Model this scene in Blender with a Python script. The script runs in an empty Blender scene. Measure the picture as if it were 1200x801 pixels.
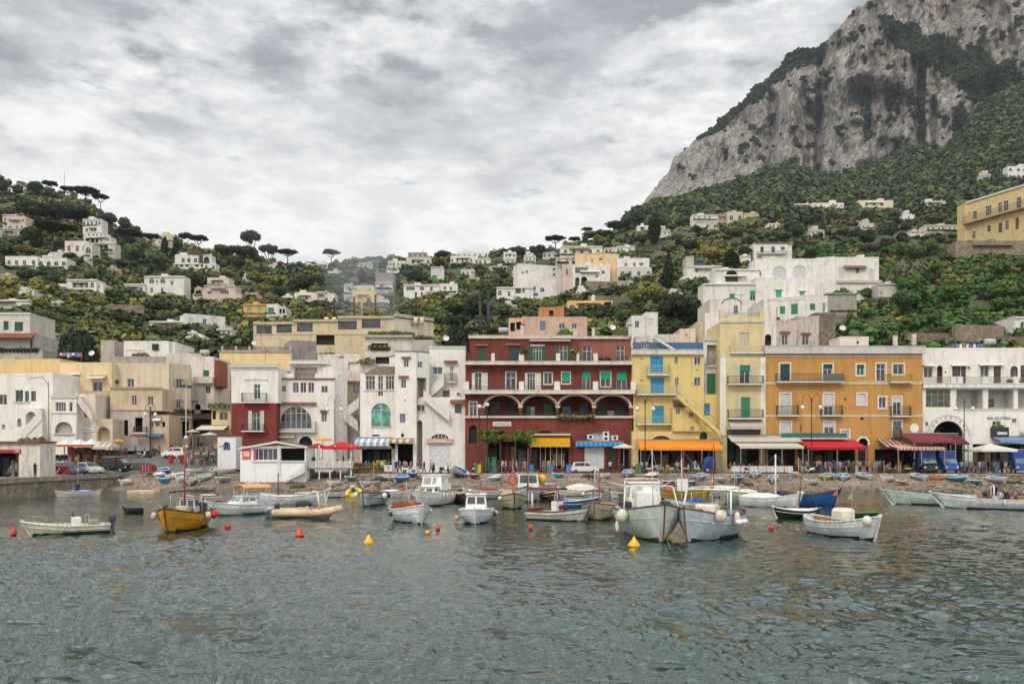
EXPO=0.15;SUNE=1.5;WAVE=1.75;BUMPD=.022;HAZE=.00006;WIOR=2.0;WR=.02;ZEN=.85
import bpy,bmesh,math,random
import numpy as np
from mathutils import Vector,Matrix
random.seed(11);rng=np.random.default_rng(11)
R=math.radians;PI=math.pi
SC=bpy.context.scene;COL=SC.collection
CAMZ=4.5;HOR=532.0;FP=1000.0
def P(px,py,Y):
    return Vector(((px-600)/FP*Y,Y,CAMZ-(py-HOR)*Y/FP))
def X_(px,Y):return (px-600)/FP*Y
def Z_(py,Y):return CAMZ-(py-HOR)*Y/FP
def Yw(py):return CAMZ*FP/(py-HOR)          # distance of a point on the water seen at row py

# ---------------------------------------------------------------- materials
MATS={}
def nn(nt,t,**kw):
    n=nt.nodes.new(t)
    for k,v in kw.items():setattr(n,k,v)
    return n
def newmat(key):
    m=bpy.data.materials.new(key);m.use_nodes=True
    nt=m.node_tree;nt.nodes.clear()
    out=nn(nt,'ShaderNodeOutputMaterial');b=nn(nt,'ShaderNodeBsdfPrincipled')
    nt.links.new(b.outputs[0],out.inputs[0])
    return m,nt,b,out
def pos_noise(nt,scale,detail=4,rough=.6,vec=None,stretch=None):
    g=nn(nt,'ShaderNodeNewGeometry').outputs['Position'] if vec is None else vec
    if stretch:
        mp=nn(nt,'ShaderNodeMapping');mp.inputs['Scale'].default_value=stretch
        nt.links.new(g,mp.inputs[0]);g=mp.outputs[0]
    n=nn(nt,'ShaderNodeTexNoise');n.inputs['Scale'].default_value=scale
    n.inputs['Detail'].default_value=detail;n.inputs['Roughness'].default_value=rough
    nt.links.new(g,n.inputs['Vector']);return n.outputs[0]
def ramp(nt,src,stops,interp='LINEAR'):
    r=nn(nt,'ShaderNodeValToRGB');r.color_ramp.interpolation=interp
    el=r.color_ramp.elements
    while len(el)<len(stops):el.new(.5)
    for e,(p,c) in zip(el,stops):
        e.position=p;e.color=(c,c,c,1) if isinstance(c,(int,float)) else (*c,1)
    nt.links.new(src,r.inputs[0]);return r.outputs[0]
def mixc(nt,f,a,b,mode='MIX'):
    m=nn(nt,'ShaderNodeMix',data_type='RGBA',blend_type=mode)
    for i,v in ((0,f),(6,a),(7,b)):
        s=m.inputs[i]
        if hasattr(v,'is_output'):nt.links.new(v,s)
        elif i == 0:s.default_value=v
        elif isinstance(v,(int,float)):s.default_value=(v,v,v,1)
        else:s.default_value=(*v,1)
    return m.outputs[2]
def mth(nt,op,a,b=None,c=None):
    m=nn(nt,'ShaderNodeMath',operation=op)
    for i,v in enumerate((a,b,c)):
        if v is None:continue
        if hasattr(v,'is_output'):nt.links.new(v,m.inputs[i])
        else:m.inputs[i].default_value=v
    return m.outputs[0]
def bump(nt,b,h,st=.3,dist=.05):
    bp=nn(nt,'ShaderNodeBump');bp.inputs['Strength'].default_value=st;bp.inputs['Distance'].default_value=dist
    nt.links.new(h,bp.inputs['Height']);nt.links.new(bp.outputs[0],b.inputs['Normal'])
def hexc(c):
    if isinstance(c,str):
        v=[int(c[i:i+2],16)/255 for i in (0,2,4)]
        return tuple(x/12.92 if x <= .04045 else ((x+.055)/1.055)**2.4 for x in v)
    return c
def plaster(c,dirt=.35,sc=1.0):
    """painted render: weathering streaks that run down, blotches, fine grain"""
    key=('plaster',c,dirt,sc)
    if key in MATS:return MATS[key]
    m,nt,b,o=newmat('plaster');c=hexc(c)
    streak=pos_noise(nt,1.0*sc,5,.65,stretch=(1.6,1.6,.22))
    blot=pos_noise(nt,.5*sc,5,.6);fine=pos_noise(nt,9*sc,3,.7)
    dk=tuple(x*.55 for x in c);dk=(dk[0]*.97,dk[1]*.95,dk[2]*.9)
    col=mixc(nt,mth(nt,'MULTIPLY',ramp(nt,streak,[(.50,0),(.64,1)]),min(1,dirt*.95)),c,dk)
    lt=tuple(min(.9,x*1.12+.015) for x in c)
    col=mixc(nt,mth(nt,'MULTIPLY',ramp(nt,blot,[(.45,0),(.65,1)]),.5*min(1,dirt*2)),col,lt)
    b2_=pos_noise(nt,.65*sc,6,.7,stretch=(1,1,.7))
    col=mixc(nt,mth(nt,'MULTIPLY',ramp(nt,b2_,[(.54,0),(.62,1)]),dirt*.6),col,(c[0]*.62,c[1]*.58,c[2]*.52))
    col=mixc(nt,mth(nt,'MULTIPLY',ramp(nt,fine,[(.5,0),(.8,1)]),.35*dirt),col,dk)
    nt.links.new(col,b.inputs['Base Color']);b.inputs['Roughness'].default_value=.9
    b.inputs['Specular IOR Level'].default_value=.2
    bump(nt,b,fine,.25,.03);MATS[key]=m;return m
def paint(c,rough=.45,var=.15,metal=0,name='paint',sc=3):
    key=(name,c,rough,var,metal)
    if key in MATS:return MATS[key]
    m,nt,b,o=newmat(name);c=hexc(c)
    n=pos_noise(nt,sc,4,.65,vec=nn(nt,'ShaderNodeTexCoord').outputs['Object'])
    col=mixc(nt,ramp(nt,n,[(.35,0),(.7,1)]),c,tuple(x*(1-var*1.6) for x in c))
    nt.links.new(col,b.inputs['Base Color']);b.inputs['Roughness'].default_value=rough
    b.inputs['Metallic'].default_value=metal
    MATS[key]=m;return m
def cloth(c):return paint(c,.9,.2,name='fabric',sc=5)
def metal(c='4a4a48'):return paint(c,.4,.2,.6,'metal')
def wood(c='6a4326'):
    key=('wood',c)
    if key in MATS:return MATS[key]
    m,nt,b,o=newmat('wood');c=hexc(c)
    n=pos_noise(nt,3,5,.7,stretch=(.5,6,6),vec=nn(nt,'ShaderNodeTexCoord').outputs['Object'])
    nt.links.new(mixc(nt,ramp(nt,n,[(.3,0),(.7,1)]),c,tuple(x*.5 for x in c)),b.inputs['Base Color'])
    b.inputs['Roughness'].default_value=.6;MATS[key]=m;return m
def glass(c='1c2428'):
    key=('glass',c)
    if key in MATS:return MATS[key]
    m,nt,b,o=newmat('window_glass');c=hexc(c)
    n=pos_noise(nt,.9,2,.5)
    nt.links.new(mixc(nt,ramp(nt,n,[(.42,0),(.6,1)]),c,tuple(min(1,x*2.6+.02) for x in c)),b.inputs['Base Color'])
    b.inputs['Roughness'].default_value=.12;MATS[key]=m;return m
def stripes(a,b_,freq=2.2):
    key=('stripe',a,b_,freq)
    if key in MATS:return MATS[key]
    m,nt,b,o=newmat('striped_fabric')
    g=nn(nt,'ShaderNodeNewGeometry');s=nn(nt,'ShaderNodeSeparateXYZ');nt.links.new(g.outputs['Position'],s.inputs[0])
    f=mth(nt,'FRACT',mth(nt,'MULTIPLY',s.outputs[0],freq));f=mth(nt,'GREATER_THAN',f,.5)
    nt.links.new(mixc(nt,f,hexc(a),hexc(b_)),b.inputs['Base Color']);b.inputs['Roughness'].default_value=.9
    MATS[key]=m;return m
def tiles(c='8a4a34'):
    key=('tiles',c)
    if key in MATS:return MATS[key]
    m,nt,b,o=newmat('roof_tiles');c=hexc(c)
    g=nn(nt,'ShaderNodeNewGeometry');s=nn(nt,'ShaderNodeSeparateXYZ');nt.links.new(g.outputs['Position'],s.inputs[0])
    w=mth(nt,'SINE',mth(nt,'MULTIPLY',s.outputs[0],26));n=pos_noise(nt,2,5,.7)
    col=mixc(nt,ramp(nt,n,[(.35,0),(.7,1)]),c,(c[0]*.5,c[1]*.55,c[2]*.6))
    nt.links.new(mixc(nt,mth(nt,'MULTIPLY',ramp(nt,w,[(0,1),(.3,0)]),.5),col,(.05,.03,.02)),b.inputs['Base Color'])
    bump(nt,b,w,.6,.05);b.inputs['Roughness'].default_value=.85;MATS[key]=m;return m
def stone(c='8a7f70',sc=1.6):
    key=('stone',c,sc)
    if key in MATS:return MATS[key]
    m,nt,b,o=newmat('stone_masonry');c=hexc(c)
    g=nn(nt,'ShaderNodeNewGeometry').outputs['Position']
    v=nn(nt,'ShaderNodeTexVoronoi');v.inputs['Scale'].default_value=sc;nt.links.new(g,v.inputs['Vector'])
    v2=nn(nt,'ShaderNodeTexVoronoi',feature='DISTANCE_TO_EDGE');v2.inputs['Scale'].default_value=sc;nt.links.new(g,v2.inputs['Vector'])
    n=pos_noise(nt,.6,5,.65)
    hs=nn(nt,'ShaderNodeSeparateColor');nt.links.new(v.outputs['Color'],hs.inputs[0])
    col=mixc(nt,hs.outputs[0],tuple(x*.65 for x in c),tuple(x*1.25 for x in c))
    col=mixc(nt,ramp(nt,n,[(.4,0),(.65,.6)]),col,(c[0]*.45,c[1]*.5,c[2]*.45))
    col=mixc(nt,ramp(nt,v2.outputs[0],[(.0,.75),(.09,0)]),col,tuple(x*.35 for x in c))
    nt.links.new(col,b.inputs['Base Color']);b.inputs['Roughness'].default_value=.95
    bump(nt,b,v2.outputs[0],.5,.1);MATS[key]=m;return m
def foliage(c,var=.5):
    key=('foliage',c,var)
    if key in MATS:return MATS[key]
    m,nt,b,o=newmat('foliage');c=hexc(c)
    n=pos_noise(nt,.9,3,.7);n2=pos_noise(nt,.09,3,.6)
    oi=nn(nt,'ShaderNodeObjectInfo')
    a=tuple(x*(1-var) for x in c);l=(c[0]*(1+var*1.5),c[1]*(1+var*1.05),c[2]*(1+var*.25))
    col=mixc(nt,ramp(nt,n,[(.3,0),(.72,1)]),a,l)
    col=mixc(nt,mth(nt,'MULTIPLY',ramp(nt,n2,[(.4,0),(.65,1)]),.36),col,(c[0]*1.6,c[1]*1.25,c[2]*.8))
    col=mixc(nt,mth(nt,'MULTIPLY',oi.outputs['Random'],.55),col,(c[0]*.5,c[1]*.55,c[2]*.62))
    nt.links.new(col,b.inputs['Base Color']);b.inputs['Roughness'].default_value=.75
    b.inputs['Specular IOR Level'].default_value=.25
    MATS[key]=m;return m

# ---------------------------------------------------------------- mesh building
class MB:
    def __init__(s):s.v=[];s.f=[];s.m=[];s.sm=[]
    def add(s,vs,fs,mi=0,smooth=False):
        o=len(s.v);s.v+=[tuple(v) for v in vs]
        for f in fs:s.f.append([o+i for i in f]);s.m.append(mi);s.sm.append(smooth)
        return s
    def hexa(s,c,mi=0):      # c: 8 corners, 0-3 bottom ring, 4-7 top ring
        return s.add(c,[(0,3,2,1),(4,5,6,7),(0,1,5,4),(1,2,6,5),(2,3,7,6),(3,0,4,7)],mi)
    def box(s,x0,x1,y0,y1,z0,z1,mi=0):
        return s.hexa([(x0,y0,z0),(x1,y0,z0),(x1,y1,z0),(x0,y1,z0),(x0,y0,z1),(x1,y0,z1),(x1,y1,z1),(x0,y1,z1)],mi)
    def cbox(s,c,d,mi=0,bev=0):
        x,y,z=c;a,b,e=d[0]/2,d[1]/2,d[2]/2
        if not bev:return s.box(x-a,x+a,y-b,y+b,z-e,z+e,mi)
        t=bev;vs=[]
        for zz,k in ((z-e,t),(z-e+t,0),(z+e-t,0),(z+e,t)):
            for sx,sy in ((-1,-1),(1,-1),(1,1),(-1,1)):
                vs+=[(x+sx*(a-k-(t if not k else 0)*(sx*sy<0)),y+sy*(b-k-(t if not k else 0)*(sx*sy>0)),zz),
                       (x+sx*(a-k-(t if not k else 0)*(sx*sy>0)),y+sy*(b-k-(t if not k else 0)*(sx*sy<0)),zz)]
        fs=[tuple(reversed(range(8))),tuple(range(24,32))]
        for r in range(3):
            for i in range(8):fs.append((r*8+i,r*8+(i+1)%8,(r+1)*8+(i+1)%8,(r+1)*8+i))
        return s.add(vs,fs,mi)
    def tube(s,p0,p1,r,n=6,mi=0,r1=None,cap=True):
        p0,p1=Vector(p0),Vector(p1);d=p1-p0
        if d.length<1e-6:return s
        d.normalize();a=d.orthogonal().normalized();b=d.cross(a);r1=r if r1 is None else r1
        vs=[p0+(a*math.cos(2*PI*i/n)+b*math.sin(2*PI*i/n))*r for i in range(n)]
        vs+=[p1+(a*math.cos(2*PI*i/n)+b*math.sin(2*PI*i/n))*r1 for i in range(n)]
        fs=[(i,(i+1)%n,n+(i+1)%n,n+i) for i in range(n)]
        if cap:fs+=[tuple(reversed(range(n))),tuple(range(n,2*n))]
        return s.add(vs,fs,mi,True)
    def path(s,pts,r,n=6,mi=0):
        for i in range(len(pts)-1):
            s.tube(pts[i],pts[i+1],r if not hasattr(r,'__len__') else r[i],n,mi,None if not hasattr(r,'__len__') else r[i+1])
        return s
    def ball(s,c,r,mi=0,n=10,m=6,sq=(1,1,1)):
        vs=[(c[0],c[1],c[2]-r*sq[2])];fs=[]
        for j in range(1,m):
            t=PI*j/m
            for i in range(n):
                a=2*PI*i/n;vs.append((c[0]+r*sq[0]*math.sin(t)*math.cos(a),c[1]+r*sq[1]*math.sin(t)*math.sin(a),c[2]-r*sq[2]*math.cos(t)))
        vs.append((c[0],c[1],c[2]+r*sq[2]));k=len(vs)-1
        for i in range(n):
            fs.append((0,1+(i+1)%n,1+i));fs.append((k,k-n+i,k-n+(i+1)%n))
            for j in range(m-2):a=1+j*n;fs.append((a+i,a+(i+1)%n,a+n+(i+1)%n,a+n+i))
        return s.add(vs,fs,mi,True)
    def lathe(s,c,prof,n=12,mi=0,cap=True):
        vs=[];fs=[]
        for r,z in prof:
            for i in range(n):a=2*PI*i/n;vs.append((c[0]+r*math.cos(a),c[1]+r*math.sin(a),c[2]+z))
        for j in range(len(prof)-1):
            for i in range(n):fs.append((j*n+i,j*n+(i+1)%n,(j+1)*n+(i+1)%n,(j+1)*n+i))
        if cap:fs+=[tuple(reversed(range(n))),tuple(range((len(prof)-1)*n,len(prof)*n))]
        return s.add(vs,fs,mi,True)
    def loft(s,rings,mi=0,closed=True,cap=True,smooth=True):
        n=len(rings[0]);vs=[v for r in rings for v in r];fs=[]
        for j in range(len(rings)-1):
            for i in range(n if closed else n-1):fs.append((j*n+i,j*n+(i+1)%n,(j+1)*n+(i+1)%n,(j+1)*n+i))
        s.add(vs,fs,mi,smooth)
        if cap and closed:s.add(rings[0],[tuple(reversed(range(n)))],mi);s.add(rings[-1],[tuple(range(n))],mi)
        return s
    def prism(s,poly,axis,a0,a1,mi=0):
        """polygon of 2-D points extruded along axis ('x','y','z')"""
        def mk(p,t):return {'x':(t,p[0],p[1]),'y':(p[0],t,p[1]),'z':(p[0],p[1],t)}[axis]
        n=len(poly);vs=[mk(p,a0) for p in poly]+[mk(p,a1) for p in poly]
        return s.add(vs,[tuple(reversed(range(n))),tuple(range(n,2*n))]+[(i,(i+1)%n,n+(i+1)%n,n+i) for i in range(n)],mi)
    def build(s,name,mats,parent=None,off=None,fix=False):
        me=bpy.data.meshes.new(name);off=off or (0,0,0)
        me.from_pydata([(v[0]-off[0],v[1]-off[1],v[2]-off[2]) for v in s.v],[],s.f)
        if not isinstance(mats,(list,tuple)):mats=[mats]
        for m in mats:me.materials.append(m)
        me.polygons.foreach_set('material_index',s.m);me.polygons.foreach_set('use_smooth',s.sm)
        if fix:
            bm=bmesh.new();bm.from_mesh(me);bmesh.ops.remove_doubles(bm,verts=bm.verts,dist=1e-4)
            bmesh.ops.recalc_face_normals(bm,faces=bm.faces);bm.to_mesh(me);bm.free()
        me.update()
        o=bpy.data.objects.new(name,me);COL.objects.link(o)
        if parent:o.parent=parent
        return o
LABELS={}
def tag(o,label,cat,group=None,kind=None):
    if label:o['label']=label
    if cat:o['category']=cat
    if group:o['group']=group
    if kind:o['kind']=kind
    if label:LABELS.setdefault(label,[]).append(o)
    return o
def thing(name,label,cat,loc=(0,0,0),rz=0,group=None):
    o=bpy.data.objects.new(name,None);COL.objects.link(o);o.empty_display_size=.3
    o.location=loc;o.rotation_euler=(0,0,rz);return tag(o,label,cat,group)
def struct(o):o['kind']='structure';return o
def kids(o):return [c for c in bpy.data.objects if c.parent == o] if False else list(o.children)
def copy_tree(o,parent=None,mats=None):
    c=o.copy();COL.objects.link(c);c.parent=parent
    for ch in KIDS.get(o.name,()):copy_tree(bpy.data.objects[ch],c)
    return c
KIDS={}
def index_kids(o):
    KIDS[o.name]=[c.name for c in bpy.data.objects if c.parent == o]
    for c in KIDS[o.name]:index_kids(bpy.data.objects[c])
ORD=['','second ','third ','fourth ','fifth ','sixth ','seventh ','eighth ','ninth ','tenth ']

# ---------------------------------------------------------------- numpy noise
def _h(ix,iy,iz,s):
    n=(ix.astype(np.int64)*374761393 + iy.astype(np.int64)*668265263 + iz.astype(np.int64)*2147483647 + s*1442695041) & 0xffffffff
    n=((n ^ (n >> 13))*1274126177) & 0xffffffff
    return ((n ^ (n >> 16)) & 0xffff)/65535.0
def vnoise(x,y,z=None,s=0):
    x=np.asarray(x,float);y=np.asarray(y,float);z=np.zeros_like(x) if z is None else np.asarray(z,float)
    x,y,z=np.broadcast_arrays(x,y,z)
    ix,iy,iz=np.floor(x),np.floor(y),np.floor(z);fx,fy,fz=x-ix,y-iy,z-iz
    fx,fy,fz=(t*t*(3-2*t) for t in (fx,fy,fz));r=0
    for a in (0,1):
        for b in (0,1):
            for c in (0,1):
                r=r+_h(ix+a,iy+b,iz+c,s)*(fx if a else 1-fx)*(fy if b else 1-fy)*(fz if c else 1-fz)
    return r*2-1
def fbm(x,y,z=None,o=4,s=0,g=.5):
    r=0;a=1;t=0
    for i in range(o):
        k=2.03**i;r=r+a*vnoise(np.asarray(x)*k,np.asarray(y)*k,None if z is None else np.asarray(z)*k,s+i*7);t+=a;a *= g
    return r/t
def np_mesh(name,V,F,mats,smooth=False,mi=None,parent=None,attrs=None):
    """V (n,3); F list of (m,k) index arrays"""
    me=bpy.data.meshes.new(name);V=np.asarray(V,np.float32)
    F=F if isinstance(F,list) else [F]
    loops=np.concatenate([f.ravel() for f in F]).astype(np.int32)
    tot=np.concatenate([np.full(len(f),f.shape[1],np.int32) for f in F]);st=np.concatenate([[0],np.cumsum(tot)[:-1]]).astype(np.int32)
    me.vertices.add(len(V));me.vertices.foreach_set('co',V.ravel());me.loops.add(len(loops));me.loops.foreach_set('vertex_index',loops)
    me.polygons.add(len(tot));me.polygons.foreach_set('loop_start',st);me.polygons.foreach_set('loop_total',tot)
    for m in (mats if isinstance(mats,(list,tuple)) else [mats]):me.materials.append(m)
    if mi is not None:me.polygons.foreach_set('material_index',np.asarray(mi,np.int32))
    me.polygons.foreach_set('use_smooth',np.full(len(tot),bool(smooth)))
    me.update(calc_edges=True)
    for k,a in (attrs or {}).items():
        at=me.attributes.new(k,'FLOAT','POINT');at.data.foreach_set('value',np.asarray(a,np.float32).ravel())
    o=bpy.data.objects.new(name,me);COL.objects.link(o)
    if parent:o.parent=parent
    return o
def gridF(nu,nv):
    i=np.arange(nu-1)[:,None]*nv+np.arange(nv-1)[None,:]
    i=i.ravel();return np.stack([i,i+nv,i+nv+1,i+1],1)
# ---------------------------------------------------------------- camera, light, sky
cd=bpy.data.cameras.new('camera');cam=bpy.data.objects.new('camera',cd);COL.objects.link(cam)
cam.location=(0,0,CAMZ);cam.rotation_euler=(R(90),0,0)
cd.lens=30;cd.sensor_width=36;cd.shift_y=(HOR-400.5)/1200;cd.clip_start=.5;cd.clip_end=8000
SC.camera=cam
SC.view_settings.view_transform='Standard';SC.view_settings.look='None'
SC.view_settings.exposure=EXPO;SC.view_settings.gamma=1
SUN_EL,SUN_AZ=42,205     # sun behind the camera, to its left; azimuth clockwise from +Y
sd=bpy.data.lights.new('sun','SUN');sd.energy=SUNE;sd.angle=R(16);sd.color=(1,.91,.79)
so=bpy.data.objects.new('sun',sd);COL.objects.link(so)
dv=Vector((math.sin(R(SUN_AZ))*math.cos(R(SUN_EL)),math.cos(R(SUN_AZ))*math.cos(R(SUN_EL)),math.sin(R(SUN_EL))))
so.rotation_euler=dv.to_track_quat('Z','Y').to_euler();so.location=(0,-50,80)
w=bpy.data.worlds.new('World');SC.world=w;w.use_nodes=True;nt=w.node_tree;nt.nodes.clear()
wo=nn(nt,'ShaderNodeOutputWorld');bg=nn(nt,'ShaderNodeBackground');bg.inputs[1].default_value=.1
sky=nn(nt,'ShaderNodeTexSky',sky_type='NISHITA');sky.sun_disc=False
sky.sun_elevation=R(SUN_EL);sky.sun_rotation=R(SUN_AZ);sky.air_density=1.5;sky.dust_density=2
tc=nn(nt,'ShaderNodeTexCoord');sp=nn(nt,'ShaderNodeSeparateXYZ');nt.links.new(tc.outputs['Generated'],sp.inputs[0])
zc=mth(nt,'MAXIMUM',sp.outputs[2],0.0)
zz=mth(nt,'ADD',zc,.16)
cb=nn(nt,'ShaderNodeCombineXYZ');nt.links.new(mth(nt,'DIVIDE',sp.outputs[0],zz),cb.inputs[0]);nt.links.new(mth(nt,'DIVIDE',sp.outputs[1],zz),cb.inputs[1])
big=pos_noise(nt,3.6,6,.5,vec=tc.outputs['Generated'],stretch=(1,1,2.3))
mid=pos_noise(nt,9,10,.58,vec=tc.outputs['Generated'],stretch=(1,1,2.5))
fin=pos_noise(nt,24,8,.6,vec=tc.outputs['Generated'],stretch=(1,1,2.4))
# brightness of the cloud deck: dark undersides high up, thin bright layer lower down
hi=ramp(nt,mth(nt,'ADD',zc,mth(nt,'MULTIPLY',mth(nt,'SUBTRACT',mid,.5),.35)),[(.27,0),(.44,1)])
bsum=mth(nt,'ADD',mth(nt,'MULTIPLY',big,.62),mth(nt,'MULTIPLY',mid,.38))
dark=ramp(nt,bsum,[(.44,0),(.52,1)])
dark=mth(nt,'MULTIPLY',dark,hi)
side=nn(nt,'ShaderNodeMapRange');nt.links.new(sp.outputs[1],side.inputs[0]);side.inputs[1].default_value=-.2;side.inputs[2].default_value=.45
side.inputs[3].default_value=1.75;side.inputs[4].default_value=1.0        # unseen sky behind the camera is made brighter, to light the facades
lightc=mixc(nt,ramp(nt,zc,[(0,0),(.25,1)]),(.90,.865,.81),(.90,.895,.885))
fl=mth(nt,'ADD',mth(nt,'MULTIPLY',mid,.65),mth(nt,'MULTIPLY',fin,.65))
lightc=mixc(nt,mth(nt,'MULTIPLY',ramp(nt,fl,[(.52,1),(.70,0)]),mth(nt,'ADD',.36,mth(nt,'MULTIPLY',hi,.3))),lightc,(.45,.475,.51))
dcol=mixc(nt,ramp(nt,mid,[(.38,0),(.62,1)]),(.40,.43,.475),(.21,.232,.27))
cl=mixc(nt,mth(nt,'MULTIPLY',dark,.82),lightc,dcol)
gap=mth(nt,'MULTIPLY',ramp(nt,pos_noise(nt,14,6,.6,vec=tc.outputs['Generated'],stretch=(.8,1,3)),[(.64,0),(.74,1)]),.6)
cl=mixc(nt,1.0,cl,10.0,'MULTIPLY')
allc=mixc(nt,gap,cl,sky.outputs[0])
sc_=nn(nt,'ShaderNodeVectorMath',operation='SCALE');nt.links.new(allc,sc_.inputs[0]);nt.links.new(mth(nt,'MULTIPLY',side.outputs[0],mth(nt,'ADD',1.0,mth(nt,'MULTIPLY',ramp(nt,zc,[(.47,0),(.62,1)]),ZEN))),sc_.inputs['Scale'])  # ZEN adds brightness to the sky above the frame, for brighter water reflections
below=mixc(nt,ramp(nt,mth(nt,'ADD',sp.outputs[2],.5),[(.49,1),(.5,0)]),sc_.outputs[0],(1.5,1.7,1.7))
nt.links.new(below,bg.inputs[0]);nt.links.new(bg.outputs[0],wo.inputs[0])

# ---------------------------------------------------------------- terrain
RIDGE=[(-500,200),(-100,205),(0,219),(30,222),(60,228),(90,232),(112,243),(128,262),(150,276),(180,290),(250,299),(300,305),(350,311),(400,314),(450,311),(500,305),(560,303),(610,303),(640,299),(670,291),(700,281),(720,273),(750,262),(800,256),(900,249),(1000,243),(1100,238),(1200,215),(1400,200),(1800,190)]
CBASE=[(-500,260),(690,300),(735,262),(750,247),(817,228),(855,219),(893,203),(920,194),(955,209),(974,215),(1008,205),(1047,190),(1077,174),(1093,184),(1119,165),(1150,130),(1200,100),(1400,60),(1800,50)]
def lin(tab,x):return np.interp(x,[a for a,b in tab],[b for a,b in tab])
KY=np.array([60.,111.5,119.,128.,138.,150.,165.,195.,245.,330.,450.,620.,1000.])
def land_py(px,Y):
    px=np.asarray(px,float);Y=np.asarray(Y,float);px,Y=np.broadcast_arrays(px,Y)
    t=np.clip((px-255)/30,0,1)       # left of the kiosk the street climbs; to the right the promenade is level
    rid=lin(RIDGE,px);cb_=lin(CBASE,px)
    def lv(Yk,z):return HOR+(CAMZ-z)*1000/Yk
    L=[lv(60,1.96),lv(111.5,1.98),539,527,518,505,436]
    Rr=[lv(60,1.96),lv(111.5,1.98),lv(119,1.98),lv(128,2.0),500,462,432]
    cols=[L[i]*(1-t)+Rr[i]*t for i in range(7)]
    b0=cols[6]
    for f in (.16,.38,.62,.83,1.0):cols.append(b0+(rid-b0)*f)
    cols.append(np.where(px<735,rid+28,cb_+0))
    C=np.stack([np.broadcast_to(c,px.shape) for c in cols],0)
    k=np.clip(np.searchsorted(KY,Y,side='right')-1,0,len(KY)-2)
    f=(np.log(np.maximum(Y,1))-np.log(KY[k]))/(np.log(KY[k+1])-np.log(KY[k]));f=np.clip(f,0,1.0)
    a=np.take_along_axis(C,k[None],0)[0];b=np.take_along_axis(C,(k+1)[None],0)[0]
    return a+(b-a)*f
def land_z(px,Y):
    Y=np.asarray(Y,float);px=np.asarray(px,float)
    z=CAMZ-(land_py(px,Y)-HOR)*Y/1000
    x=(px-600)/1000*Y;hill=np.clip((Y-150)/60,0,1)
    rough=fbm(x*.018,Y*.018,o=4,s=3)*9*np.clip((Y-150)/300,0,1)+fbm(x*.09,Y*.09,o=3,s=5)*1.5*hill
    z=z+rough
    st=3.2;q=z/st+fbm(x*.01,Y*.01,o=2,s=9)*1.5;fr=q-np.floor(q)      # garden terraces
    ter=np.clip((fr-.25)/.75,0,1)**3-fr
    m=hill*np.clip(1-(Y-480)/120,0,1)
    return z+ter*st*.75*m
def land_at(px,py):
    """first hillside point seen at a pixel: returns Y, z"""
    Ys=np.exp(np.linspace(math.log(112),math.log(990),900));zs=land_z(np.full(900,float(px)),Ys)
    pys=HOR+(CAMZ-zs)*1000/Ys;i=np.nonzero(pys <= py)[0]
    i=i[0] if len(i) else 899
    return float(Ys[i]),float(zs[i])
pxs=np.linspace(-520,1750,520);Ys=np.exp(np.linspace(math.log(111.4),math.log(1010),420))
A,B=np.meshgrid(pxs,Ys,indexing='ij');Zt=land_z(A,B)
lowr=(B<150)
V=np.stack([(A-600)/1000*B,B,Zt],-1).reshape(-1,3)
m,nt,b,o_=newmat('hillside_ground')
g=nn(nt,'ShaderNodeNewGeometry');sx=nn(nt,'ShaderNodeSeparateXYZ');nt.links.new(g.outputs['Normal'],sx.inputs[0])
n1=pos_noise(nt,.05,6,.6);n2=pos_noise(nt,.4,6,.7);n3=pos_noise(nt,1.5,4,.7)
veg=mixc(nt,ramp(nt,n1,[(.35,0),(.65,1)]),(.030,.042,.016),(.10,.105,.040))
veg=mixc(nt,ramp(nt,n2,[(.4,0),(.7,1)]),veg,(.034,.052,.018))
soil=mixc(nt,n3,(.16,.125,.085),(.26,.22,.17))
col=mixc(nt,ramp(nt,sx.outputs[2],[(.62,1),(.80,0)]),veg,soil)
nt.links.new(col,b.inputs['Base Color']);b.inputs['Roughness'].default_value=1;bump(nt,b,n3,.6,.4)
M_GROUND=m
struct(np_mesh('hillside',V,gridF(520,420),m,True))

# street: promenade level to the right, climbing on the left
def asphalt():
    m,nt,b,o_=newmat('asphalt');n1=pos_noise(nt,.5,6,.7);n2=pos_noise(nt,12,3,.7)
    col=mixc(nt,ramp(nt,n1,[(.35,0),(.7,1)]),(.085,.082,.08),(.16,.15,.14));col=mixc(nt,mth(nt,'MULTIPLY',n2,.4),col,(.05,.05,.05))
    nt.links.new(col,b.inputs['Base Color']);b.inputs['Roughness'].default_value=.85;return m
M_ASPH=asphalt()
for (a0,a1,y1,nm) in ((-150,283,149,'sloping_street'),(283,1420,128,'promenade')):
    pa=np.linspace(a0,a1,90);yb=np.linspace(112.0,y1,40);A,B=np.meshgrid(pa,yb,indexing='ij')
    Z=CAMZ-(land_py(A,B)-HOR)*B/1000+.03
    struct(np_mesh(nm,np.stack([(A-600)/1000*B,B,Z],-1).reshape(-1,3),gridF(90,40),M_ASPH,True))
def street_z(px,Y):return float(CAMZ-(land_py(px,Y)-HOR)*Y/1000)+.03

# quay on the left with its masonry face, and the kerb along the promenade
q=MB();q.prism([(-160,58),(-50,58),(-50,111.45),(-160,111.45)],'z',-2.5,1.97)
q.prism([(-50.0,58),(-49.75,58),(-49.75,111.45),(-50.0,111.45)],'z',1.62,2.12,1)
struct(q.build('stone_quay',[stone('857a68',1.7),stone('90857a',1.1)]))
q=MB();q.box(-50,110,111.0,111.95,.6,1.99);struct(q.build('quay_edge',stone('a3978a',.8)))
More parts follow.
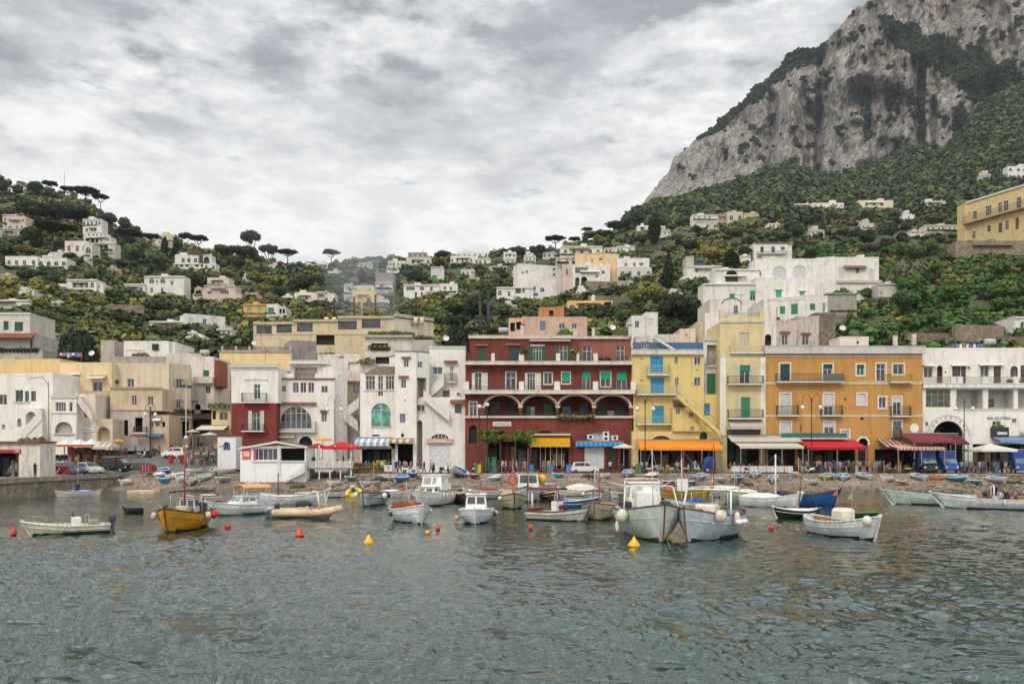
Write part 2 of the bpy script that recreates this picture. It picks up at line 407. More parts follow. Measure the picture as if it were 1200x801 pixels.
# beach: foreshore profile, ledges in the middle, wet band at the water
def beach_z(px,Y):
    px=np.asarray(px,float);Y=np.asarray(Y,float)
    x=(px-600)/1000*Y
    w=np.exp(-((px-640)/120)**6)
    base=np.interp(Y,[88,98,103.5,105,107.0,107.6,111.2],[-2.5,-.7,-.05,.3,.62,1.12,1.86])
    stp=np.interp(Y,[88,97,98.6,98.8,102,102.3,104.6,104.9,107.5,107.8,109.6,109.8,111.2],[-2.5,-.9,-.4,.45,.5,.85,.9,1.15,1.2,1.5,1.55,1.8,1.86])
    rock=fbm(x*.8,Y*.8,o=4,s=21)*.25*np.exp(-((px-450)/70)**4)
    n=fbm(x*.35,Y*.35,o=4,s=2)*.13+fbm(x*2.5,Y*2.5,o=2,s=4)*.03
    return base*(1-w)+stp*w+n*(1-.55*w)*np.clip((111-Y)/4,.1,1)+rock*np.clip((111-Y)/3,0,1)
pa=np.linspace(95,1500,620);yb=np.linspace(90,111.2,110);A,B=np.meshgrid(pa,yb,indexing='ij')
Z=beach_z(A,B)
m,nt,b,o_=newmat('beach_sand')
n1=pos_noise(nt,.35,6,.65);n2=pos_noise(nt,4,5,.75);g=nn(nt,'ShaderNodeNewGeometry');s_=nn(nt,'ShaderNodeSeparateXYZ');nt.links.new(g.outputs['Position'],s_.inputs[0])
col=mixc(nt,ramp(nt,n1,[(.38,0),(.65,1)]),(.125,.097,.07),(.26,.20,.15));col=mixc(nt,ramp(nt,n2,[(.45,0),(.7,.85)]),col,(.10,.08,.055))
wet=ramp(nt,mth(nt,'ADD',s_.outputs[2],mth(nt,'MULTIPLY',n1,.4)),[(.32,1),(.62,0)])
col=mixc(nt,mth(nt,'MULTIPLY',wet,.75),col,(.10,.085,.055));nt.links.new(col,b.inputs['Base Color']);b.inputs['Roughness'].default_value=.9;bump(nt,b,n2,.5,.08)
struct(np_mesh('beach',np.stack([(A-600)/1000*B,B,Z],-1).reshape(-1,3),gridF(620,110),m,True))

# ---------------------------------------------------------------- sea
NX,NY=1150,560
pr=np.linspace(-700,1900,NX);rows=np.concatenate([np.linspace(1000,801,70,endpoint=False),np.linspace(801,575,NY-70)])
Yr=4500/(rows-HOR);A,B=np.meshgrid(pr,Yr,indexing='ij');X=(A-600)/1000*B
def waves(X,Y):
    z=0;r2=np.random.default_rng(5)
    wx=X+fbm(X*.15,Y*.15,o=2,s=31)*1.6;wy=Y+fbm(X*.15,Y*.15,o=2,s=33)*1.6
    dy=Y**2/4500*.5
    for lam,sl in ((4.6,.022),(2.4,.030),(1.45,.045),(.95,.065),(.66,.085),(.46,.085)):
        for k in range(5):
            th=r2.normal(R(86),1.0);ph=r2.uniform(0,6.28);l=lam*r2.uniform(.8,1.25);u=(wx*math.cos(th)+wy*math.sin(th))*2*PI/l+ph
            fade=np.clip(l/(3.2*dy)-.35,0,1);gr=.6+.8*(vnoise(X/(l*5)+k*7.7,Y/(l*4)+lam*3,s=60+k)*.5+.5)      # waves come in groups
            z=z+sl*l/6.28*.62*gr*fade*(1-2*np.abs(np.sin(u/2))**1.15 if lam<2 else np.sin(u))
    patch=.85+1.0*fbm(X*.035,Y*.05,o=3,s=41)
    rip=np.abs(fbm(wx*1.8,wy*2.4,o=3,s=51,g=.5));z=z-rip*.068*np.clip(.75/(3.2*dy)-.3,0,1)+np.abs(fbm(wx*4.2+9,wy*5,o=2,s=55))*.016*np.clip(.3/(3.2*dy)-.3,0,1)
    return z*patch
calm=1-.5*np.clip((B-90)/15,0,1)
calm=calm*(1-.5*np.clip((A-880)/120,0,1)*np.clip((B-50)/30,0,1))
ZW=waves(X,B)*calm*WAVE
m,nt,b,o_=newmat('sea_water')
n1=pos_noise(nt,2.1,3,.55,stretch=(.9,1.3,1));n2=pos_noise(nt,6,3,.55,stretch=(.9,1.2,1));n3=pos_noise(nt,.035,3,.5)
g=nn(nt,'ShaderNodeNewGeometry');s_=nn(nt,'ShaderNodeSeparateXYZ');nt.links.new(g.outputs['Position'],s_.inputs[0])
sh=nn(nt,'ShaderNodeMapRange');nt.links.new(s_.outputs[1],sh.inputs[0]);sh.inputs[1].default_value=62;sh.inputs[2].default_value=100   # shallow over sand by the beach
col=mixc(nt,ramp(nt,n3,[(.4,0),(.65,1)]),(.004,.019,.0145),(.008,.029,.021))
col=mixc(nt,mth(nt,'MULTIPLY',sh.outputs[0],.8),col,(.060,.060,.038))
nt.links.new(col,b.inputs['Base Color']);b.inputs['Specular Tint'].default_value=(.93,1,.95,1);b.inputs['Roughness'].default_value=WR;b.inputs['IOR'].default_value=WIOR
fr_=nn(nt,'ShaderNodeMapRange');nt.links.new(s_.outputs[1],fr_.inputs[0]);fr_.inputs[1].default_value=25;fr_.inputs[2].default_value=65;fr_.inputs[3].default_value=.7;fr_.inputs[4].default_value=2.4
bump(nt,b,mth(nt,'MULTIPLY',mth(nt,'ADD',n1,mth(nt,'MULTIPLY',n2,.45)),mth(nt,'MULTIPLY',fr_.outputs[0],ramp(nt,pos_noise(nt,.055,4,.55,stretch=(.5,1,1)),[(.38,.45),(.62,1.0)]))),1.0,BUMPD)
struct(np_mesh('sea',np.stack([X,B,ZW],-1).reshape(-1,3),gridF(NX,NY),m,True))
q=MB();q.add([(-900,-300,-.14),(900,-300,-.14),(900,112,-.14),(-900,112,-.14)],[(0,1,2,3)]);struct(q.build('sea_bed',m))

# ---------------------------------------------------------------- mountain
SIL=[(690,292),(735,262),(749,245),(759,230),(782,203),(790,184),(813,165),(835,150),(855,134),(866,123),(885,106),(901,92),(916,75),(939,58),(968,52),(978,38),(1001,13),(1016,2),(1050,-14),(1100,-26),(1150,-34),(1250,-40),(1400,-30),(1600,0),(1900,60)]
nu,nv=520,330
pu=np.linspace(700,1560,nu);vv=np.linspace(0,1,nv);A,V_=np.meshgrid(pu,vv,indexing='ij')
top=lin(SIL,A)+fbm(A*.07,A*0,o=5,s=61,g=.6)*7+vnoise(A*.4,A*0,s=62)*1.4;bot=lin(CBASE,A)+14
D0=np.interp(A,[700,760,900,1010,1200,1500,1900],[1480,1400,1220,1100,1060,1100,1250])
vt=.86;vc=np.clip(V_/vt,0,1)
PYm=bot+(top-bot)*vc
Xa=(A-600)/1000*D0;Za=-(PYm-HOR)*D0/1000
ribs=fbm(Xa*.0105+fbm(Xa*.02,Za*.01,o=2,s=70)*.4,Za*.0032,o=5,s=71,g=.55)
r2_=1-np.abs(fbm(Xa*.030,Za*.009,o=4,s=72))*2.2
fine=fbm(Xa*.055,Za*.022,o=5,s=73,g=.6)
led=fbm(Xa*.013,Za*.035,o=3,s=75)
bl=1-np.abs(fbm(Xa*.016+ribs*.6,Za*.0045,o=5,s=77))*2.4
r3_=np.abs(fbm(Xa*.075,Za*.016,o=4,s=78))
D=D0+vc*150-ribs*120-bl*40-r2_*24-fine*22+led*16+r3_*22
gul=lambda c,wd,d,v0,v1,sl=0:d*np.exp(-(((A-(c+sl*(PYm-150)))/wd)**2))*np.clip((PYm-v0)/15,0,1)*np.clip((v1-PYm)/15,0,1)
D=D+gul(960,4,55,60,215,-.03)+gul(1016,9,30,88,170)+gul(1078,7,30,60,190,.1)+gul(905,5,30,100,210)+gul(1094,4,50,110,180)-gul(985,16,50,20,215)-gul(1090,9,35,100,190,.15)-gul(935,10,35,70,200)
back=np.clip((V_-vt)/(1-vt),0,1);D=D+back*260
PYm=PYm+back*14*1.0
X=(A-600)/1000*D;Z=CAMZ-(PYm-HOR)*D/1000
def inzone(px,py):
    """plants on the mountain, as zones of the cliff: 0 bare rock .. 1 thick scrub"""
    t=lin(SIL,px);n=fbm(px*.035,py*.045,o=4,s=81);n2=fbm(px*.12,py*.14,o=3,s=82)
    a=np.exp(-((px-885)/75)**4)*np.clip(1.35-(py-t)/(13+12*n),0,1)                     # scrub along the crest
    a=np.maximum(a,np.exp(-((px-950)/22)**4)*np.clip(1.3-(py-t)/26,0,1))
    c=28+(px-1030)*.52;hw=16+.13*(px-1030)
    bnd=np.clip(1.5-np.abs(py-c)/hw+n*1.1,0,1)*np.clip((px-1020)/25,0,1)
    low=np.clip((py-(lin(CBASE,px)-4+n*14))/8,0,1)
    sp_=np.clip((n*.5+n2*.9-.30)*5,0,1)*.8
    g2=np.exp(-((px-1050)/70)**4)*np.clip((n+.10)*4,0,1)*np.clip((py-40)/20,0,1)*.38
    vert=np.exp(-((px-(1016+(py-120)*.02))/5)**2)*np.clip((py-95)/10,0,1)*np.clip((172-py)/10,0,1)+np.exp(-((px-1080)/6)**2)*np.clip((py-70)/10,0,1)
    rock=np.exp(-((px-1185)/60)**4)*np.clip((62-py)/12,0,1)
    rest=np.clip((px-1110)/14,0,1)*np.clip((py-(60+.05*(px-1100)))/14+n*.8,0,1)*np.clip(.72+n*1.6,0,1)
    r_=np.maximum.reduce([a,bnd*(1-.3*rock),low,sp_,g2,vert*.9,rest])
    return np.clip(r_,0,1)
veg_a=inzone(A,PYm)
tint=fbm(Xa*.006,Za*.006,o=3,s=91)
m,nt,b,o_=newmat('limestone_cliff')
at=nn(nt,'ShaderNodeAttribute',attribute_name='veg');geo=nn(nt,'ShaderNodeNewGeometry')
s1=pos_noise(nt,.022,8,.66,stretch=(1,1,.3));s2=pos_noise(nt,.085,8,.70,stretch=(1,1,.38));s3=pos_noise(nt,.012,4,.6)
v=nn(nt,'ShaderNodeTexVoronoi');v.inputs['Scale'].default_value=.06;mp=nn(nt,'ShaderNodeMapping');mp.inputs['Scale'].default_value=(1,1,.45)
nt.links.new(geo.outputs['Position'],mp.inputs[0]);nt.links.new(mp.outputs[0],v.inputs['Vector'])
col=mixc(nt,ramp(nt,s1,[(.34,0),(.66,1)]),(.27,.242,.21),(.47,.43,.375))
col=mixc(nt,ramp(nt,s3,[(.52,0),(.68,.55)]),col,(.42,.27,.17))
col=mixc(nt,ramp(nt,s2,[(.38,.85),(.475,0)]),col,(.08,.074,.064))
mpc=nn(nt,'ShaderNodeMapping');mpc.inputs['Scale'].default_value=(1,1,.22);wv=nn(nt,'ShaderNodeVectorMath',operation='ADD');nz=nn(nt,'ShaderNodeTexNoise');nz.inputs['Scale'].default_value=.03;nz.inputs['Detail'].default_value=6;sc3=nn(nt,'ShaderNodeVectorMath',operation='SCALE');sc3.inputs['Scale'].default_value=34
nt.links.new(geo.outputs['Position'],nz.inputs['Vector']);nt.links.new(nz.outputs['Color'],sc3.inputs[0]);nt.links.new(geo.outputs['Position'],wv.inputs[0]);nt.links.new(sc3.outputs[0],wv.inputs[1]);nt.links.new(wv.outputs[0],mpc.inputs[0])
crk=nn(nt,'ShaderNodeTexVoronoi',feature='DISTANCE_TO_EDGE');crk.inputs['Scale'].default_value=.045;nt.links.new(mpc.outputs[0],crk.inputs['Vector']);crk2=nn(nt,'ShaderNodeTexVoronoi',feature='DISTANCE_TO_EDGE');crk2.inputs['Scale'].default_value=.13;nt.links.new(mpc.outputs[0],crk2.inputs['Vector'])
col=mixc(nt,ramp(nt,crk.outputs['Distance'],[(.0,.85),(.07,0)]),col,(.07,.064,.056));col=mixc(nt,ramp(nt,crk2.outputs['Distance'],[(.0,.55),(.08,0)]),col,(.10,.092,.08))
s4=pos_noise(nt,.28,6,.75,stretch=(1,1,.5));col=mixc(nt,ramp(nt,s4,[(.40,.75),(.50,0)]),col,(.11,.10,.088));col=mixc(nt,ramp(nt,s4,[(.54,0),(.66,.5)]),col,(.56,.53,.47))
col=mixc(nt,ramp(nt,s2,[(.56,0),(.70,.8)]),col,(.52,.485,.43))
vg=mth(nt,'ADD',at.outputs['Fac'],mth(nt,'MULTIPLY',mth(nt,'SUBTRACT',s2,.5),1.4))
col=mixc(nt,ramp(nt,vg,[(.42,0),(.58,1)]),col,(.028,.036,.018))
nt.links.new(col,b.inputs['Base Color']);b.inputs['Roughness'].default_value=1
bump(nt,b,mth(nt,'ADD',s2,mth(nt,'MULTIPLY',mth(nt,'MINIMUM',crk.outputs['Distance'],.3),1.6)),1.0,11.0)
struct(np_mesh('mountain',np.stack([X,D,Z],-1).reshape(-1,3),gridF(nu,nv),m,True,attrs={'veg':veg_a}))
MT=(A,PYm,X,D,Z,veg_a)
# ---------------------------------------------------------------- plants: crowns of small leaf faces round darker inner masses
ICO=None
def ico():
    global ICO
    if ICO is None:
        bm=bmesh.new();bmesh.ops.create_icosphere(bm,subdivisions=2,radius=1)
        ICO=(np.array([v.co[:] for v in bm.verts]),np.array([[v.index for v in f.verts] for f in bm.faces]));bm.free()
    return ICO
def leaves(lobes,n,size,seed,flat=1.0,core=.78,droop=0):
    """lobes: (x,y,z,rx,ry,rz). returns V, quads, tris"""
    r=np.random.default_rng(seed);L=np.array(lobes,float)
    wt=L[:,3]*L[:,5];idx=r.choice(len(L),n,p=wt/wt.sum())
    d=r.normal(size=(n,3));d /= np.linalg.norm(d,axis=1)[:,None]
    rad=r.uniform(.72,1.12,n)**1.0
    c=L[idx,:3]+d*L[idx,3:6]*rad[:,None]
    nrm=d+r.normal(size=(n,3))*.55;nrm[:,2]+=.25;nrm /= np.linalg.norm(nrm,axis=1)[:,None]
    a=np.cross(nrm,r.normal(size=(n,3)));a /= np.linalg.norm(a,axis=1)[:,None]+1e-9;b_=np.cross(nrm,a)
    s=size*r.uniform(.6,1.4,n)[:,None]
    a=a*s;b_=b_*s*r.uniform(.5,1,n)[:,None]
    bend=nrm*s*.3
    V=np.stack([c-a-b_,c+a-b_*.4+bend,c+a*.6+b_,c-a*.7+b_*.8-bend],1).reshape(-1,3);Q=np.arange(n*4).reshape(n,4)
    iv,itf=ico();VV=[V];T=[];off=n*4
    for k,l in enumerate(L):
        jit=1+.22*vnoise(iv[:,0]*1.7+k*3.1,iv[:,1]*1.7,iv[:,2]*1.7,seed)
        VV.append(iv*jit[:,None]*l[3:6]*core+l[:3]);T.append(itf+off);off+=len(iv)
    return np.concatenate(VV),Q,np.concatenate(T)
def lobes_round(r,R_,h,n=11):
    o=[(0,0,h,R_*.62,R_*.62,R_*.55)]
    for k in range(n):
        t=r.uniform(0,2*PI);e=r.uniform(-.45,.9);q=R_*r.uniform(.5,.7);s=R_*r.uniform(.28,.46)
        o.append((q*math.cos(t)*math.cos(e),q*math.sin(t)*math.cos(e),h+q*math.sin(e)*.85,s,s,s*.85))
    return o
def trunk_mb(h,r0,sp,seed,nb=5):
    r=random.Random(seed);m=MB();x=r.uniform(-.3,.3);pts=[Vector((0,0,-1.2)),Vector((x*.4,0,h*.4)),Vector((x,r.uniform(-.2,.2),h*.75))]
    m.path(pts,[r0*1.2,r0*.85,r0*.65],7)
    for k in range(nb):
        a=2*PI*k/nb+r.uniform(-.4,.4);e=Vector((math.cos(a)*sp,math.sin(a)*sp,h*r.uniform(.95,1.12)))
        mid=pts[2].lerp(e,.5)+Vector((0,0,-.08*h));m.path([pts[2],mid,e],[r0*.6,r0*.4,r0*.16],5)
    return m
M_BARK=paint('4a3b2e',.9,.35,name='bark');M_PINEB=paint('6b4a38',.9,.35,name='bark')
FOL={'dark':foliage((0.036,0.055,0.023)),'mid':foliage((0.079,0.115,0.036)),'olive':foliage((0.128,0.134,0.067)),'yellow':foliage((0.179,0.179,0.045)),'pine':foliage((0.026,0.044,0.020),.4),'vivid':foliage((0.059,0.128,0.028)),'blue':foliage((0.038,0.054,0.033))}
FOL['deep']=foliage((.015,.025,.012),.35)
PROTO={}
def tree_proto(kind,k):
    """meshes for one variant: (crown mesh, trunk mesh) with unit heights in metres"""
    key=(kind,k)
    if key in PROTO:return PROTO[key]
    r=random.Random(hash(kind) % 1000 + k*17 if False else len(kind)*31+k*17)
    if kind == 'round':          # 6 m wide, 6.5 m tall
        lb=lobes_round(r,3.0,3.9,12);V,Q,T=leaves(lb,1500,.26,100+k);tm=trunk_mb(3.2,.22,1.3,k)
    elif kind == 'umbrella':     # 8 m wide, 9 m tall, flat
        lb=[]
        for j in range(26):
            t=j*2.4+r.uniform(-.3,.3);q=3.2*math.sqrt((j+.5)/26);s=r.uniform(.85,1.3);lb.append((q*math.cos(t),q*math.sin(t),8.0+.35*(1-(q/3.2)**2)+r.uniform(-.15,.2),s*1.15,s*1.15,s*.55))
        V,Q,T=leaves(lb,1700,.2,200+k,core=.82);tm=trunk_mb(7.4,.24,2.4,k+5,7)
    elif kind == 'cypress':      # 2.4 m wide, 10 m tall
        lb=[]
        for j in range(15):
            z=.9+j*.62;q=1.05*math.sin(PI*min(1,(j+1.6)/16.5))**.7;lb.append((r.uniform(-.12,.12),r.uniform(-.12,.12),z,q*r.uniform(.85,1.1),q*r.uniform(.85,1.1),.75))
        V,Q,T=leaves(lb,1400,.17,300+k,core=.85);tm=trunk_mb(2,.16,.2,k,2)
    elif kind == 'spread':       # broad, dark: carob / ilex
        lb=lobes_round(r,3.4,3.3,15);lb=[(x*1.25,y*1.25,z*.9,a*1.1,b_*1.1,c*.8) for x,y,z,a,b_,c in lb];V,Q,T=leaves(lb,1700,.26,400+k);tm=trunk_mb(2.4,.26,1.8,k+9)
    else:                        # shrub 2.6 m
        lb=[(r.uniform(-.9,.9),r.uniform(-.9,.9),r.uniform(.5,1.1),r.uniform(.5,.85),r.uniform(.5,.85),r.uniform(.4,.75)) for _ in range(7)];V,Q,T=leaves(lb,800,.15,500+k);tm=trunk_mb(.8,.07,.5,k,4)
    c=np_mesh('crown',V,[Q,T],FOL['mid']);t=tm.build('trunk',M_BARK)
    cm,tme=c.data,t.data;bpy.data.objects.remove(c);bpy.data.objects.remove(t)
    PROTO[key]=(cm,tme);return PROTO[key]
TREE_W={'round':6.4,'umbrella':8.4,'cypress':2.3,'spread':8.6,'shrub':2.9}
TREE_H={'round':6.7,'umbrella':9.0,'cypress':10.2,'spread':6.2,'shrub':1.9}
TREES=[]
NAMES={'round':'broadleaf_tree','umbrella':'umbrella_pine','cypress':'cypress','spread':'spreading_tree','shrub':'shrub'}
def tree(kind,tone,x,y,z,w,h,k=0,label=None,cat='tree',group=None,bark=None):
    cm,tm=tree_proto(kind,k);o=thing(NAMES[kind],label,cat,(x,y,z),random.uniform(0,6.28),group)
    s=(w/TREE_W[kind],w/TREE_W[kind],h/TREE_H[kind])
    for nm,me,mt in (('crown',cm,FOL[tone]),('trunk',tm,M_PINEB if kind == 'umbrella' else M_BARK)):
        c=bpy.data.objects.new(nm,me);COL.objects.link(c);c.parent=o;c.scale=s
        if nm == 'crown':c.material_slots[0].link='OBJECT';c.material_slots[0].material=mt
    return o
def bush_unit(seed,n=46,sz=.26):
    r=random.Random(seed);lb=[(r.uniform(-.45,.45),r.uniform(-.45,.45),r.uniform(.25,.6),r.uniform(.35,.6),r.uniform(.35,.6),r.uniform(.3,.5)) for _ in range(3)]
    rr=np.random.default_rng(seed);L=np.array(lb)
    V,Q,T=leaves(lb,n,sz,seed,core=.8)
    # light inner cores: an octahedron each instead of the fine ball
    oc=np.array([[1,0,0],[0,1,0],[-1,0,0],[0,-1,0],[0,0,1],[0,0,-.6]]);of=np.array([[0,1,4],[1,2,4],[2,3,4],[3,0,4],[1,0,5],[2,1,5],[3,2,5],[0,3,5]])
    VV=[V[:n*4]];TT=[];off=n*4
    for l in L:VV.append(oc*l[3:6]*.95+l[:3]);TT.append(of+off);off+=6
    return np.concatenate(VV),Q,np.concatenate(TT)
def scatter(name,label,cat,pts,mats,units,mi):
    """pts: (x,y,z,sx,sz) rows -> one object of stuff"""
    VV=[];QQ=[];TT=[];MQ=[];MTt=[];off=0;pts=np.asarray(pts);ang=rng.uniform(0,6.28,len(pts));ui=rng.integers(0,len(units),len(pts))
    for u in range(len(units)):
        V,Q,T=units[u];s=np.nonzero(ui == u)[0]
        if not len(s):continue
        p=pts[s];ca,sa=np.cos(ang[s])[:,None],np.sin(ang[s])[:,None]
        x=(V[None,:,0]*ca-V[None,:,1]*sa)*p[:,3:4]+p[:,0:1];y=(V[None,:,0]*sa+V[None,:,1]*ca)*p[:,3:4]+p[:,1:2];z=V[None,:,2]*p[:,4:5]+p[:,2:3]
        VV.append(np.stack([x,y,z],-1).reshape(-1,3));nV=len(V);o=off+np.arange(len(s))*nV
        QQ.append((Q[None]+o[:,None,None]).reshape(-1,4));TT.append((T[None]+o[:,None,None]).reshape(-1,3))
        MQ.append(np.repeat(mi[s],len(Q)));MTt.append(np.repeat(mi[s],len(T)));off+=len(s)*nV
    o=np_mesh(name,np.concatenate(VV),[np.concatenate(QQ),np.concatenate(TT)],mats,mi=np.concatenate([np.concatenate(MQ),np.concatenate(MTt)]))
    return tag(o,label,cat,kind='stuff')
UNITS=[bush_unit(s) for s in range(600,608)]
def spread_points(n,f):
    out=[]
    while len(out)<n:
        p=f()
        if p is not None:out.append(p)
    return out
HOLES=[]          # picture boxes kept free of taller plants: (x0,x1,y0,y1,Y)
def blocked(px,py,r,Y=None,q=.9):
    for a,b_,c,d,yy in HOLES:
        if a-r<px<b_+r and c-r*.3<py<d+r*q and (Y is None or Y<yy+9):return True
    return False
def plant_all():
    # low scrub and garden greenery between the houses
    pts=[];mi=[]
    while len(pts)<12500:
        px=rng.uniform(-120,1330);Y=math.exp(rng.uniform(math.log(150),math.log(640)))
        if px>735 and rng.random()<.12:Y=rng.uniform(600,960)
        z=float(land_z(px,Y));py=HOR+(CAMZ-z)*1000/Y
        x=X_(px,Y);n=float(fbm(x*.02,Y*.02,o=3,s=121));dns=.75+n*.9
        if 560<px<860 and 300<py<372:dns *= .8
        if rng.random()>dns:continue
        s=rng.uniform(1.1,2.6)*(1+Y/600);sc=s*1000/Y
        if blocked(px,py,sc*.35,Y,.35):continue
        if py>470:continue
        pts.append((x,Y,z-.2,s,s*rng.uniform(.6,1.05)));v=n+rng.normal()*.25
        mi.append(4 if px>940 and py>285 and rng.random()<.6 else 0 if v<-.16 else 1 if v<.12 else 2 if v<.30 else 3)
    if 1:scatter('hillside_scrub','low green scrub and garden plants covering the terraced hillside','scrub',pts,[FOL['dark'],FOL['mid'],FOL['olive'],FOL['yellow'],FOL['vivid']],UNITS,np.array(mi))
    # the wood under the cliff
    pts=[];mi=[]
    while len(pts)<9500:
        px=rng.uniform(690,1340);Y=math.exp(rng.uniform(math.log(455),math.log(1120)))
        if Y<1000:z=float(land_z(px,Y))
        else:continue
        py=HOR+(CAMZ-z)*1000/Y
        if py>262-.02*(px-900):continue
        s=rng.uniform(4.2,7.5); 
        if blocked(px,py,s*500/Y,Y):continue
        pts.append((X_(px,Y),Y,z-1,s,s*rng.uniform(.9,1.35)));mi.append(int(rng.choice([0,0,0,1,1,2])))
    scatter('cliff_foot_wood','dense dark green wood on the slope under the limestone cliff','wood',pts,[FOL['dark'],FOL['mid'],FOL['blue']],UNITS,np.array(mi))
    A,PYm,X,D,Z,va=MT;pts=[]
    ii=np.argwhere(va>.45);ii=ii[rng.choice(len(ii),min(len(ii),26000),replace=False)]
    for i,j in ii:
        if A[i,j]>1330 or D[i,j]>1650 or PYm[i,j]<-60:continue
        if va[i,j]<rng.uniform(.4,1.0):continue
        s=rng.uniform(2.6,5.2);pts.append((X[i,j],D[i,j]-1.0,Z[i,j]-s*.3,s,s))
    pts=pts[:11000]
    scatter('cliff_scrub','dark scrub growing in bands and gullies of the limestone cliff','scrub',pts,[FOL['dark'],FOL['blue']],UNITS,rng.integers(0,2,len(pts)))
def tree_px(kind,tone,px,top,bot,wpx,label,k=0,Y=None,**kw):
    """a tree by where it stands on the slope: its foot is found on the land"""
    if Y is None:Y,z=land_at(px,bot)
    else:z=float(land_z(px,Y))
    h=(Z_(top,Y)-z);w=wpx*Y/1000
    HOLES_T.append((px,top,bot,wpx));return tree(kind,tone,X_(px,Y),Y,z,w,max(h,1),k,label,**kw)
HOLES_T=[]
# ---------------------------------------------------------------- facades
class Fac:
    """a vertical wall plane given by two picture columns and their distances"""
    def __init__(s,pa,Ya,pb,Yb=None):
        Yb=Ya if Yb is None else Yb
        s.A=Vector((X_(pa,Ya),Ya,0));B=Vector((X_(pb,Yb),Yb,0));s.d=(B-s.A).normalized();s.n=Vector((s.d.y,-s.d.x,0));s.len=(B-s.A).length
    def uz(s,px,py):
        k=(px-600)/FP       # x = k*y
        # A.x + u d.x = k (A.y + u d.y)
        u=(k*s.A.y-s.A.x)/(s.d.x-k*s.d.y);Y=s.A.y+u*s.d.y;return u,Z_(py,Y)
    def W(s,u,z,n=0):return s.A+s.d*u+s.n*n+Vector((0,0,z))
    def box(s,mb,u0,u1,z0,z1,n0,n1,mi=0):
        c=[s.W(u0,z0,n1),s.W(u1,z0,n1),s.W(u1,z0,n0),s.W(u0,z0,n0),s.W(u0,z1,n1),s.W(u1,z1,n1),s.W(u1,z1,n0),s.W(u0,z1,n0)]
        return mb.hexa(c,mi)
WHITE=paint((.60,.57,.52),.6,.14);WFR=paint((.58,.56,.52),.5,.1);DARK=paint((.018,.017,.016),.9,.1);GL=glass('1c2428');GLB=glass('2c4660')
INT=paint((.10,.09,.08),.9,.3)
RAILM=metal('3a3a38');LRAIL=metal('8f8a80')
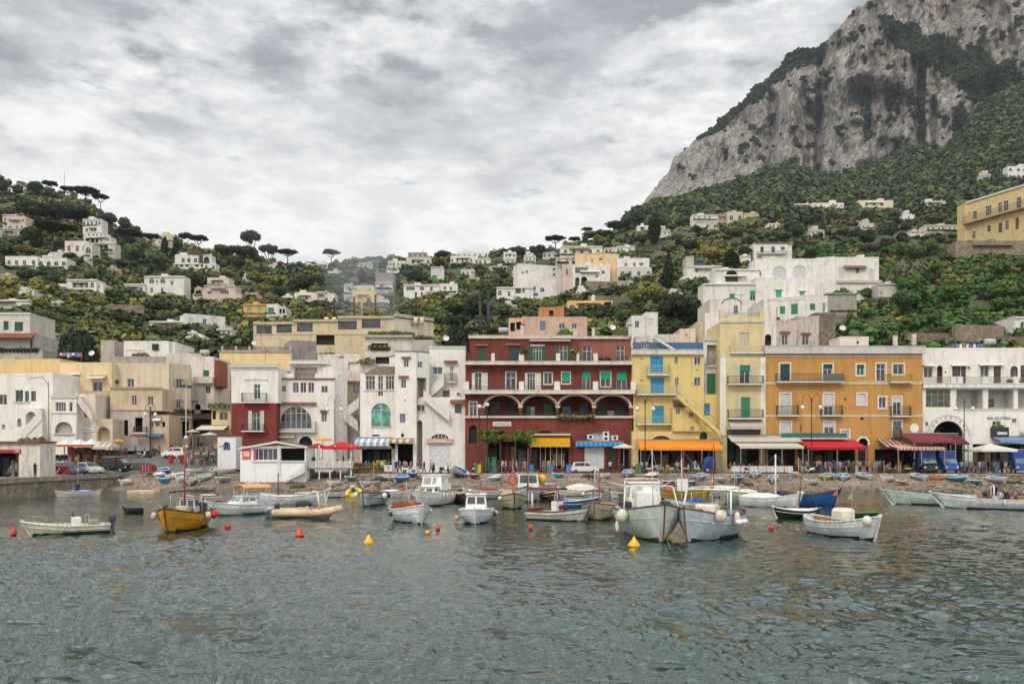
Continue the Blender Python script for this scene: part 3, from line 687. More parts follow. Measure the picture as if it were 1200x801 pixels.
class Bld:
    def __init__(s,name,label,F,x0,x1,ybot,cat='building',group=None):
        u0,z=F.uz((x0+x1)/2,ybot);s.F=F;p=F.W(u0,z,0);s.root=thing(name,label,cat,p,0,group);s.off=p
    def part(s,mb,name,mats,parent=None,label=None,fix=False):
        o=mb.build(name,mats,parent or s.root,s.off,fix)
        if label:o['label']=label
        return o
    def block(s,x0,x1,y0,y1,mat,items=(),depth=8,F=None,down=1.5,roof=True,topcol=None,name='wall',nofront=False,shift=0):
        F=F or s.F;s.F=F
        u0,z1=F.uz(x0,y0);u1,z0=F.uz(x1,y1);z1=max(z1,F.uz(x1,y0)[1]) if False else z1
        z0 -= down;mb=MB();holes=[]
        for it in items:
            if it[0] in HK:
                a,zt=F.uz(it[1],it[3]);b_,zb=F.uz(it[2],it[4]);arch=it[0] in ('aw','ao','as','ag')
                a=max(a,u0+.02);b_=min(b_,u1-.02);zt=min(zt,z1-.02)
                holes.append((a,b_,zb,zt,arch))
        us=sorted({u0,u1,*[h[0] for h in holes],*[h[1] for h in holes]});zs=sorted({z0,z1,*[h[2] for h in holes],*[h[3] for h in holes]})
        for i in range(len(us)-1):
            for j in range(len(zs)-1):
                cu,cz=(us[i]+us[i+1])/2,(zs[j]+zs[j+1])/2
                if any(h[0]<cu<h[1] and h[2]<cz<h[3] for h in holes):continue
                mb.add([F.W(us[i],zs[j]),F.W(us[i+1],zs[j]),F.W(us[i+1],zs[j+1]),F.W(us[i],zs[j+1])],[(0,1,2,3)])
        RD=.28
        for (a,b_,c,d,arch) in holes:
            if arch:
                rx=(b_-a)/2;rz=min(rx,(d-c)*.98);cx=(a+b_)/2;n=12
                arc=[(cx-rx*math.cos(PI*k/n),d-rz+rz*math.sin(PI*k/n)) for k in range(n+1)]
                h=n//2
                for pts,cr in ((arc[:h+1],(a,d)),(arc[h:],(b_,d))):
                    for k in range(len(pts)-1):mb.add([F.W(*cr),F.W(*pts[k]),F.W(*pts[k+1])],[(0,1,2)])
                loop=[(a,c)]+arc+[(b_,c)]
            else:loop=[(a,c),(a,d),(b_,d),(b_,c)]
            for k in range(len(loop)):
                p,q=loop[k],loop[(k+1) % len(loop)]
                mb.add([F.W(*p),F.W(*q),F.W(q[0],q[1],-RD),F.W(p[0],p[1],-RD)],[(0,1,2,3)])
        c=[F.W(u0,z0),F.W(u1,z0),F.W(u1,z0,-depth),F.W(u0,z0,-depth),F.W(u0,z1),F.W(u1,z1),F.W(u1,z1,-depth),F.W(u0,z1,-depth)]
        mb.add(c,[(1,2,6,5),(2,3,7,6),(3,0,4,7)]+([(4,5,6,7)]))
        s.part(mb,name,mat)
        if roof:      # low parapet of the flat roof, standing 3 cm proud
            r_=MB();t=roof if isinstance(roof,(int,float)) and roof is not True else .3
            F.box(r_,u0-.03,u1+.03,z1-.05,z1+t,-.3,.03)
            for ua,ub in ((u0-.03,u0+.27),(u1-.27,u1+.03)):F.box(r_,ua,ub,z1-.047,z1+t-.004,-depth,-.302)
            s.part(r_,'parapet',topcol or mat)
        for it in items:s.item(it,F)
        return s
    def item(s,it,F=None):
        F=F or s.F;k,x0,x1,y0,y1=it[:5];o=it[5] if len(it)>5 else {}
        u0,z1=F.uz(x0,y0);u1,z0=F.uz(x1,y1);w,h=u1-u0,z1-z0;fc=o.get('fc',WFR)
        if k in ('w','aw','ag'):
            arch=k != 'w';nc=o.get('n',2 if w<2.2 else max(2,round(w/.9)));m=MB();n0,n1=-.22,-.14;t=.07
            if k == 'ag':t=.05
            for a,b_ in ((u0,u0+t),(u1-t,u1)):F.box(m,a,b_,z0,z1,n0,n1)
            F.box(m,u0+t,u1-t,z0,z0+t,n0,n1);F.box(m,u0+t,u1-t,z1-t,z1,n0,n1)
            for i in range(1,nc):c=u0+w*i/nc;F.box(m,c-.035,c+.035,z0+t,z1-t,n0,n1-.01)
            if h>1.9 and not o.get('notr'):zz=z0+h*.7;F.box(m,u0+t,u1-t,zz-.03,zz+.03,n0+.01,n1-.02)
            wi=s.part(m,'window' if h<1.9 else 'glazed_door',fc)
            g=MB();g.add([F.W(u0+.02,z0+.02,-.2),F.W(u1-.02,z0+.02,-.2),F.W(u1-.02,z1-.02,-.2),F.W(u0+.02,z1-.02,-.2)],[(0,1,2,3)])
            s.part(g,'pane',o.get('gl',GL),None if False else None) if False else g.build('pane',o.get('gl',GL),wi,s.off)
            if o.get('os'): # open shutters folded against the wall
                for a,b_ in ((u0-w*.5-.04,u0-.04),(u1+.04,u1+w*.5+.04)):s.shut(F,a,b_,z0,z1,.02,.06,o['os'],wi)
        elif k in ('s','as'):
            m=MB();c=(u0+u1)/2
            if o.get('n',2) == 1:s.shut(F,u0,u1,z0,z1,-.2,-.1,o['c'])
            else:s.shut(F,u0,c-.012,z0,z1,-.2,-.1,o['c']);s.shut(F,c+.012,u1,z0,z1,-.2,-.1,o['c'])
        elif k == 'b':       # cloth blind half way down in front of a window
            s.item(('w',x0,x1,y0,y1,{'fc':fc}),F);f=o.get('f',.5);m=MB();F.box(m,u0,u1,z1-h*f,z1,-.1,-.07);s.part(m,'blind',cloth(o['c']))
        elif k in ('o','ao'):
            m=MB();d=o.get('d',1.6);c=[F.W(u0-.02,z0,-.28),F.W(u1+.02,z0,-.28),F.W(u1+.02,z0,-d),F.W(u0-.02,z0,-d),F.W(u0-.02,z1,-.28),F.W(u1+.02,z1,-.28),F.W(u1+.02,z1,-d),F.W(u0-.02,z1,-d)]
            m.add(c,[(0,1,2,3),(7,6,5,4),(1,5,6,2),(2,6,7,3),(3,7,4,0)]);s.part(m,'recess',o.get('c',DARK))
            for q in o.get('in',()):s.inner(q,F,d)
            if w>2.4 and h>2 and 'c' not in o:s.goods(F,u0,u1,z0,z1,d)
        elif k == 'door':m=MB();F.box(m,u0,u1,z0,z1,-.2,-.12);F.box(m,u0+w*.18,u1-w*.18,z0+h*.55,z1-h*.1,-.12,-.1,1);s.part(m,'door',[paint(o['c'],.5,.2),GL])
        elif k == 'fr':      # raised flat surround
            m=MB();t=o.get('t',.18);n1=.035
            F.box(m,u0-t,u0,z0-(t if o.get('sill',1) else 0),z1+t,-.02,n1);F.box(m,u1,u1+t,z0-(t if o.get('sill',1) else 0),z1+t,-.02,n1);F.box(m,u0,u1,z1,z1+t,-.02,n1)
            if o.get('sill',1):F.box(m,u0,u1,z0-t,z0,-.02,n1+.05)
            s.part(m,'surround',o.get('c',WHITE))
        elif k == 'led':m=MB();F.box(m,u0,u1,z0,z1,-.02,o.get('d',.25));F.box(m,u0-.03,u1+.03,z1,z1+.07,-.02,o.get('d',.25)+.06);s.part(m,'cornice',o.get('c',WHITE))
        elif k == 'pier':m=MB();F.box(m,u0,u1,z0,z1,o.get('n0',0.0),o.get('n1',.3));s.part(m,o.get('nm','pier'),o.get('c',WHITE))
        elif k == 'bal':
            d=o.get('d',.9);m=MB();zf=z0;F.box(m,u0,u1,zf-.16,zf,-.02,d);s_=s.part(m,'balcony',o.get('sc',WHITE));st=o.get('st','rail');m=MB()
            if st == 'solid':F.box(m,u0,u1,zf,z1,d-.12,d);F.box(m,u0,u0+.12,zf,z1,0,d-.12);F.box(m,u1-.12,u1,zf,z1,0,d-.12)
            elif st == 'cloth':F.box(m,u0,u1,zf+.05,z1,d-.03,d)
            else:
                for zz in (z1,zf+.08):F.box(m,u0,u1,zz-.03,zz+.02,d-.06,d-.01);F.box(m,u0,u0+.05,zz-.03,zz+.02,0,d-.06);F.box(m,u1-.05,u1,zz-.03,zz+.02,0,d-.06)
                n=max(3,int((u1-u0)/o.get('sp',.17)))
                for i in range(n+1):c=u0+.02+(u1-u0-.04)*i/n;F.box(m,c-.016,c+.016,zf,z1,d-.05,d-.018)
                for i in range(1,5):F.box(m,u0,u0+.03,zf,z1,d*i/5-.01,d*i/5+.02);F.box(m,u1-.03,u1,zf,z1,d*i/5-.01,d*i/5+.02)
            m.build('railing',o.get('c',RAILM),s_,s.off)
        elif k == 'rail':    # parapet or railing in line with the wall
            m=MB();d=o.get('d',0)
            if o.get('st') == 'solid':F.box(m,u0,u1,z0,z1,d-.14,d)
            else:
                F.box(m,u0,u1,z1-.05,z1,d-.06,d);F.box(m,u0,u1,(z0+z1)/2-.02,(z0+z1)/2+.01,d-.05,d-.01);n=max(3,int((u1-u0)/o.get('sp',.18)))
                for i in range(n+1):c=u0+.02+(u1-u0-.04)*i/n;F.box(m,c-.015,c+.015,z0,z1-.05,d-.045,d-.015)
            s.part(m,'railing',o.get('c',RAILM))
        elif k == 'awn':
            d=o.get('d',1.6);dr=o.get('v',.3);m=MB()
            m.add([F.W(u0,z1,.02),F.W(u1,z1,.02),F.W(u1+.05,z0+dr,d),F.W(u0-.05,z0+dr,d),F.W(u0,z1-.04,.02),F.W(u1,z1-.04,.02),F.W(u1+.05,z0+dr-.04,d-.01),F.W(u0-.05,z0+dr-.04,d-.01)],[(3,2,1,0),(4,5,6,7),(0,1,5,4),(1,2,6,5),(3,0,4,7)])
            F.box(m,u0-.05,u1+.05,z0,z0+dr,d-.012,d+.012,1);a=s.part(m,'awning',[o['m'] if 'm' in o else cloth(o['c']),o['vm'] if 'vm' in o else (o['m'] if 'm' in o else cloth(o.get('vc',o['c'])))],label=o.get('lab'))
            m=MB();F.box(m,u0-.06,u1+.06,z1-.02,z1+.12,.0,.14)
            for u in (u0+.1,u1-.1):m.tube(F.W(u,z1-.3,.05),F.W(u,z0+dr,d-.03),.025,5)
            m.build('frame',LRAIL,a,s.off)
            if o.get('posts'):
                m=MB()
                for i in range(o['posts']):u=u0+.1+(u1-u0-.2)*i/(o['posts']-1);F.box(m,u-.05,u+.05,z0-2.1,z0+dr,d-.12,d-.02)
                m.build('post',LRAIL,a,s.off)
        elif k == 'hood':
            m=MB();d=o.get('d',.5);m.add([F.W(u0,z1,.01),F.W(u1,z1,.01),F.W(u1+.05,z0,d),F.W(u0-.05,z0,d),F.W(u0,z1-.1,.01),F.W(u1,z1-.1,.01),F.W(u1+.05,z0-.08,d),F.W(u0-.05,z0-.08,d)],[(3,2,1,0),(4,5,6,7),(0,1,5,4),(1,2,6,5),(3,0,4,7),(2,3,7,6)])
            s.part(m,'hood',o.get('c',tiles()))
        elif k == 'arc':     # moulding round an arch
            m=MB();cx=(u0+u1)/2;rx=(u1-u0)/2;t=o.get('t',.28);n=18;zc=z1-min(rx,h)
            rz=min(rx,h);q=[[(cx-r_*math.cos(PI*i/n),zc+rr*math.sin(PI*i/n)) for i in range(n+1)] for r_,rr in ((rx,rz),(rx+t,rz+t))]
            for i in range(n):
                a,b_,c,d=q[0][i],q[0][i+1],q[1][i+1],q[1][i];m.hexa([F.W(*a,0),F.W(*b_,0),F.W(*c,0),F.W(*d,0),F.W(*a,.07),F.W(*b_,.07),F.W(*c,.07),F.W(*d,.07)])
            if zc-z0>.15:F.box(m,u0-t,u0,z0,zc,0,.068);F.box(m,u1,u1+t,z0,zc,0,.068)
            s.part(m,'arch_moulding',o.get('c',WHITE))
        elif k == 'ac':
            m=MB();F.box(m,u0,u1,z0,z1,.02,.35);n=10;cx,cz=(u0+u1)/2,(z0+z1)/2;r_=min(u1-u0,h)*.36
            m.add([F.W(cx+r_*math.cos(2*PI*i/n),cz+r_*math.sin(2*PI*i/n),.354) for i in range(n)],[tuple(range(n))],1);s.part(m,'air_conditioner',[WFR,DARK])
        elif k == 'stair':   # outside flight along the wall: x0,y0 top end ; x1,y1 bottom end
            z0u=F.uz(x0,y0);z1u=F.uz(x1,y1);n=o.get('n',12);d=o.get('d',1.3);m=MB();(ua,za),(ub,zb)=z0u,z1u;pr_=o.get('ph',.9)
            for i in range(n):
                a,b_=ua+(ub-ua)*i/n,ua+(ub-ua)*(i+1)/n;zt=za+(zb-za)*(i+.5)/n;F.box(m,min(a,b_),max(a,b_),zt-.55 if not o.get('solid') else zb-.5,zt,.01,d)
            st=s.part(m,'staircase',o.get('sc',WHITE));m=MB();zd=.12
            if o.get('open'):
                for t_ in np.linspace(0,1,14):u,z=ua+(ub-ua)*t_,za+(zb-za)*t_;m.tube(F.W(u,z,d-.05),F.W(u,z+pr_,d-.05),.02,4)
                m.tube(F.W(ua,za+pr_,d-.05),F.W(ub,zb+pr_,d-.05),.03,5)
            else:
                m.hexa([F.W(ua,za-.6,d),F.W(ub,zb-.6,d),F.W(ub,zb-.6,d+zd),F.W(ua,za-.6,d+zd),F.W(ua,za+pr_,d),F.W(ub,zb+pr_,d),F.W(ub,zb+pr_,d+zd),F.W(ua,za+pr_,d+zd)])
            m.build('parapet',o.get('c',WHITE),st,s.off)
        elif k == 'pl':      # potted plants along a ledge
            V,Q,T=UNITS[int(rng.integers(0,8))];n=max(1,int(w/.7));VV=[];QQ=[];TT=[];off=0;d=o.get('d',.5)
            for i in range(n):
                p=F.W(u0+w*(i+.5)/n,z0,d);sc_=min(h,.9)*rng.uniform(.75,1.15);VV.append(V*np.array([sc_,sc_,sc_])+np.array(p));QQ.append(Q+off);TT.append(T+off);off+=len(V)
            ob=np_mesh('potted_plants',np.concatenate(VV)-np.array(s.off),[np.concatenate(QQ),np.concatenate(TT)],FOL[o.get('c','mid')],parent=s.root)
        elif k == 'txt':s.text(it[5]['t'],F,u0,u1,z0,z1,it[5])
        elif k == 'sign':m=MB();F.box(m,u0,u1,z0,z1,.02,o.get('d',.12));s.part(m,'sign',paint(o['c'],.5,.08))
    def goods(s,F,u0,u1,z0,z1,d):      # shelves, counters and stock dimly seen inside a shop
        m=MB();r_=random.Random(int(u0*10)+int(z1*7));ms=[paint(c,.7,.3) for c in ('5a4030','8a7050','7a2a20','3a4a5a','a08a60','6a6a60')];u=u0+.1
        while u<u1-.5:
            w=r_.uniform(.4,1.1);h=(z1-z0-1.2)*r_.uniform(.3,.95);F.box(m,u,min(u+w,u1-.05),z0,z0+1.2+h,-d+.02,-d+r_.uniform(.3,.9),r_.randrange(6));u+=w+r_.uniform(0,.5)
        s.part(m,'shop_interior',ms)
    def inner(s,q,F,d):
        k,x0,x1,y0,y1,o=q;u0,z1=F.uz(x0,y0);u1,z0=F.uz(x1,y1);m=MB();F.box(m,u0,u1,z0,z1,-d,-d+.08);s.part(m,k,paint(o,.6,.2))
    def shut(s,F,u0,u1,z0,z1,n0,n1,c,parent=None):
        m=MB();F.box(m,u0,u1,z0,z1,n0,n1-.02);n=max(3,int((z1-z0)/.17));t=.05
        for i in range(n):z=z0+t+(z1-z0-2*t)*i/n;F.box(m,u0+t,u1-t,z,z+(z1-z0-2*t)/n*.55,n1-.02,n1-.004)
        for a,b_ in ((u0,u0+t),(u1-t,u1)):F.box(m,a,b_,z0,z1,n1-.02,n1)
        o=m.build('shutter',paint(c,.55,.2),parent or s.root,s.off);return o
    def text(s,t,F,u0,u1,z0,z1,o):
        cu=bpy.data.curves.new('lettering','FONT');cu.body=t;cu.size=1;cu.extrude=.015
        ob=bpy.data.objects.new('lettering',cu);COL.objects.link(ob);bpy.context.view_layer.update()
        me=bpy.data.meshes.new_from_object(ob.evaluated_get(bpy.context.evaluated_depsgraph_get()));bpy.data.objects.remove(ob)
        xs=[v.co.x for v in me.vertices];ys=[v.co.y for v in me.vertices];a,b_,c,d=min(xs),max(xs),min(ys),max(ys)
        for v in me.vertices:
            uu=u0+(v.co.x-a)/(b_-a)*(u1-u0);zz_=z0+(v.co.y-c)/(d-c)*(z1-z0);v.co=F.W(uu,zz_,o.get('n',.05)+v.co.z)-s.off
        me.materials.append(o.get('m') or paint(o.get('c','303030'),.6,.05));r_=bpy.data.objects.new('lettering',me);COL.objects.link(r_);r_.parent=s.root
    def arctext(s,t,F,px,py,rad_px,a0,a1,hgt,c='505048'):
        u,z=F.uz(px,py);r_=rad_px/1000*F.A.y
        for i,ch in enumerate(t):
            a=R(a0+(a1-a0)*i/(len(t)-1));cu=bpy.data.curves.new('letter','FONT');cu.body=ch;cu.size=hgt;cu.extrude=.015;cu.align_x='CENTER'
            ob=bpy.data.objects.new('letter',cu);COL.objects.link(ob);bpy.context.view_layer.update()
            me=bpy.data.meshes.new_from_object(ob.evaluated_get(bpy.context.evaluated_depsgraph_get()));bpy.data.objects.remove(ob)
            ca,sa=math.cos(a-PI/2),math.sin(a-PI/2)
            for v in me.vertices:
                x,y=v.co.x*ca-v.co.y*sa,v.co.x*sa+v.co.y*ca;v.co=F.W(u+r_*math.cos(a)+x,z+r_*math.sin(a)+y,.09+v.co.z)-s.off
            me.materials.append(paint(c,.6,.05));ob=bpy.data.objects.new('letter',me);COL.objects.link(ob);ob.parent=s.root
HK=('w','aw','ag','s','as','b','o','ao','door')
def W(x0,x1,y0,y1,**o):return ('w',x0,x1,y0,y1,o)
def grille(x0,x1,y0,y1,**o):return ('w',x0,x1,y0,y1,dict(n=max(4,int((x1-x0)/2.3)),notr=1,fc=paint((.10,.085,.07),.7,.2),**o))
# ---------------------------------------------------------------- the seafront row
cW=(.64,.61,.555);cWd=(.50,.465,.41);GRN='0f5a3c';GRB='1f9a78';BLU='1a86b8';DRED='5a2a20'
pW=plaster(cW,.4);pWs=plaster(cWd,.8);pY=plaster((.58,.46,.25),.45);pB=plaster((.50,.42,.31),.5);pB2=plaster((.47,.37,.25),.5);pGr=plaster((.36,.33,.29),.6)
# 1 white cluster, far left
F=Fac(-70,122,90,122)
b_=Bld('white_house','low white rounded seafront houses with outside steps, behind the quay hut at far left',F,-70,90,525)
b_.block(-75,17,440,520,pW,[W(-2,8,462,474),W(-40,-30,462,474),W(2,6,497,503),W(-30,-20,494,504)],9)
b_.block(17,62,440,520,pW,[W(18,27,457,471,fc=paint('7a6a58')),W(29,34,458,471,fc=paint('8a8a88')),W(36,42,458,470,fc=paint('8a8a88')),('led',16,35,471,472,{'d':.15}),('aw',20,25,490,500,{})],10,F=Fac(17,121.5,62,120.5))
b_.block(60,89.5,466,520,pW,[W(65,77,471,482,n=4),W(81,85,471,482,n=1),('ao',64,85,494,508,{'d':.6,'c':pGr}),('led',60,90,464,466,{'d':.2}),('led',60,90,483.5,484.5,{'d':.1}),('led',63,87,508,509,{'d':.25})],8,F=Fac(60,119,90,119))
b_.block(61.5,74,441,464,pW,[W(62.5,72,442,449,n=4)],5,F=Fac(60,124,90,124))
b_.item(('stair',54,30,487,512,{'n':10,'d':1.0,'solid':1}),Fac(17,119,62,119))
b_.block(26,47,478,520,pW,[('ao',30,42,482,505,{'d':1.2,'c':pW})],3,F=Fac(17,119.8,62,119.8),roof=False)
b_=Bld('cream_house','cream house with a dark arched loggia and a white name board, beside the white houses',Fac(90,121,132,121),90,132,525)
b_.block(90,112,464,520,plaster((.58,.52,.43),.5),[('ao',92,103,478,488.5,{'d':1.2}),('sign',96.5,110,501,505.5,{'c':'d8dcdf'}),('txt',98.5,108,502.2,504.3,{'t':'BAR  NAUTICO' if False else '- - - - -','n':.14,'c':'2a5a9a'})],8)
b_.block(112,132,493,522,pB,[('ao',114,129,500,516,{'d':.8,'c':pB2})],4)
b_.item(('stair',91,112,463,490,{'n':10,'d':.8,'ph':.7,'c':pWs}),Fac(90,120,132,120))
# 2 long yellow building
b_=Bld('yellow_building','long yellow building with an awning over its balcony, above the white houses at left',Fac(-60,134,128,128),17,128,500)
b_.block(-60,70,424,470,plaster((.56,.42,.20),.4),[],9,F=Fac(-60,136,70,133),roof=.2)
b_.block(70,131,426,500,plaster((.60,.47,.28),.4),[W(84,93,438,452,gl=GL,fc=paint('1b1b1b')),W(108.5,120,447,458.5,fc=WFR),('bal',103,129,458.5,467,{'st':'rail','c':LRAIL}),('awn',105,125,440.5,444,{'c':'d8c8b0','d':1.2,'v':.1}),W(113,118.5,474,486,fc=paint('33302c')),('hood',83,94.5,437,438.5,{'c':WFR,'d':.3}),('pl',103,129,464,467,{'d':.7})],9,F=Fac(70,126,131,126),roof=.2)
b_.block(-75,17,421,440,pGr,[],6,F=Fac(-75,140,17,140),roof=.4)
# 3 beige
b_=Bld('beige_building','wide beige plastered building with a lower front wing, left of the street opening',Fac(128,128,225,128),128,223,512)
b_.block(128,198,427.5,505,pB,[('o',132,135,434,448,{'d':.5}),W(149,157,443.5,453.5),('pl',132,139,444,449,{'d':.2})],9,F=Fac(128,127.5,198,127.5))
b_.block(198,223.5,427.5,513,pB,[W(207,214,443.5,455,os='a89a84'),W(207,212,468,479,os='a89a84'),('bal',202,220,479.5,488,{'c':RAILM}),('pl',202,220,478,484,{'d':.8}),('o',203,222,493,513,{'d':2}),('led',202,224,490,491,{'d':.3,'c':pB})],9,F=Fac(198,128,224,131))
b_.block(129,190,455,480.5,pB2,[W(154,160,463,475),W(173,179.5,464,474.5),('led',129,190,454,456,{'d':.15,'c':plaster((.34,.27,.2),.5)})],5,F=Fac(129,124,190,124),roof=False,down=.1)
b_.block(129,175,480.5,516,plaster((.40,.36,.32),.6),[('o',145,150,492,510,{}),('o',158,167,489,506,{}),('bal',158,173,500,506.5,{'d':.5}),('led',129,176,479.8,480.8,{'d':.12,'c':pB})],5,F=Fac(129,123.8,175,123.8),roof=False)
b_.block(175,198,486,520,pB2,[W(182,187,493,500),('awn',180,189,489,493,{'c':'d8d2c8','d':.5,'v':.1}),('o',190,193.5,494,500,{'d':.4}),('o',176,179,494,500,{'d':.4}),('awn',175,192,508.5,512,{'c':'2c6f9a','d':1.2,'v':.15})],5,F=Fac(175,124.5,198,124.5),roof=False)
b_.item(('awn',156,171,508.5,511.5,{'c':'8a2a24','d':1.0,'v':.15}),Fac(129,123,175,123))
# 4 pinkish white with green blind
b_=Bld('pink_house','weathered pinkish white house with one small green blind, at the end of the street',Fac(222,138,258,138),222,258,512)
b_.block(222,251,420,480,plaster((.60,.52,.46),.75),[('b',238,245,433.5,441,{'c':'0d6a44','f':.95}),('bal',229,251,442,448,{'st':'solid','c':plaster((.55,.47,.40),.5)}),W(240.5,246.5,452,461),('ao',228,235,473,486,{'d':.8}),('bal',224,233,461,468,{'st':'solid','c':pWs})],8)
b_.block(251,257,422,442,paint('6e2d24'),[],4,roof=False)
b_.block(222,250,480,515,plaster((.42,.38,.34),.6),[('o',226,247,488,508,{'d':2})],8,roof=False)
b_.item(('hood',223,250,484,489,{'c':paint('4a3a30'),'d':1.4}))
b_=Bld('yellow_cottage','small yellow cottage with one arched window and plants on its roof terrace',Fac(248,129,271,129),248,271,515)
b_.block(248,270.5,478,514,pY,[('aw',257,267,482,492,{}),('o',249,253,481,491,{'d':.5}),('led',243,271,477,479,{'d':.4}),('pl',243,268,471,478,{'d':.2,'c':'mid'}),('awn',236,268,498.5,504,{'c':'d8cdb8','d':2.2,'v':.2})],5)
# 5 yellow behind
b_=Bld('yellow_terrace_building','plain yellow building with a brick red roof fence, behind the white and red house',Fac(257,148,341,148),257,341,472)
b_.block(257,341,412,472,plaster((.64,.48,.25),.35),[('led',256,342,410.5,412.5,{'d':.2,'c':pGr}),('rail',259,341,406,410.5,{'c':paint('6b3528'),'sp':.09,'d':-.3}),('bal',257,271,440,446,{'st':'rail','d':.9}),W(262,269,452,466),('bal',262,272,462,470,{}),('pl',257,269,441,446,{'d':.5})],8,roof=False)
b_.block(341,371,398,425,plaster((.24,.22,.19),.7),[],6,F=Fac(341,149,371,151),roof=False)
for i in range(6):b_.item(('pier',259+i*16,261+i*16,405,411,{'c':pGr,'n0':-.45,'n1':-.15,'nm':'fence_post'}),Fac(257,148,341,148))
# 6 white over red, left one
b_=Bld('white_and_red_house','white house with a dark red lower front and balconies, above the pier restaurant',Fac(271,119,326,119),271,326,545)
rd=plaster((.16,.035,.026),.35)
b_.block(271,326,430,472,plaster(cW,.35),[W(297.5,305,450,467.5,gl=GL),('bal',285,313.5,461,471,{}),('led',270,327,427.5,430,{'d':.3}),('led',271,326,432.5,433.2,{'d':.06}),('fr',288,313,445.5,446.5,{'t':.12,'sill':0,'c':pGr})],9,roof=False,down=0)
b_.block(271.5,324,472,545,rd,[W(296,304.5,483,504),('bal',285,311,497,504.5,{})],9,roof=False)
F=b_.F
for a,c in ((291,295.5),(305,309.5)):
    u0,z1=F.uz(a,481);u1,z0=F.uz(c,504);b_.shut(F,u0,u1,z0,z1,.02,.07,(.55,.5,.42))
F=Fac(324,121,393,121)
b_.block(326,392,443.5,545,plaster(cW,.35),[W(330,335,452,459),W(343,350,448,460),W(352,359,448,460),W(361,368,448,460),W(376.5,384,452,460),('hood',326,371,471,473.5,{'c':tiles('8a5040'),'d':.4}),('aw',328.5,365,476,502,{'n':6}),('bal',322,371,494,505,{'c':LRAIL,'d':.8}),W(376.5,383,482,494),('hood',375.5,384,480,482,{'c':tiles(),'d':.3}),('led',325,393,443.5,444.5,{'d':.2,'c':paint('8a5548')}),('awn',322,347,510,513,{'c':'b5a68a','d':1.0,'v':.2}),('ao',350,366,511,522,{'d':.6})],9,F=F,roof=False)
b_.block(340,382,424.5,444,plaster(cWd,.5),[('o',345,372,430,443,{'d':1.2,'c':pWs}),('led',338,386,423,426.5,{'d':.7})],5,F=Fac(324,124,393,124),roof=False)
b_.item(('rail',326,344,437.5,443.5,{'st':'solid','c':pW}),F);b_.item(('rail',369,392,437.5,443.5,{'st':'solid','c':pW}),F);b_.item(('rail',345,369,437.5,443.5,{}),F)
# 7 plain white slab and steps
b_=Bld('plain_white_house','plain windowless white slab house with a stepped side wing, between two larger white houses',Fac(392,123,422,123),392,422,545)
b_.block(391.5,407,431,545,pW,[('o',397,398.5,440,442,{'d':.3})],7,F=Fac(391,121.5,407,123))
b_.block(407,422.5,446,480,pB,[W(413,416.5,450,461),W(417.5,421.5,450,461),('hood',407,423,446,448.5,{'c':tiles(),'d':.4})],6,F=Fac(407,126,424,126),roof=False)
b_.block(407,422.5,480,545,pWs,[('ao',415,421,486,500,{'d':.6})],6,F=Fac(407,125.8,424,125.8),roof=False)
b_.item(('stair',422,405,473,486,{'n':9,'d':.8}),Fac(407,124,424,124));b_.item(('stair',404,421,487,501,{'n':9,'d':.9,'c':pWs}),Fac(400,123,424,123))
b_.block(404,421.8,501,545,pWs,[],3,F=Fac(400,124.4,424,124.4),roof=False)
# 8 big white house
b_=Bld('big_white_house','big white house with a green arched window and zigzag stairs, left of the red one',Fac(422,119,545,119),422,545,549)
TEAL=glass('3a6a60')
b_.block(422,463,437,513,pW,[W(428.5,439.5,440,456.5,n=3),W(443,449,440,464),W(452,462,440,456.5,n=3),('led',427,463,457,458,{'d':.1}),('ag',435,458,472,500,{'gl':TEAL,'fc':paint('c8ccc4'),'n':2}),('led',435,458.5,500,500.8,{'d':.12}),('o',436,445,509,511,{'d':.3})],9,roof=False)
b_.block(422,463,513,549,pW,[('o',424,459,522,546,{'d':4})],9,roof=False)
m=MB();F=b_.F;u0,z0=F.uz(427,437.5);u1,z1=F.uz(463,427); 
m.add([F.W(u0,z0,.25),F.W(u1,z0,.25),F.W(u1,z0,-6),F.W(u0,z0,-6),F.W(u0+1.6,z1,-2.5),F.W(u1,z1,-2.5)],[(0,1,5,4),(1,2,5),(2,3,4,5),(3,0,4),(0,3,2,1)]);b_.part(m,'roof',tiles('7a6a4c'))
b_.block(463,488,412,549,pW,[W(473,479,421,430),('hood',471,481.5,417.8,419.5,{'c':tiles(),'d':.25}),W(470,476,444,454.5),('hood',467.5,479,440,442,{'c':tiles(),'d':.3}),('s',468.5,475,484.5,495,{'c':'6f7680','n':1}),('o',474,475.5,468,470,{'d':.2}),('ao',470,473.5,507.5,511.5,{'d':.3}),('o',466,484,520,546,{'d':4})],9,F=Fac(463,118,488,118),roof=.15,topcol=paint('7d6a5c'))
b_.block(488,503,412,465,pW,[W(489.5,495.5,423,431,gl=GLB),('o',488.5,500,442,465,{'d':1.6,'c':pGr})],8,F=Fac(488,118.3,503,119.5),roof=.15,topcol=paint('7d6a5c'),down=0)
b_.block(488,546,465,549,pW,[W(488.5,498,474,482),('led',486,499,482.5,483.5,{'d':.1}),('ao',488.3,495,492.5,549,{'d':1.2,'c':pGr}),W(533,541,474,484,fc=paint('5a3a2c')),('hood',528,545,468,472.5,{'c':tiles('9a4c38'),'d':.6}),('s',503,528.5,521,546,{'c':(.62,.61,.60),'n':1}),('led',500,531,514.5,519,{'d':.3,'c':plaster((.52,.34,.28),.4)}),('aw',505,526,508,514.2,{'n':5}),('sign',506,524,515.3,518.3,{'c':'c9b0a4','d':.36}),('txt',508,522,515.9,517.8,{'t':'MARINA','n':.38,'c':'403030'}) if 0 else ('o',511,512,496,497,{'d':.2})],9,F=Fac(486,118.8,546,118.8),roof=False,down=.5)
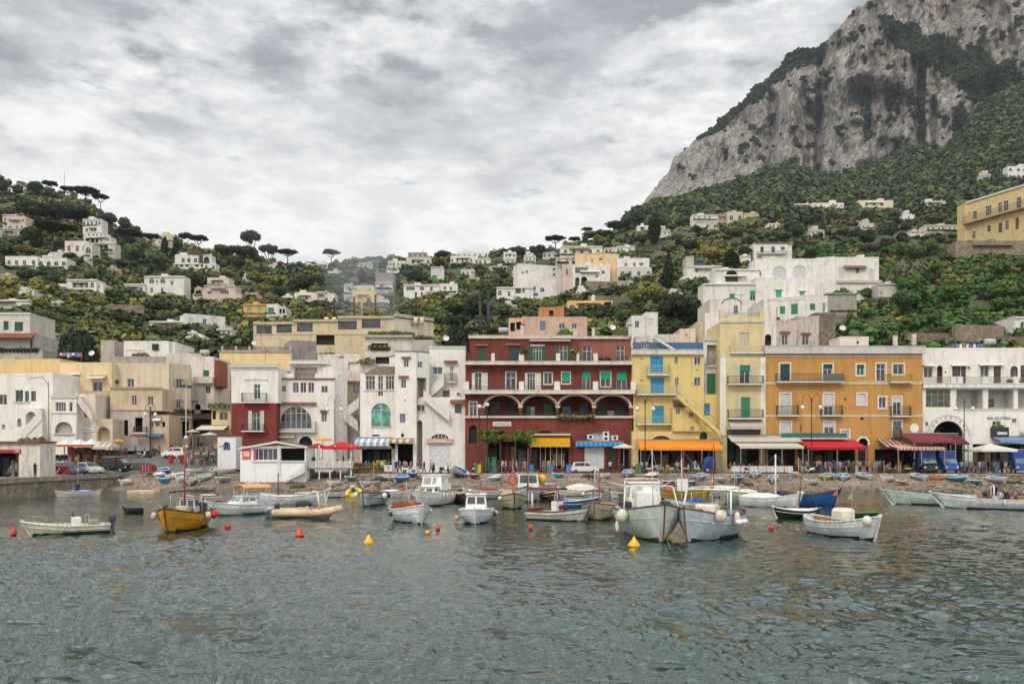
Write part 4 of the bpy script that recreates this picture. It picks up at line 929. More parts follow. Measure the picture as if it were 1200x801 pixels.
b_.block(503,546,407,466,pW,[W(507,518.5,430,438,gl=GLB),W(527.5,531.5,429,446,gl=TEAL),('hood',520.5,536,422,424.5,{'c':tiles('9a4c38'),'d':.6}),('bal',520.5,534.5,438,447,{'d':.7}),('led',503,546,406,408,{'d':.12}),W(518.5,527,457,467,fc=paint('1f3a2c')),('ac',535,539.5,459.5,464,{})],8,F=Fac(500,122,546,122),roof=False,down=.2)
b_.item(('stair',521,505,447.5,461,{'n':9,'d':1.2}),Fac(500,121.8,546,121.8));b_.item(('stair',497,527,464,489,{'n':14,'d':.8,'open':0,'ph':.8}),Fac(486,118.7,546,118.7))
b_.item(('awn',419,458,513,522.5,{'m':stripes('c8ccd0','7f96a8',1.1),'d':1.8,'v':.5,'lab':'pale blue and white striped awning'}),Fac(422,118.8,545,118.8))
b_.item(('awn',456,484,514,519,{'m':stripes('c9bd9a','8f7f5c',1.1),'d':1.4,'v':.35,'lab':'beige striped awning'}),Fac(422,117.9,545,117.9))
# terrace flat behind the big white house
b_=Bld('pergola_house','white flat with a planted pergola terrace, peeping over the big white house',Fac(425,140,505,140),425,505,432)
b_.block(428,482,395,428,pWs,[('o',435,455,402,411,{'d':1,'c':INT}),('led',426,484,393,395.5,{'d':.6,'c':pGr}),('rail',428,457,410,416,{'c':pGr}),('pl',432,456,404,410,{'d':.2,'c':'olive'}),('pl',432,484,387,393.5,{'d':-.5,'c':'mid'})],6,roof=False)
b_.block(482,508,398,428,pGr,[('pl',484,507,392,398,{'d':-.3,'c':'olive'})],6,roof=False)
b_.block(422,462,417,440,pWs,[('o',440,461,418,426,{'d':.5}),('pl',422,440,416,426,{'d':.3,'c':'olive'})],4,F=Fac(422,134,462,134),roof=False)
b_.block(372,422,417,450,plaster((.56,.52,.46),.8),[('o',408,420,424,434,{'d':.4,'c':pW}),('pl',374,392,405,417,{'d':-.5,'c':'olive'})],5,F=Fac(372,136,422,136),roof=.3)

# 9 dark red building
RED=plaster((.15,.038,.027),.6);RED2=plaster((.24,.085,.062),.5);LED=plaster((.56,.50,.43),.6)
b_=Bld('dark_red_building','large dark red building with white arches and ledges, four storeys high',Fac(545,118,742,118),545,742,549)
F0=Fac(545,118,742,118);F2=Fac(545,119.2,742,119.2);F3=Fac(545,120.6,742,120.6)
dg='17402c'
b_.block(550,676.5,397,424.5,RED,[('s',560,570,406,424.4,{'c':'16452a','n':2}),('s',597,607,405,424.4,{'c':'123a34'}),W(624.5,635,405.5,424.4,n=3,os='0f4a34'),W(655,665,405,424.4,os='0f4a34'),('hood',557.5,572,403,404.5,{'c':RED2,'d':.3}),('hood',594,609.5,402.3,404,{'c':RED2,'d':.3}),('hood',622,638,403.6,404.8,{'c':WFR,'d':.25}),('awn',621,668,398,400.2,{'c':'c8a890','d':.6,'v':.12})],9,F=F3,roof=False,down=0)
b_.block(676.5,739,397,424.5,RED2,[W(682.5,693,405.5,424.4),W(722,732,404.5,424.4)],9,F=Fac(545,121.4,742,121.4),roof=False,down=0)
b_.item(('led',549,674,393.5,396.5,{'d':.35,'c':LED}),F3);b_.item(('led',674,740,394.5,397,{'d':.3,'c':LED}),Fac(545,121.3,742,121.3))
b_.block(545.5,739.5,428,458,RED,[W(556.5,564.5,436.5,457.8),W(593,604.5,436,457.8),W(618,627,437,457.8,n=3),W(637.5,647,436.5,450),('b',658.5,668,436,449.5,{'c':GRB,'f':.78}),('b',682,692,436,457.8,{'c':GRB,'f':.3}),('b',703.8,715.5,436,453,{'c':GRB,'f':.5}),('b',722.5,734.5,436,457.8,{'c':GRB,'f':.42}),('fr',637.5,647,436.5,450,{'t':.12}),('fr',658.5,668,436,449.5,{'t':.12}),('fr',703.8,715.5,436,453,{'t':.12}),('fr',593,604.5,436,457.8,{'t':.12,'sill':0}),('fr',556.5,564.5,436.5,457.8,{'t':.1,'sill':0}),('fr',618,627,437,457.8,{'t':.1,'sill':0})],9,F=F2,roof=False,down=0)
F=F2
for a,c in ((553,556.3),(564.8,571.5),(627.4,634),(615.2,617.8),(592.5,594),(603.4,605.3)):
    if c-a>2:u0,z1=F.uz(a,436.5);u1,z0=F.uz(c,457.8);b_.shut(F,u0,u1,z0,z1,.02,.07,(.62,.59,.54))
for x0,x1 in ((552,573),(592,607),(700,717)):b_.item(('hood',x0,x1,433,434.2,{'c':RED2,'d':.25}),F2)
b_.item(('led',544.5,740,424.5,428,{'d':1.3,'c':LED}),F2);b_.item(('rail',546,739,419.5,424.4,{'c':RAILM,'d':1.2,'sp':.3}),F2)
b_.item(('led',543,742.5,457.8,462,{'d':1.3,'c':LED}),F0);b_.item(('rail',545,741,452.5,457.7,{'c':RAILM,'d':1.1,'sp':.3}),F0)
for x0,x1 in ((576,580),(608,614),(651,656),(675,678),(694.5,699.5)):b_.item(('pier',x0,x1,415,424.4,{'n0':.9,'n1':1.25}),F2)
for x0,x1 in ((544,550),(608,614),(649,656),(694,700),(738,744)):b_.item(('pier',x0,x1,447.5,457.7,{'n0':.8,'n1':1.2,'c':plaster((.6,.56,.5),.5)}),F0)
for x0,x1,c_ in ((610,617,'mid'),(671,677,'yellow'),(700,716,'dark')):b_.item(('pl',x0,x1,408.5 if c_ != 'dark' else 418,416 if c_ != 'dark' else 424,{'d':1,'c':c_}),F2)
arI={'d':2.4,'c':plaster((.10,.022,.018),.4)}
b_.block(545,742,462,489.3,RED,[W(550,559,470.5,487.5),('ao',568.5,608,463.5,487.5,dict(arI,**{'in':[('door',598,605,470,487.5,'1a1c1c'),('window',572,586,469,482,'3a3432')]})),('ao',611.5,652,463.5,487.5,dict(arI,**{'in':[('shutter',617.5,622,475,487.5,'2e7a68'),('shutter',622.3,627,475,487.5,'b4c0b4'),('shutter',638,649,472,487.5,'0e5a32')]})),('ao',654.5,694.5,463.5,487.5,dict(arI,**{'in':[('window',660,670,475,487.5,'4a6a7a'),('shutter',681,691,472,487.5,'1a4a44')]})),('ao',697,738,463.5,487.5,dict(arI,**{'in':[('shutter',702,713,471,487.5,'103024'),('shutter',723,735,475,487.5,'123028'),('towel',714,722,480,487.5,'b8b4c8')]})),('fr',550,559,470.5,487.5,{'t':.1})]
   + [('arc',a,c,463.5,476,{'t':.26,'c':LED}) for a,c in ((568.5,608),(611.5,652),(654.5,694.5),(697,738))],9,F=F0,roof=False,down=0)
for a in (563,607.3,651.2,693.7,737):b_.item(('pier',a,a+5.2,475.5,477.5,{'n0':0,'n1':.12,'c':LED}),F0)
b_.item(('led',544,742,487.6,489.6,{'d':.3,'c':LED}),F0);b_.item(('rail',568,738,482.5,487.5,{'c':RAILM,'d':.15,'sp':.22}),F0)
b_.item(('pl',655,695,485,492,{'d':.35,'c':'olive'}),F0)
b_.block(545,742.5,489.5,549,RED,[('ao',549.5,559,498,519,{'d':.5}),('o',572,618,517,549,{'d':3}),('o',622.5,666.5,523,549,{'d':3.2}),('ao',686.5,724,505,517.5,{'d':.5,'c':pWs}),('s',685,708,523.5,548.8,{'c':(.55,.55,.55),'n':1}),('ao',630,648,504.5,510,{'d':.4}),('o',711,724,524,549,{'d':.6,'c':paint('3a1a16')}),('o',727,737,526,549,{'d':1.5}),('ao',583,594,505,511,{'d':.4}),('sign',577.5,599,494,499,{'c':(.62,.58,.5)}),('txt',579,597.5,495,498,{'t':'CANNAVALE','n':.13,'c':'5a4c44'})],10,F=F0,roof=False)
F=F0
for a,y0_ in ((688,509),(706,505.6),(706,511),(716.5,510)):b_.item(('ac',a,a+7.5,y0_,y0_+5.4,{}))
b_.item(('awn',621.5,667,509.5,523.5,{'c':'d09a14','d':1.2,'v':1.05,'lab':'bright yellow box awning'}));b_.item(('led',621,668,508.6,510,{'d':1.3}))
b_.item(('awn',674.5,730,517.5,523,{'m':stripes('3f8ab8','2a6a98',1.5),'d':1.0,'v':.35,'lab':'blue striped awning'}))
for x in (633,639,645,652,658):b_.item(('pier',x,x+.5,523.5,549,{'n0':-.3,'n1':-.22,'nm':'shop_mullion'}))
b_.item(('pier',648.5,662,531,545,{'n0':-1.2,'n1':-.9,'c':paint('6f5a4a'),'nm':'display_shelf'}))
F3r=Fac(545,123,742,123);b_.block(672,677,388,394,pWs,[],1,F=F3r,roof=.1);b_.block(694,697,385,394,pWs,[],1,F=F3r,roof=.1)
# pergola on the red building
# 10 yellow with blue shutters
YEL=plaster((.56,.43,.17),.4)
b_=Bld('yellow_house','yellow house with blue shutters and a diagonal outside stair beside the red building',Fac(738,118,845,118),742,845,549)
Fy=Fac(738,118,845,118)
b_.block(741,825,415.5,505,YEL,[('s',762,777,417.5,436.5,{'c':BLU}),('s',762.5,778,442.3,461,{'c':BLU}),('bal',757,783.5,428.5,439,{'c':metal('9aa59a')}),('aw',790.3,794.8,417.5,426.5,{}),('aw',791,795.3,442,452,{}),W(813.5,821,418,427.5),W(813.5,821,442,452),('fr',813.5,821,418,427.5,{'t':.08}),('s',764,778,475.5,496,{'c':'2a86a8'}),('bal',745,792,452,461.8,{'c':metal('8fa08f'),'d':1.1}),('bal',745,789,488,496.5,{'c':metal('9aa59a'),'d':1.1}),('o',750,754.5,444.8,445.8,{'d':.2}),('o',750,754.5,419.5,420.5,{'d':.2}),('o',815,818.5,432.5,433.5,{'d':.2})],9,F=Fy,roof=False,down=0)
b_.item(('led',739.5,824.5,410,415.5,{'d':.4,'c':plaster((.52,.49,.44),.7)}),Fy)
b_.block(742,825,401,411,paint('3a5878'),[W(752,760,402,409,n=3)],.4,F=Fac(738,120,845,120),roof=False,down=.2)
m=MB();F=Fac(738,119.4,845,119.4);p=[F.uz(*q) for q in ((765,395.5),(768,395),(792,409.5),(788,410))];m.hexa([F.W(*p[0],.0),F.W(*p[3],0),F.W(*p[3],.2),F.W(*p[0],.2),F.W(*p[1],0),F.W(*p[2],0),F.W(*p[2],.2),F.W(*p[1],.2)]);b_.part(m,'roof_slope',WHITE)
b_.block(745,762,396,410.5,pWs,[W(752,755,400,408.5),W(757.5,760.5,400,408.5)],3,F=Fac(738,122,845,122))
b_.block(770,797,394,410.5,pWs,[W(785,791,401,405.5)],4,F=Fac(738,123,845,123))
b_.block(825,845,462,505,YEL,[('s',825.2,832,472.5,486.5,{'c':'1f7a9c'})],8,F=Fac(738,118.4,845,118.4),roof=False,down=0)
b_.block(788.5,803,477,505,YEL,[('aw',792,797.5,478.5,485.5,{})],2.2,F=Fac(738,116,845,116),roof=False,down=0)
b_.item(('hood',788,805,468.5,476.8,{'c':tiles('5a3022'),'d':1.1}),Fac(738,116.8,845,116.8))
b_.block(803,820,482,505,YEL,[('aw',807,813,483,489.5,{'gl':GLB}),('aw',808.8,814,499,504.8,{'gl':GLB})],1.5,F=Fac(738,115.9,845,115.9),roof=False,down=0)
b_.item(('stair',792,841,462,505,{'n':22,'d':1.2,'ph':1.0,'c':metal('a8ab98'),'sc':YEL,'open':1}),Fac(738,115.7,845,115.7))
b_.block(741,845,505,549,plaster((.56,.43,.20),.5),[('ao',764,786,510.3,516.5,{'d':.4,'c':paint('4a3426')}),('o',748,838,526,549,{'d':4.5}),('ao',820,829,505.5,515,{'d':.8,'c':paint('1f3a44')})],9,F=Fac(738,116.5,845,116.5),roof=False)
b_.item(('awn',746,840.5,515.5,527.5,{'c':'d98412','d':3.2,'v':.35,'lab':'long orange awning over the cafe tables','posts':5}),Fac(738,116.3,845,116.3))
b_.block(824.5,843.5,398,462,plaster((.56,.54,.50),.6),[('s',828.5,843,437.5,461.8,{'c':'0c6a44','n':2}),('bal',828,843,417,428.5,{'c':LRAIL,'d':.3}),('led',824.5,843.5,397,399,{'d':.2}),('o',828.5,842.5,404,427,{'d':.8,'c':pGr})],8,F=Fac(738,119.6,845,119.6),roof=False,down=0)
# 11 tall cream house
CRM=plaster((.53,.43,.24),.45);PIL=plaster((.62,.58,.50),.6)
b_=Bld('tall_cream_house','tall narrow cream house with three balconies and white corner pilasters',Fac(843,117,898,117),843,898,549)
b_.block(843.5,895.5,377,418,CRM,[('s',867,878,389.5,405,{'c':(.50,.43,.30)}),('bal',854,893,405.5,413.5,{'c':metal('c0b69c'),'d':.9,'sc':PIL,'sp':.12}),('led',843,896,375.8,377.6,{'d':.15,'c':PIL}),('led',843,898,415.3,417.6,{'d':.2,'c':PIL})],8,F=Fac(843,117.6,898,117.6),roof=False,down=0)
for x0,x1,y0_ in ((843.5,848,363),(890.5,895.5,363.5)):b_.item(('pier',x0,x1,y0_,376,{'n0':-.6,'n1':0,'c':CRM,'nm':'parapet_pier'}))
b_.item(('rail',848,890.5,366,371,{'c':LRAIL,'d':-.2}));b_.item(('rail',848,890.5,371,376,{'c':CRM,'d':-.1,'st':'solid'}))
b_.block(843.5,897.5,418,549,CRM,[('b',867,879,427.5,449.5,{'c':'0c7a54','f':.32}),('s',868.5,879,465,489.3,{'c':'2f7a5a'}),('bal',851.5,893,441,449.8,{'c':RAILM,'d':1}),('bal',852,892.5,480,489.8,{'c':RAILM,'d':1}),('pier',843.8,850.5,418.5,510,{'c':PIL,'n1':.12,'nm':'pilaster'}),('pier',891,897,418.5,510,{'c':PIL,'n1':.12,'nm':'pilaster'}),('o',852,890,503,549,{'d':4}),('awn',853,892,492.3,503,{'c':(.40,.35,.29),'d':1.6,'v':.35}),('rail',853,875,503,508,{'c':paint('3a444a'),'st':'solid'}),('rail',875,897,503,508,{'c':paint('5a2426'),'st':'solid'})],8,F=Fac(843,117,898,117),roof=False)
F=b_.F
for (a,c,t_,bt) in ((861,866.6,425,449.5),(879.4,885,425,449.5),(862,868,464,489),(879.5,886,464,489)):
    u0,z1=F.uz(a,t_);u1,z0=F.uz(c,bt);b_.shut(F,u0,u1,z0,z1,.02,.06,(.50,.46,.28))
b_.item(('awn',852,932,510,518,{'c':(.47,.42,.34),'d':2.6,'v':.12,'lab':'upper beige awning of the restaurant'}),Fac(843,116.7,940,116.7))
b_.item(('awn',858,930,517,525.5,{'c':(.52,.47,.38),'d':4.0,'v':.3,'lab':'lower beige awning of the restaurant','posts':4}),Fac(843,115.6,940,115.6))
# 12 orange building
ORG=plaster((.42,.22,.065),.4)
b_=Bld('orange_building','long orange ochre building with white framed windows and thin balconies, at right',Fac(896,117,1081,117),897,1081,549)
Fo=Fac(896,117,1081,117);fr=[]
def fw(x0,x1,y0,y1,kind='w',**o):
    fr.append(('fr',x0,x1,y0,y1,{'t':.19,'sill':o.pop('sill',1)}));fr.append((kind,x0,x1,y0,y1,o))
fw(914.2,925.5,426,446.3,'s',c='0e3a2c',sill=0);fw(964.6,975.5,426.5,446.3,'b',c='0e4a38',f=.25,sill=0);fw(1004,1012.8,427,439.5,'b',c='0e5a44',f=.3)
fw(1027,1037.5,426,446.3,'w',sill=0);fw(1046.5,1059,426.5,438.5,'w')
fw(914.5,926,461,486,'s',c=(.52,.50,.48),n=1,sill=0);fw(965.5,976.5,461,486,'b',c=(.52,.50,.48),f=.62,sill=0);fw(1005,1015,461,473.8,'s',c=(.56,.54,.52),n=1);fw(1030,1038.3,465,478,'w');fw(1046.5,1056,465,486,'b',c=(.55,.53,.5),f=.3,sill=0)
fw(915,926.5,494,515,'s',c=(.54,.53,.54),n=1,sill=0);fw(966,977.5,494,515,'b',c=(.54,.53,.52),f=.3,sill=0);fw(986,995,504,513.5,'s',c=(.42,.50,.50),n=1);fw(1046.5,1056.5,493,513.5,'w',sill=0)
b_.block(896.5,1080.5,411,549,ORG,fr+[('bal',908,986.5,438.5,447.2,{'c':RAILM,'d':1}),('bal',1040.5,1066.5,438.5,447.4,{'c':metal('9a8a2c'),'d':.9,'sp':.3}),('rail',1027,1040.3,438.5,446.4,{'c':metal('9a8a2c'),'d':.06,'sp':.3}),('bal',909,934,475.5,486.5,{'c':RAILM,'d':.8}),('bal',960.5,985.5,475.5,486.5,{'c':RAILM,'d':.8}),('bal',1042,1065,476,487.2,{'c':RAILM,'d':.8}),
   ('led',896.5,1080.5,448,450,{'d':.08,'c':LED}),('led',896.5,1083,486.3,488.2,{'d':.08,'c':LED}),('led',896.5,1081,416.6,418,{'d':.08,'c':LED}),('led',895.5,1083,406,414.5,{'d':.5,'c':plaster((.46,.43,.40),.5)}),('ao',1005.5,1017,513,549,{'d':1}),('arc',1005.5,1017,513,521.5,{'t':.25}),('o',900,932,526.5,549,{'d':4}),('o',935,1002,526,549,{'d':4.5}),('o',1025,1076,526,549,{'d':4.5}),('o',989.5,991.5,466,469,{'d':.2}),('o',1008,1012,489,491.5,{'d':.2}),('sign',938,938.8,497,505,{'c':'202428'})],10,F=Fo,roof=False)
b_.item(('pier',961.5,986.2,438.6,447,{'n0':1.0,'n1':1.05,'c':paint('5a544c'),'nm':'balcony_screen'}),Fo)
b_.block(984,1018,395,407,plaster((.58,.53,.48),.4),[('o',1004,1006.5,399.5,403,{'d':.3})],4,F=Fac(896,119.5,1081,119.5),roof=.1)
m=MB();F=Fo;u,z=F.uz(1071.5,501.5);n=20;r_=.62
m.add([F.W(u+r_*math.cos(2*PI*i/n),z+r_*math.sin(2*PI*i/n),.05) for i in range(n)]+[F.W(u+r_*math.cos(2*PI*i/n),z+r_*math.sin(2*PI*i/n),0) for i in range(n)],[tuple(range(n))]+[(i,n+i,n+(i+1)%n,(i+1)%n) for i in range(n)]);b_.part(m,'round_sign',paint((.7,.68,.64),.5,.1))
b_.item(('pier',1068.8,1074.2,500.2,501,{'n0':.05,'n1':.07,'c':paint('8a867c'),'nm':'sign_line'}));b_.item(('pier',1069.5,1073.5,502.8,503.4,{'n0':.05,'n1':.07,'c':paint('8a867c'),'nm':'sign_line'}))
b_.item(('rail',912,988,507.3,513.4,{'st':'solid','c':paint((.03,.13,.11),.7,.3),'d':1.4}),Fo);b_.item(('led',911,989,513.4,514.4,{'d':1.5}),Fo)
m=MB();F=Fo
for k in range(3):
    a=1049+(k-1)*3.2;u,z=F.uz(a,513.5);s_=.42 if k != 1 else .5;hh=1.7 if k != 1 else 2.0
    m.lathe(F.W(u,z,.75),[(s_*.8,0),(s_*.6,.4),(s_*.75,hh*.55),(s_*.5,hh*.78),(s_*.25,hh*.82),(s_*.33,hh*.9),(.05,hh)],8)
b_.part(m,'statue_group',stone('57524a',3))
b_.item(('awn',934,1001,515,527,{'c':'b8101c','vc':'9a0c18','d':4.2,'v':.35,'lab':'bright red awning over the promenade','posts':3}),Fac(896,116.7,1081,116.7))
b_.item(('awn',1028,1052,514.5,524,{'m':stripes('a88a74','5c3028',1.5),'d':3.0,'v':.1,'lab':'brown and beige striped awning'}),Fac(1020,116.7,1081,116.7))
b_.item(('awn',1034,1088,519,527.3,{'c':(.56,.30,.20),'vm':stripes('9a5a50','b0a090',2),'d':4.6,'v':.3,'lab':'peach coloured awning','posts':3}),Fac(1020,116.2,1100,116.2))
b_.item(('awn',1054,1102,507.5,519.5,{'m':cloth((.17,.018,.03)),'d':4.2,'v':.2,'lab':'wide dark maroon awning above the peach one','posts':2}),Fac(1020,116.4,1130,116.4));b_.item(('awn',1100,1122,508,521,{'m':cloth((.10,.015,.02)),'d':3.0,'v':.2,'posts':2}),Fac(1020,116.9,1130,116.9))
# 13 white building at right
b_=Bld('white_arcade_building','wide white building with a tunnel arch and loggias, at the right edge',Fac(1081,117.5,1290,117.5),1081,1290,549)
Fw=Fac(1081,117.5,1290,117.5);Fw2=Fac(1081,119,1290,119);BR='4a2018'
b_.block(1081,1290,409,449.5,pW,[W(1083,1093,430,442.5),('ao',1098,1105,428,449.4,{'d':.8,'c':paint('5a3a22')}),('door',1116,1125.5,429,449.4,{'c':BR}),('door',1126,1132,429,449.4,{'c':'3a1810'}),W(1149,1159,428,442),('door',1164.5,1173,429,449.4,{'c':BR}),('aw',1184,1193,428.5,442,{'fc':paint('6a3418')}),('door',1196,1204,428,449.4,{'c':BR}),W(1225,1234,430,442),('hood',1081.5,1095,427,428.7,{'c':WHITE,'d':.6}),('hood',1114,1134,426.3,428.3,{'c':WHITE,'d':.6}),('hood',1146.5,1175,425.8,427.8,{'c':WHITE,'d':.6}),('o',1134.5,1137,429.5,432,{'d':.2}),('o',1107,1109,435,437,{'d':.2}),('pl',1176,1188,443,449,{'d':.9})],9,F=Fw2,roof=.2,down=0)
b_.item(('led',1080,1290,449.6,454.5,{'d':.5,'c':plaster((.60,.57,.53),.6)}),Fw);b_.item(('rail',1084,1290,441.5,449.4,{'c':LRAIL,'d':.3}),Fw)
for x in (1113,1120.5,1150,1186,1222):b_.item(('pier',x,x+6.5,441,449.4,{'n0':.1,'n1':.35}),Fw)
lg={'d':2.2,'c':plaster((.46,.44,.42),.5)}
b_.block(1081,1290,454.5,549,pW,[W(1085,1114,455.5,477,n=4,fc=paint('a89a50')),('o',1121,1152,456,479,lg),('o',1158,1188,456,479,dict(lg,**{'in':[('window',1168,1175,466,476,'6a6866')]})),('o',1193,1225,456,479,lg),('ao',1093,1129,493,549,{'d':5}),('arc',1093,1129,493,511,{'t':.3,'c':WHITE}),('arc',1086.5,1135.5,486.5,511,{'t':.12,'c':plaster((.5,.47,.42),.5)}),W(1163,1173,493,501,n=2),('led',1118,1290,479,480.5,{'d':.08}),('txt',1157,1184,488,491.3,{'t':'BAR GELATERIA','c':'6a655c'}),('sign',1186,1190.5,490,494,{'c':'6a6460'}),('pier',1160.5,1180,500.5,512,{'n1':.5,'c':paint('1a1a18'),'nm':'window_box'}),('sign',1166,1177.5,506,509,{'c':'b8bcc0','d':.56}),('pl',1162,1178,496,501.5,{'d':.3,'c':'yellow'}),('o',1140,1290,520,549,{'d':3.5}),('sign',1084.5,1087,494,498,{'c':'5a5450'})],10,F=Fw,roof=False)
b_.arctext('FUNICOLARE',Fw,1111,511,20.8,160,20,.42)
b_.item(('awn',1162,1195,511.5,518.5,{'c':'6a86a8','d':2.2,'v':.3,'lab':'grey blue awning'}),Fac(1081,117.3,1290,117.3));b_.item(('awn',1196,1240,507,513,{'c':'c4c4c8','d':2.2,'v':.3}),Fac(1081,117.3,1290,117.3))
# ---------------------------------------------------------------- boats (local: bow +X, water line z = 0)
def boat_at(px,Y,alpha):
    """heading so that alpha=0 looks bow on at the camera, +90 has the bow to the left of the picture"""
    x=X_(px,Y);th=math.atan2(-Y,-x) - R(alpha);return (x,Y,0),th
class Boat:
    def __init__(s,name,label,px,Y,alpha,L,B,cols,fb=.55,bow=.45,stern=.12,trans=.7,rake=.35,draft=.3,z=0,cat='boat',group=None,tilt=None,deck=.3,rail=None,full=2.4,strake=True,floor=.12,pitch=0,inner=None):
        loc,th=boat_at(px,Y,alpha);loc=(loc[0],loc[1],z);s.r=thing(name,label,cat,loc,th,group);s.L,s.B,s.fb,s.bow,s.stern,s.tr,s.rake,s.full=L,B,fb,bow,stern,trans,rake,full
        if tilt:s.r.rotation_euler=(R(tilt[0]),R(tilt[1]),th)
        hc,bc,ic=cols[:3];N=18;K=9;m=MB();rings=[]
        for i in range(N+1):
            t=i/N;b,zs=s.hb(t),s.sh(t);ring=[]
            for sd in (-1,1):
                ks=range(K,-1,-1) if sd<0 else range(1,K+1)
                for k in ks:
                    q=k/K;fl=.42+.75*max(0,t-.45)**1.2+.5*max(0,(.1-t)*3 if trans<.3 else 0);kz=-draft*(1-.5*max(0,t-.8)*5)
                    ring.append((s.xx(t)+s.rake*max(0,t-.7)/.3*(q**1.2)*1.0-(s.rake*.6*max(0,(.15-t))/.15*q if trans<.3 else 0),sd*b*math.sin(q*PI/2)**(fl*1.25) if q>0 else 0,kz+(zs-kz)*q))
            rings.append(ring)
        n=len(rings[0]);vs=[v for r_ in rings for v in r_]; 
        for j in range(N):
            for i in range(n-1):
                f=(j*n+i,j*n+i+1,(j+1)*n+i+1,(j+1)*n+i);zc=sum(vs[k][2] for k in f)/4;zt=s.sh((j+.5)/N)
                m.f.append(list(f));m.m.append(1 if zc<.07 else 0);m.sm.append(True)
        m.v=vs;m.add(rings[0],[tuple(range(n))],0)
        s.hull=m.build('hull',[paint(hc,.4,.24,sc=1.6,name='hull_paint'),paint(bc,.6,.3)],s.r,None,True)
        # inside: planking and floor
        if inner is not False:
            m=MB();rg=[]
            for i in range(N+1):
                t=.02+.96*i/N;b,zs=max(.0,s.hb(t)-.05),s.sh(t)-.015;x=s.xx(t)+s.rake*max(0,t-.7)/.3;zf=max(-.1,min(zs-.05,floor))
                fl=(.42+.75*max(0,t-.45)**1.2+.5*max(0,(.1-t)*3 if trans<.3 else 0))*1.25;kz=-draft*(1-.5*max(0,t-.8)*5);q=min(1,max(0,(zf-kz)/(zs-kz)))
                wl=max(0,s.hb(t)*math.sin(q*PI/2)**fl-.06);xs=s.xx(t)+s.rake*max(0,t-.7)/.3*q**1.2-.05;rg.append([(x,-b,zs),(xs,-wl,zf),(xs,wl,zf),(x,b,zs)])
            for j in range(N):
                for i in range(3):m.add([rg[j][i],rg[j+1][i],rg[j+1][i+1],rg[j][i+1]],[(0,1,2,3)])
            m.build('interior',paint(ic,.6,.25),s.r)
        if deck:   # fore deck
            m=MB();ts=np.linspace(1-deck,.985,8);dz=-.03
            for j in range(7):
                a,c=ts[j],ts[j+1];fa,fc_=s.hb(a)-.03,max(0,s.hb(c)-.03);xa,xc=(s.xx(q)+s.rake*max(0,q-.7)/.3 for q in (a,c))
                m.add([(xa,-fa,s.sh(a)+dz),(xa,0,s.sh(a)+.05),(xa,fa,s.sh(a)+dz),(xc,-fc_,s.sh(c)+dz),(xc,0,s.sh(c)+.05),(xc,fc_,s.sh(c)+dz)],[(0,3,4,1),(1,4,5,2)])
            m.build('foredeck',paint(cols[4] if len(cols)>4 else ic,.5,.15),s.r)
        m=MB();rc=cols[3] if len(cols)>3 else hc
        for sd in (-1,1):
            pts=[(s.xx(t)+s.rake*max(0,t-.7)/.3,sd*s.hb(t),s.sh(t)) for t in np.linspace(0,1,19)];m.path(pts,rail or .045,6)
        m.path([(s.xx(0)-(s.rake*.6 if trans<.3 else 0),-s.hb(0),s.sh(0)),(s.xx(0)-(s.rake*.6 if trans<.3 else 0),s.hb(0),s.sh(0))],.04,6);m.build('gunwale',paint(rc,.5,.2),s.r)
        if strake:
            m=MB()
            for sd in (-1,1):
                pts=[]
                for t in np.linspace(.0,.97,14):
                    q=.72;fl=.42+.75*max(0,t-.45)**1.2;kz=-draft;pts.append((s.xx(t)+s.rake*max(0,t-.7)/.3*(q**1.2),sd*(s.hb(t)*math.sin(q*PI/2)**(fl*1.25)+.012),kz+(s.sh(t)-kz)*q))
                m.path(pts,.022,5)
            m.build('rubbing_strake',paint(cols[5] if len(cols)>5 else rc,.5,.2),s.r)
        m=MB();x=s.xx(1);m.hexa([(x-.3,-.035,-.15),(x-.03,-.035,-.15),(x-.03,.035,-.15),(x-.3,.035,-.15),(x+s.rake-.12,-.035,s.sh(1)+.12),(x+s.rake+.04,-.035,s.sh(1)+.12),(x+s.rake+.04,.035,s.sh(1)+.12),(x+s.rake-.12,.035,s.sh(1)+.12)]);m.build('stem',paint(rc,.5,.2),s.r)
    def xx(s,t):return (t-.5)*(s.L-s.rake)
    def hb(s,t):
        b=s.B/2;tm=.42
        if t>tm:return b*max(0,1-((t-tm)/(1-tm))**s.full)**.85
        return b*(s.tr+(1-s.tr)*(1-((tm-t)/tm)**2)**.6) if s.tr>.05 else b*max(0,1-((tm-t)/tm)**2.2)**.8
    def sh(s,t):return s.fb+s.bow*max(0,(t-.45)/.55)**2+s.stern*max(0,(.35-t)/.35)**2
    def p(s,mb,name,mats,parent=None,fix=False):return mb.build(name,mats,parent or s.r,None,fix)
    def mast(s,x,h,r=.055,c='7a4a2c',lean=0,z=None,furl=None):
        z=z if z is not None else .2;m=MB();m.tube((x,0,z),(x+lean,0,z+h),r,8,0,r*.7);o=s.p(m,'mast',wood(c) if furl is None else paint(c,.5,.2))
        m=MB();m.tube((x+lean,0,z+h),(s.xx(1)+s.rake,0,s.sh(1)+.1),.011,3);m.tube((x+lean,0,z+h),(s.xx(0),0,s.sh(0)),.011,3);m.build('stay',paint('8a867e'),o);return o
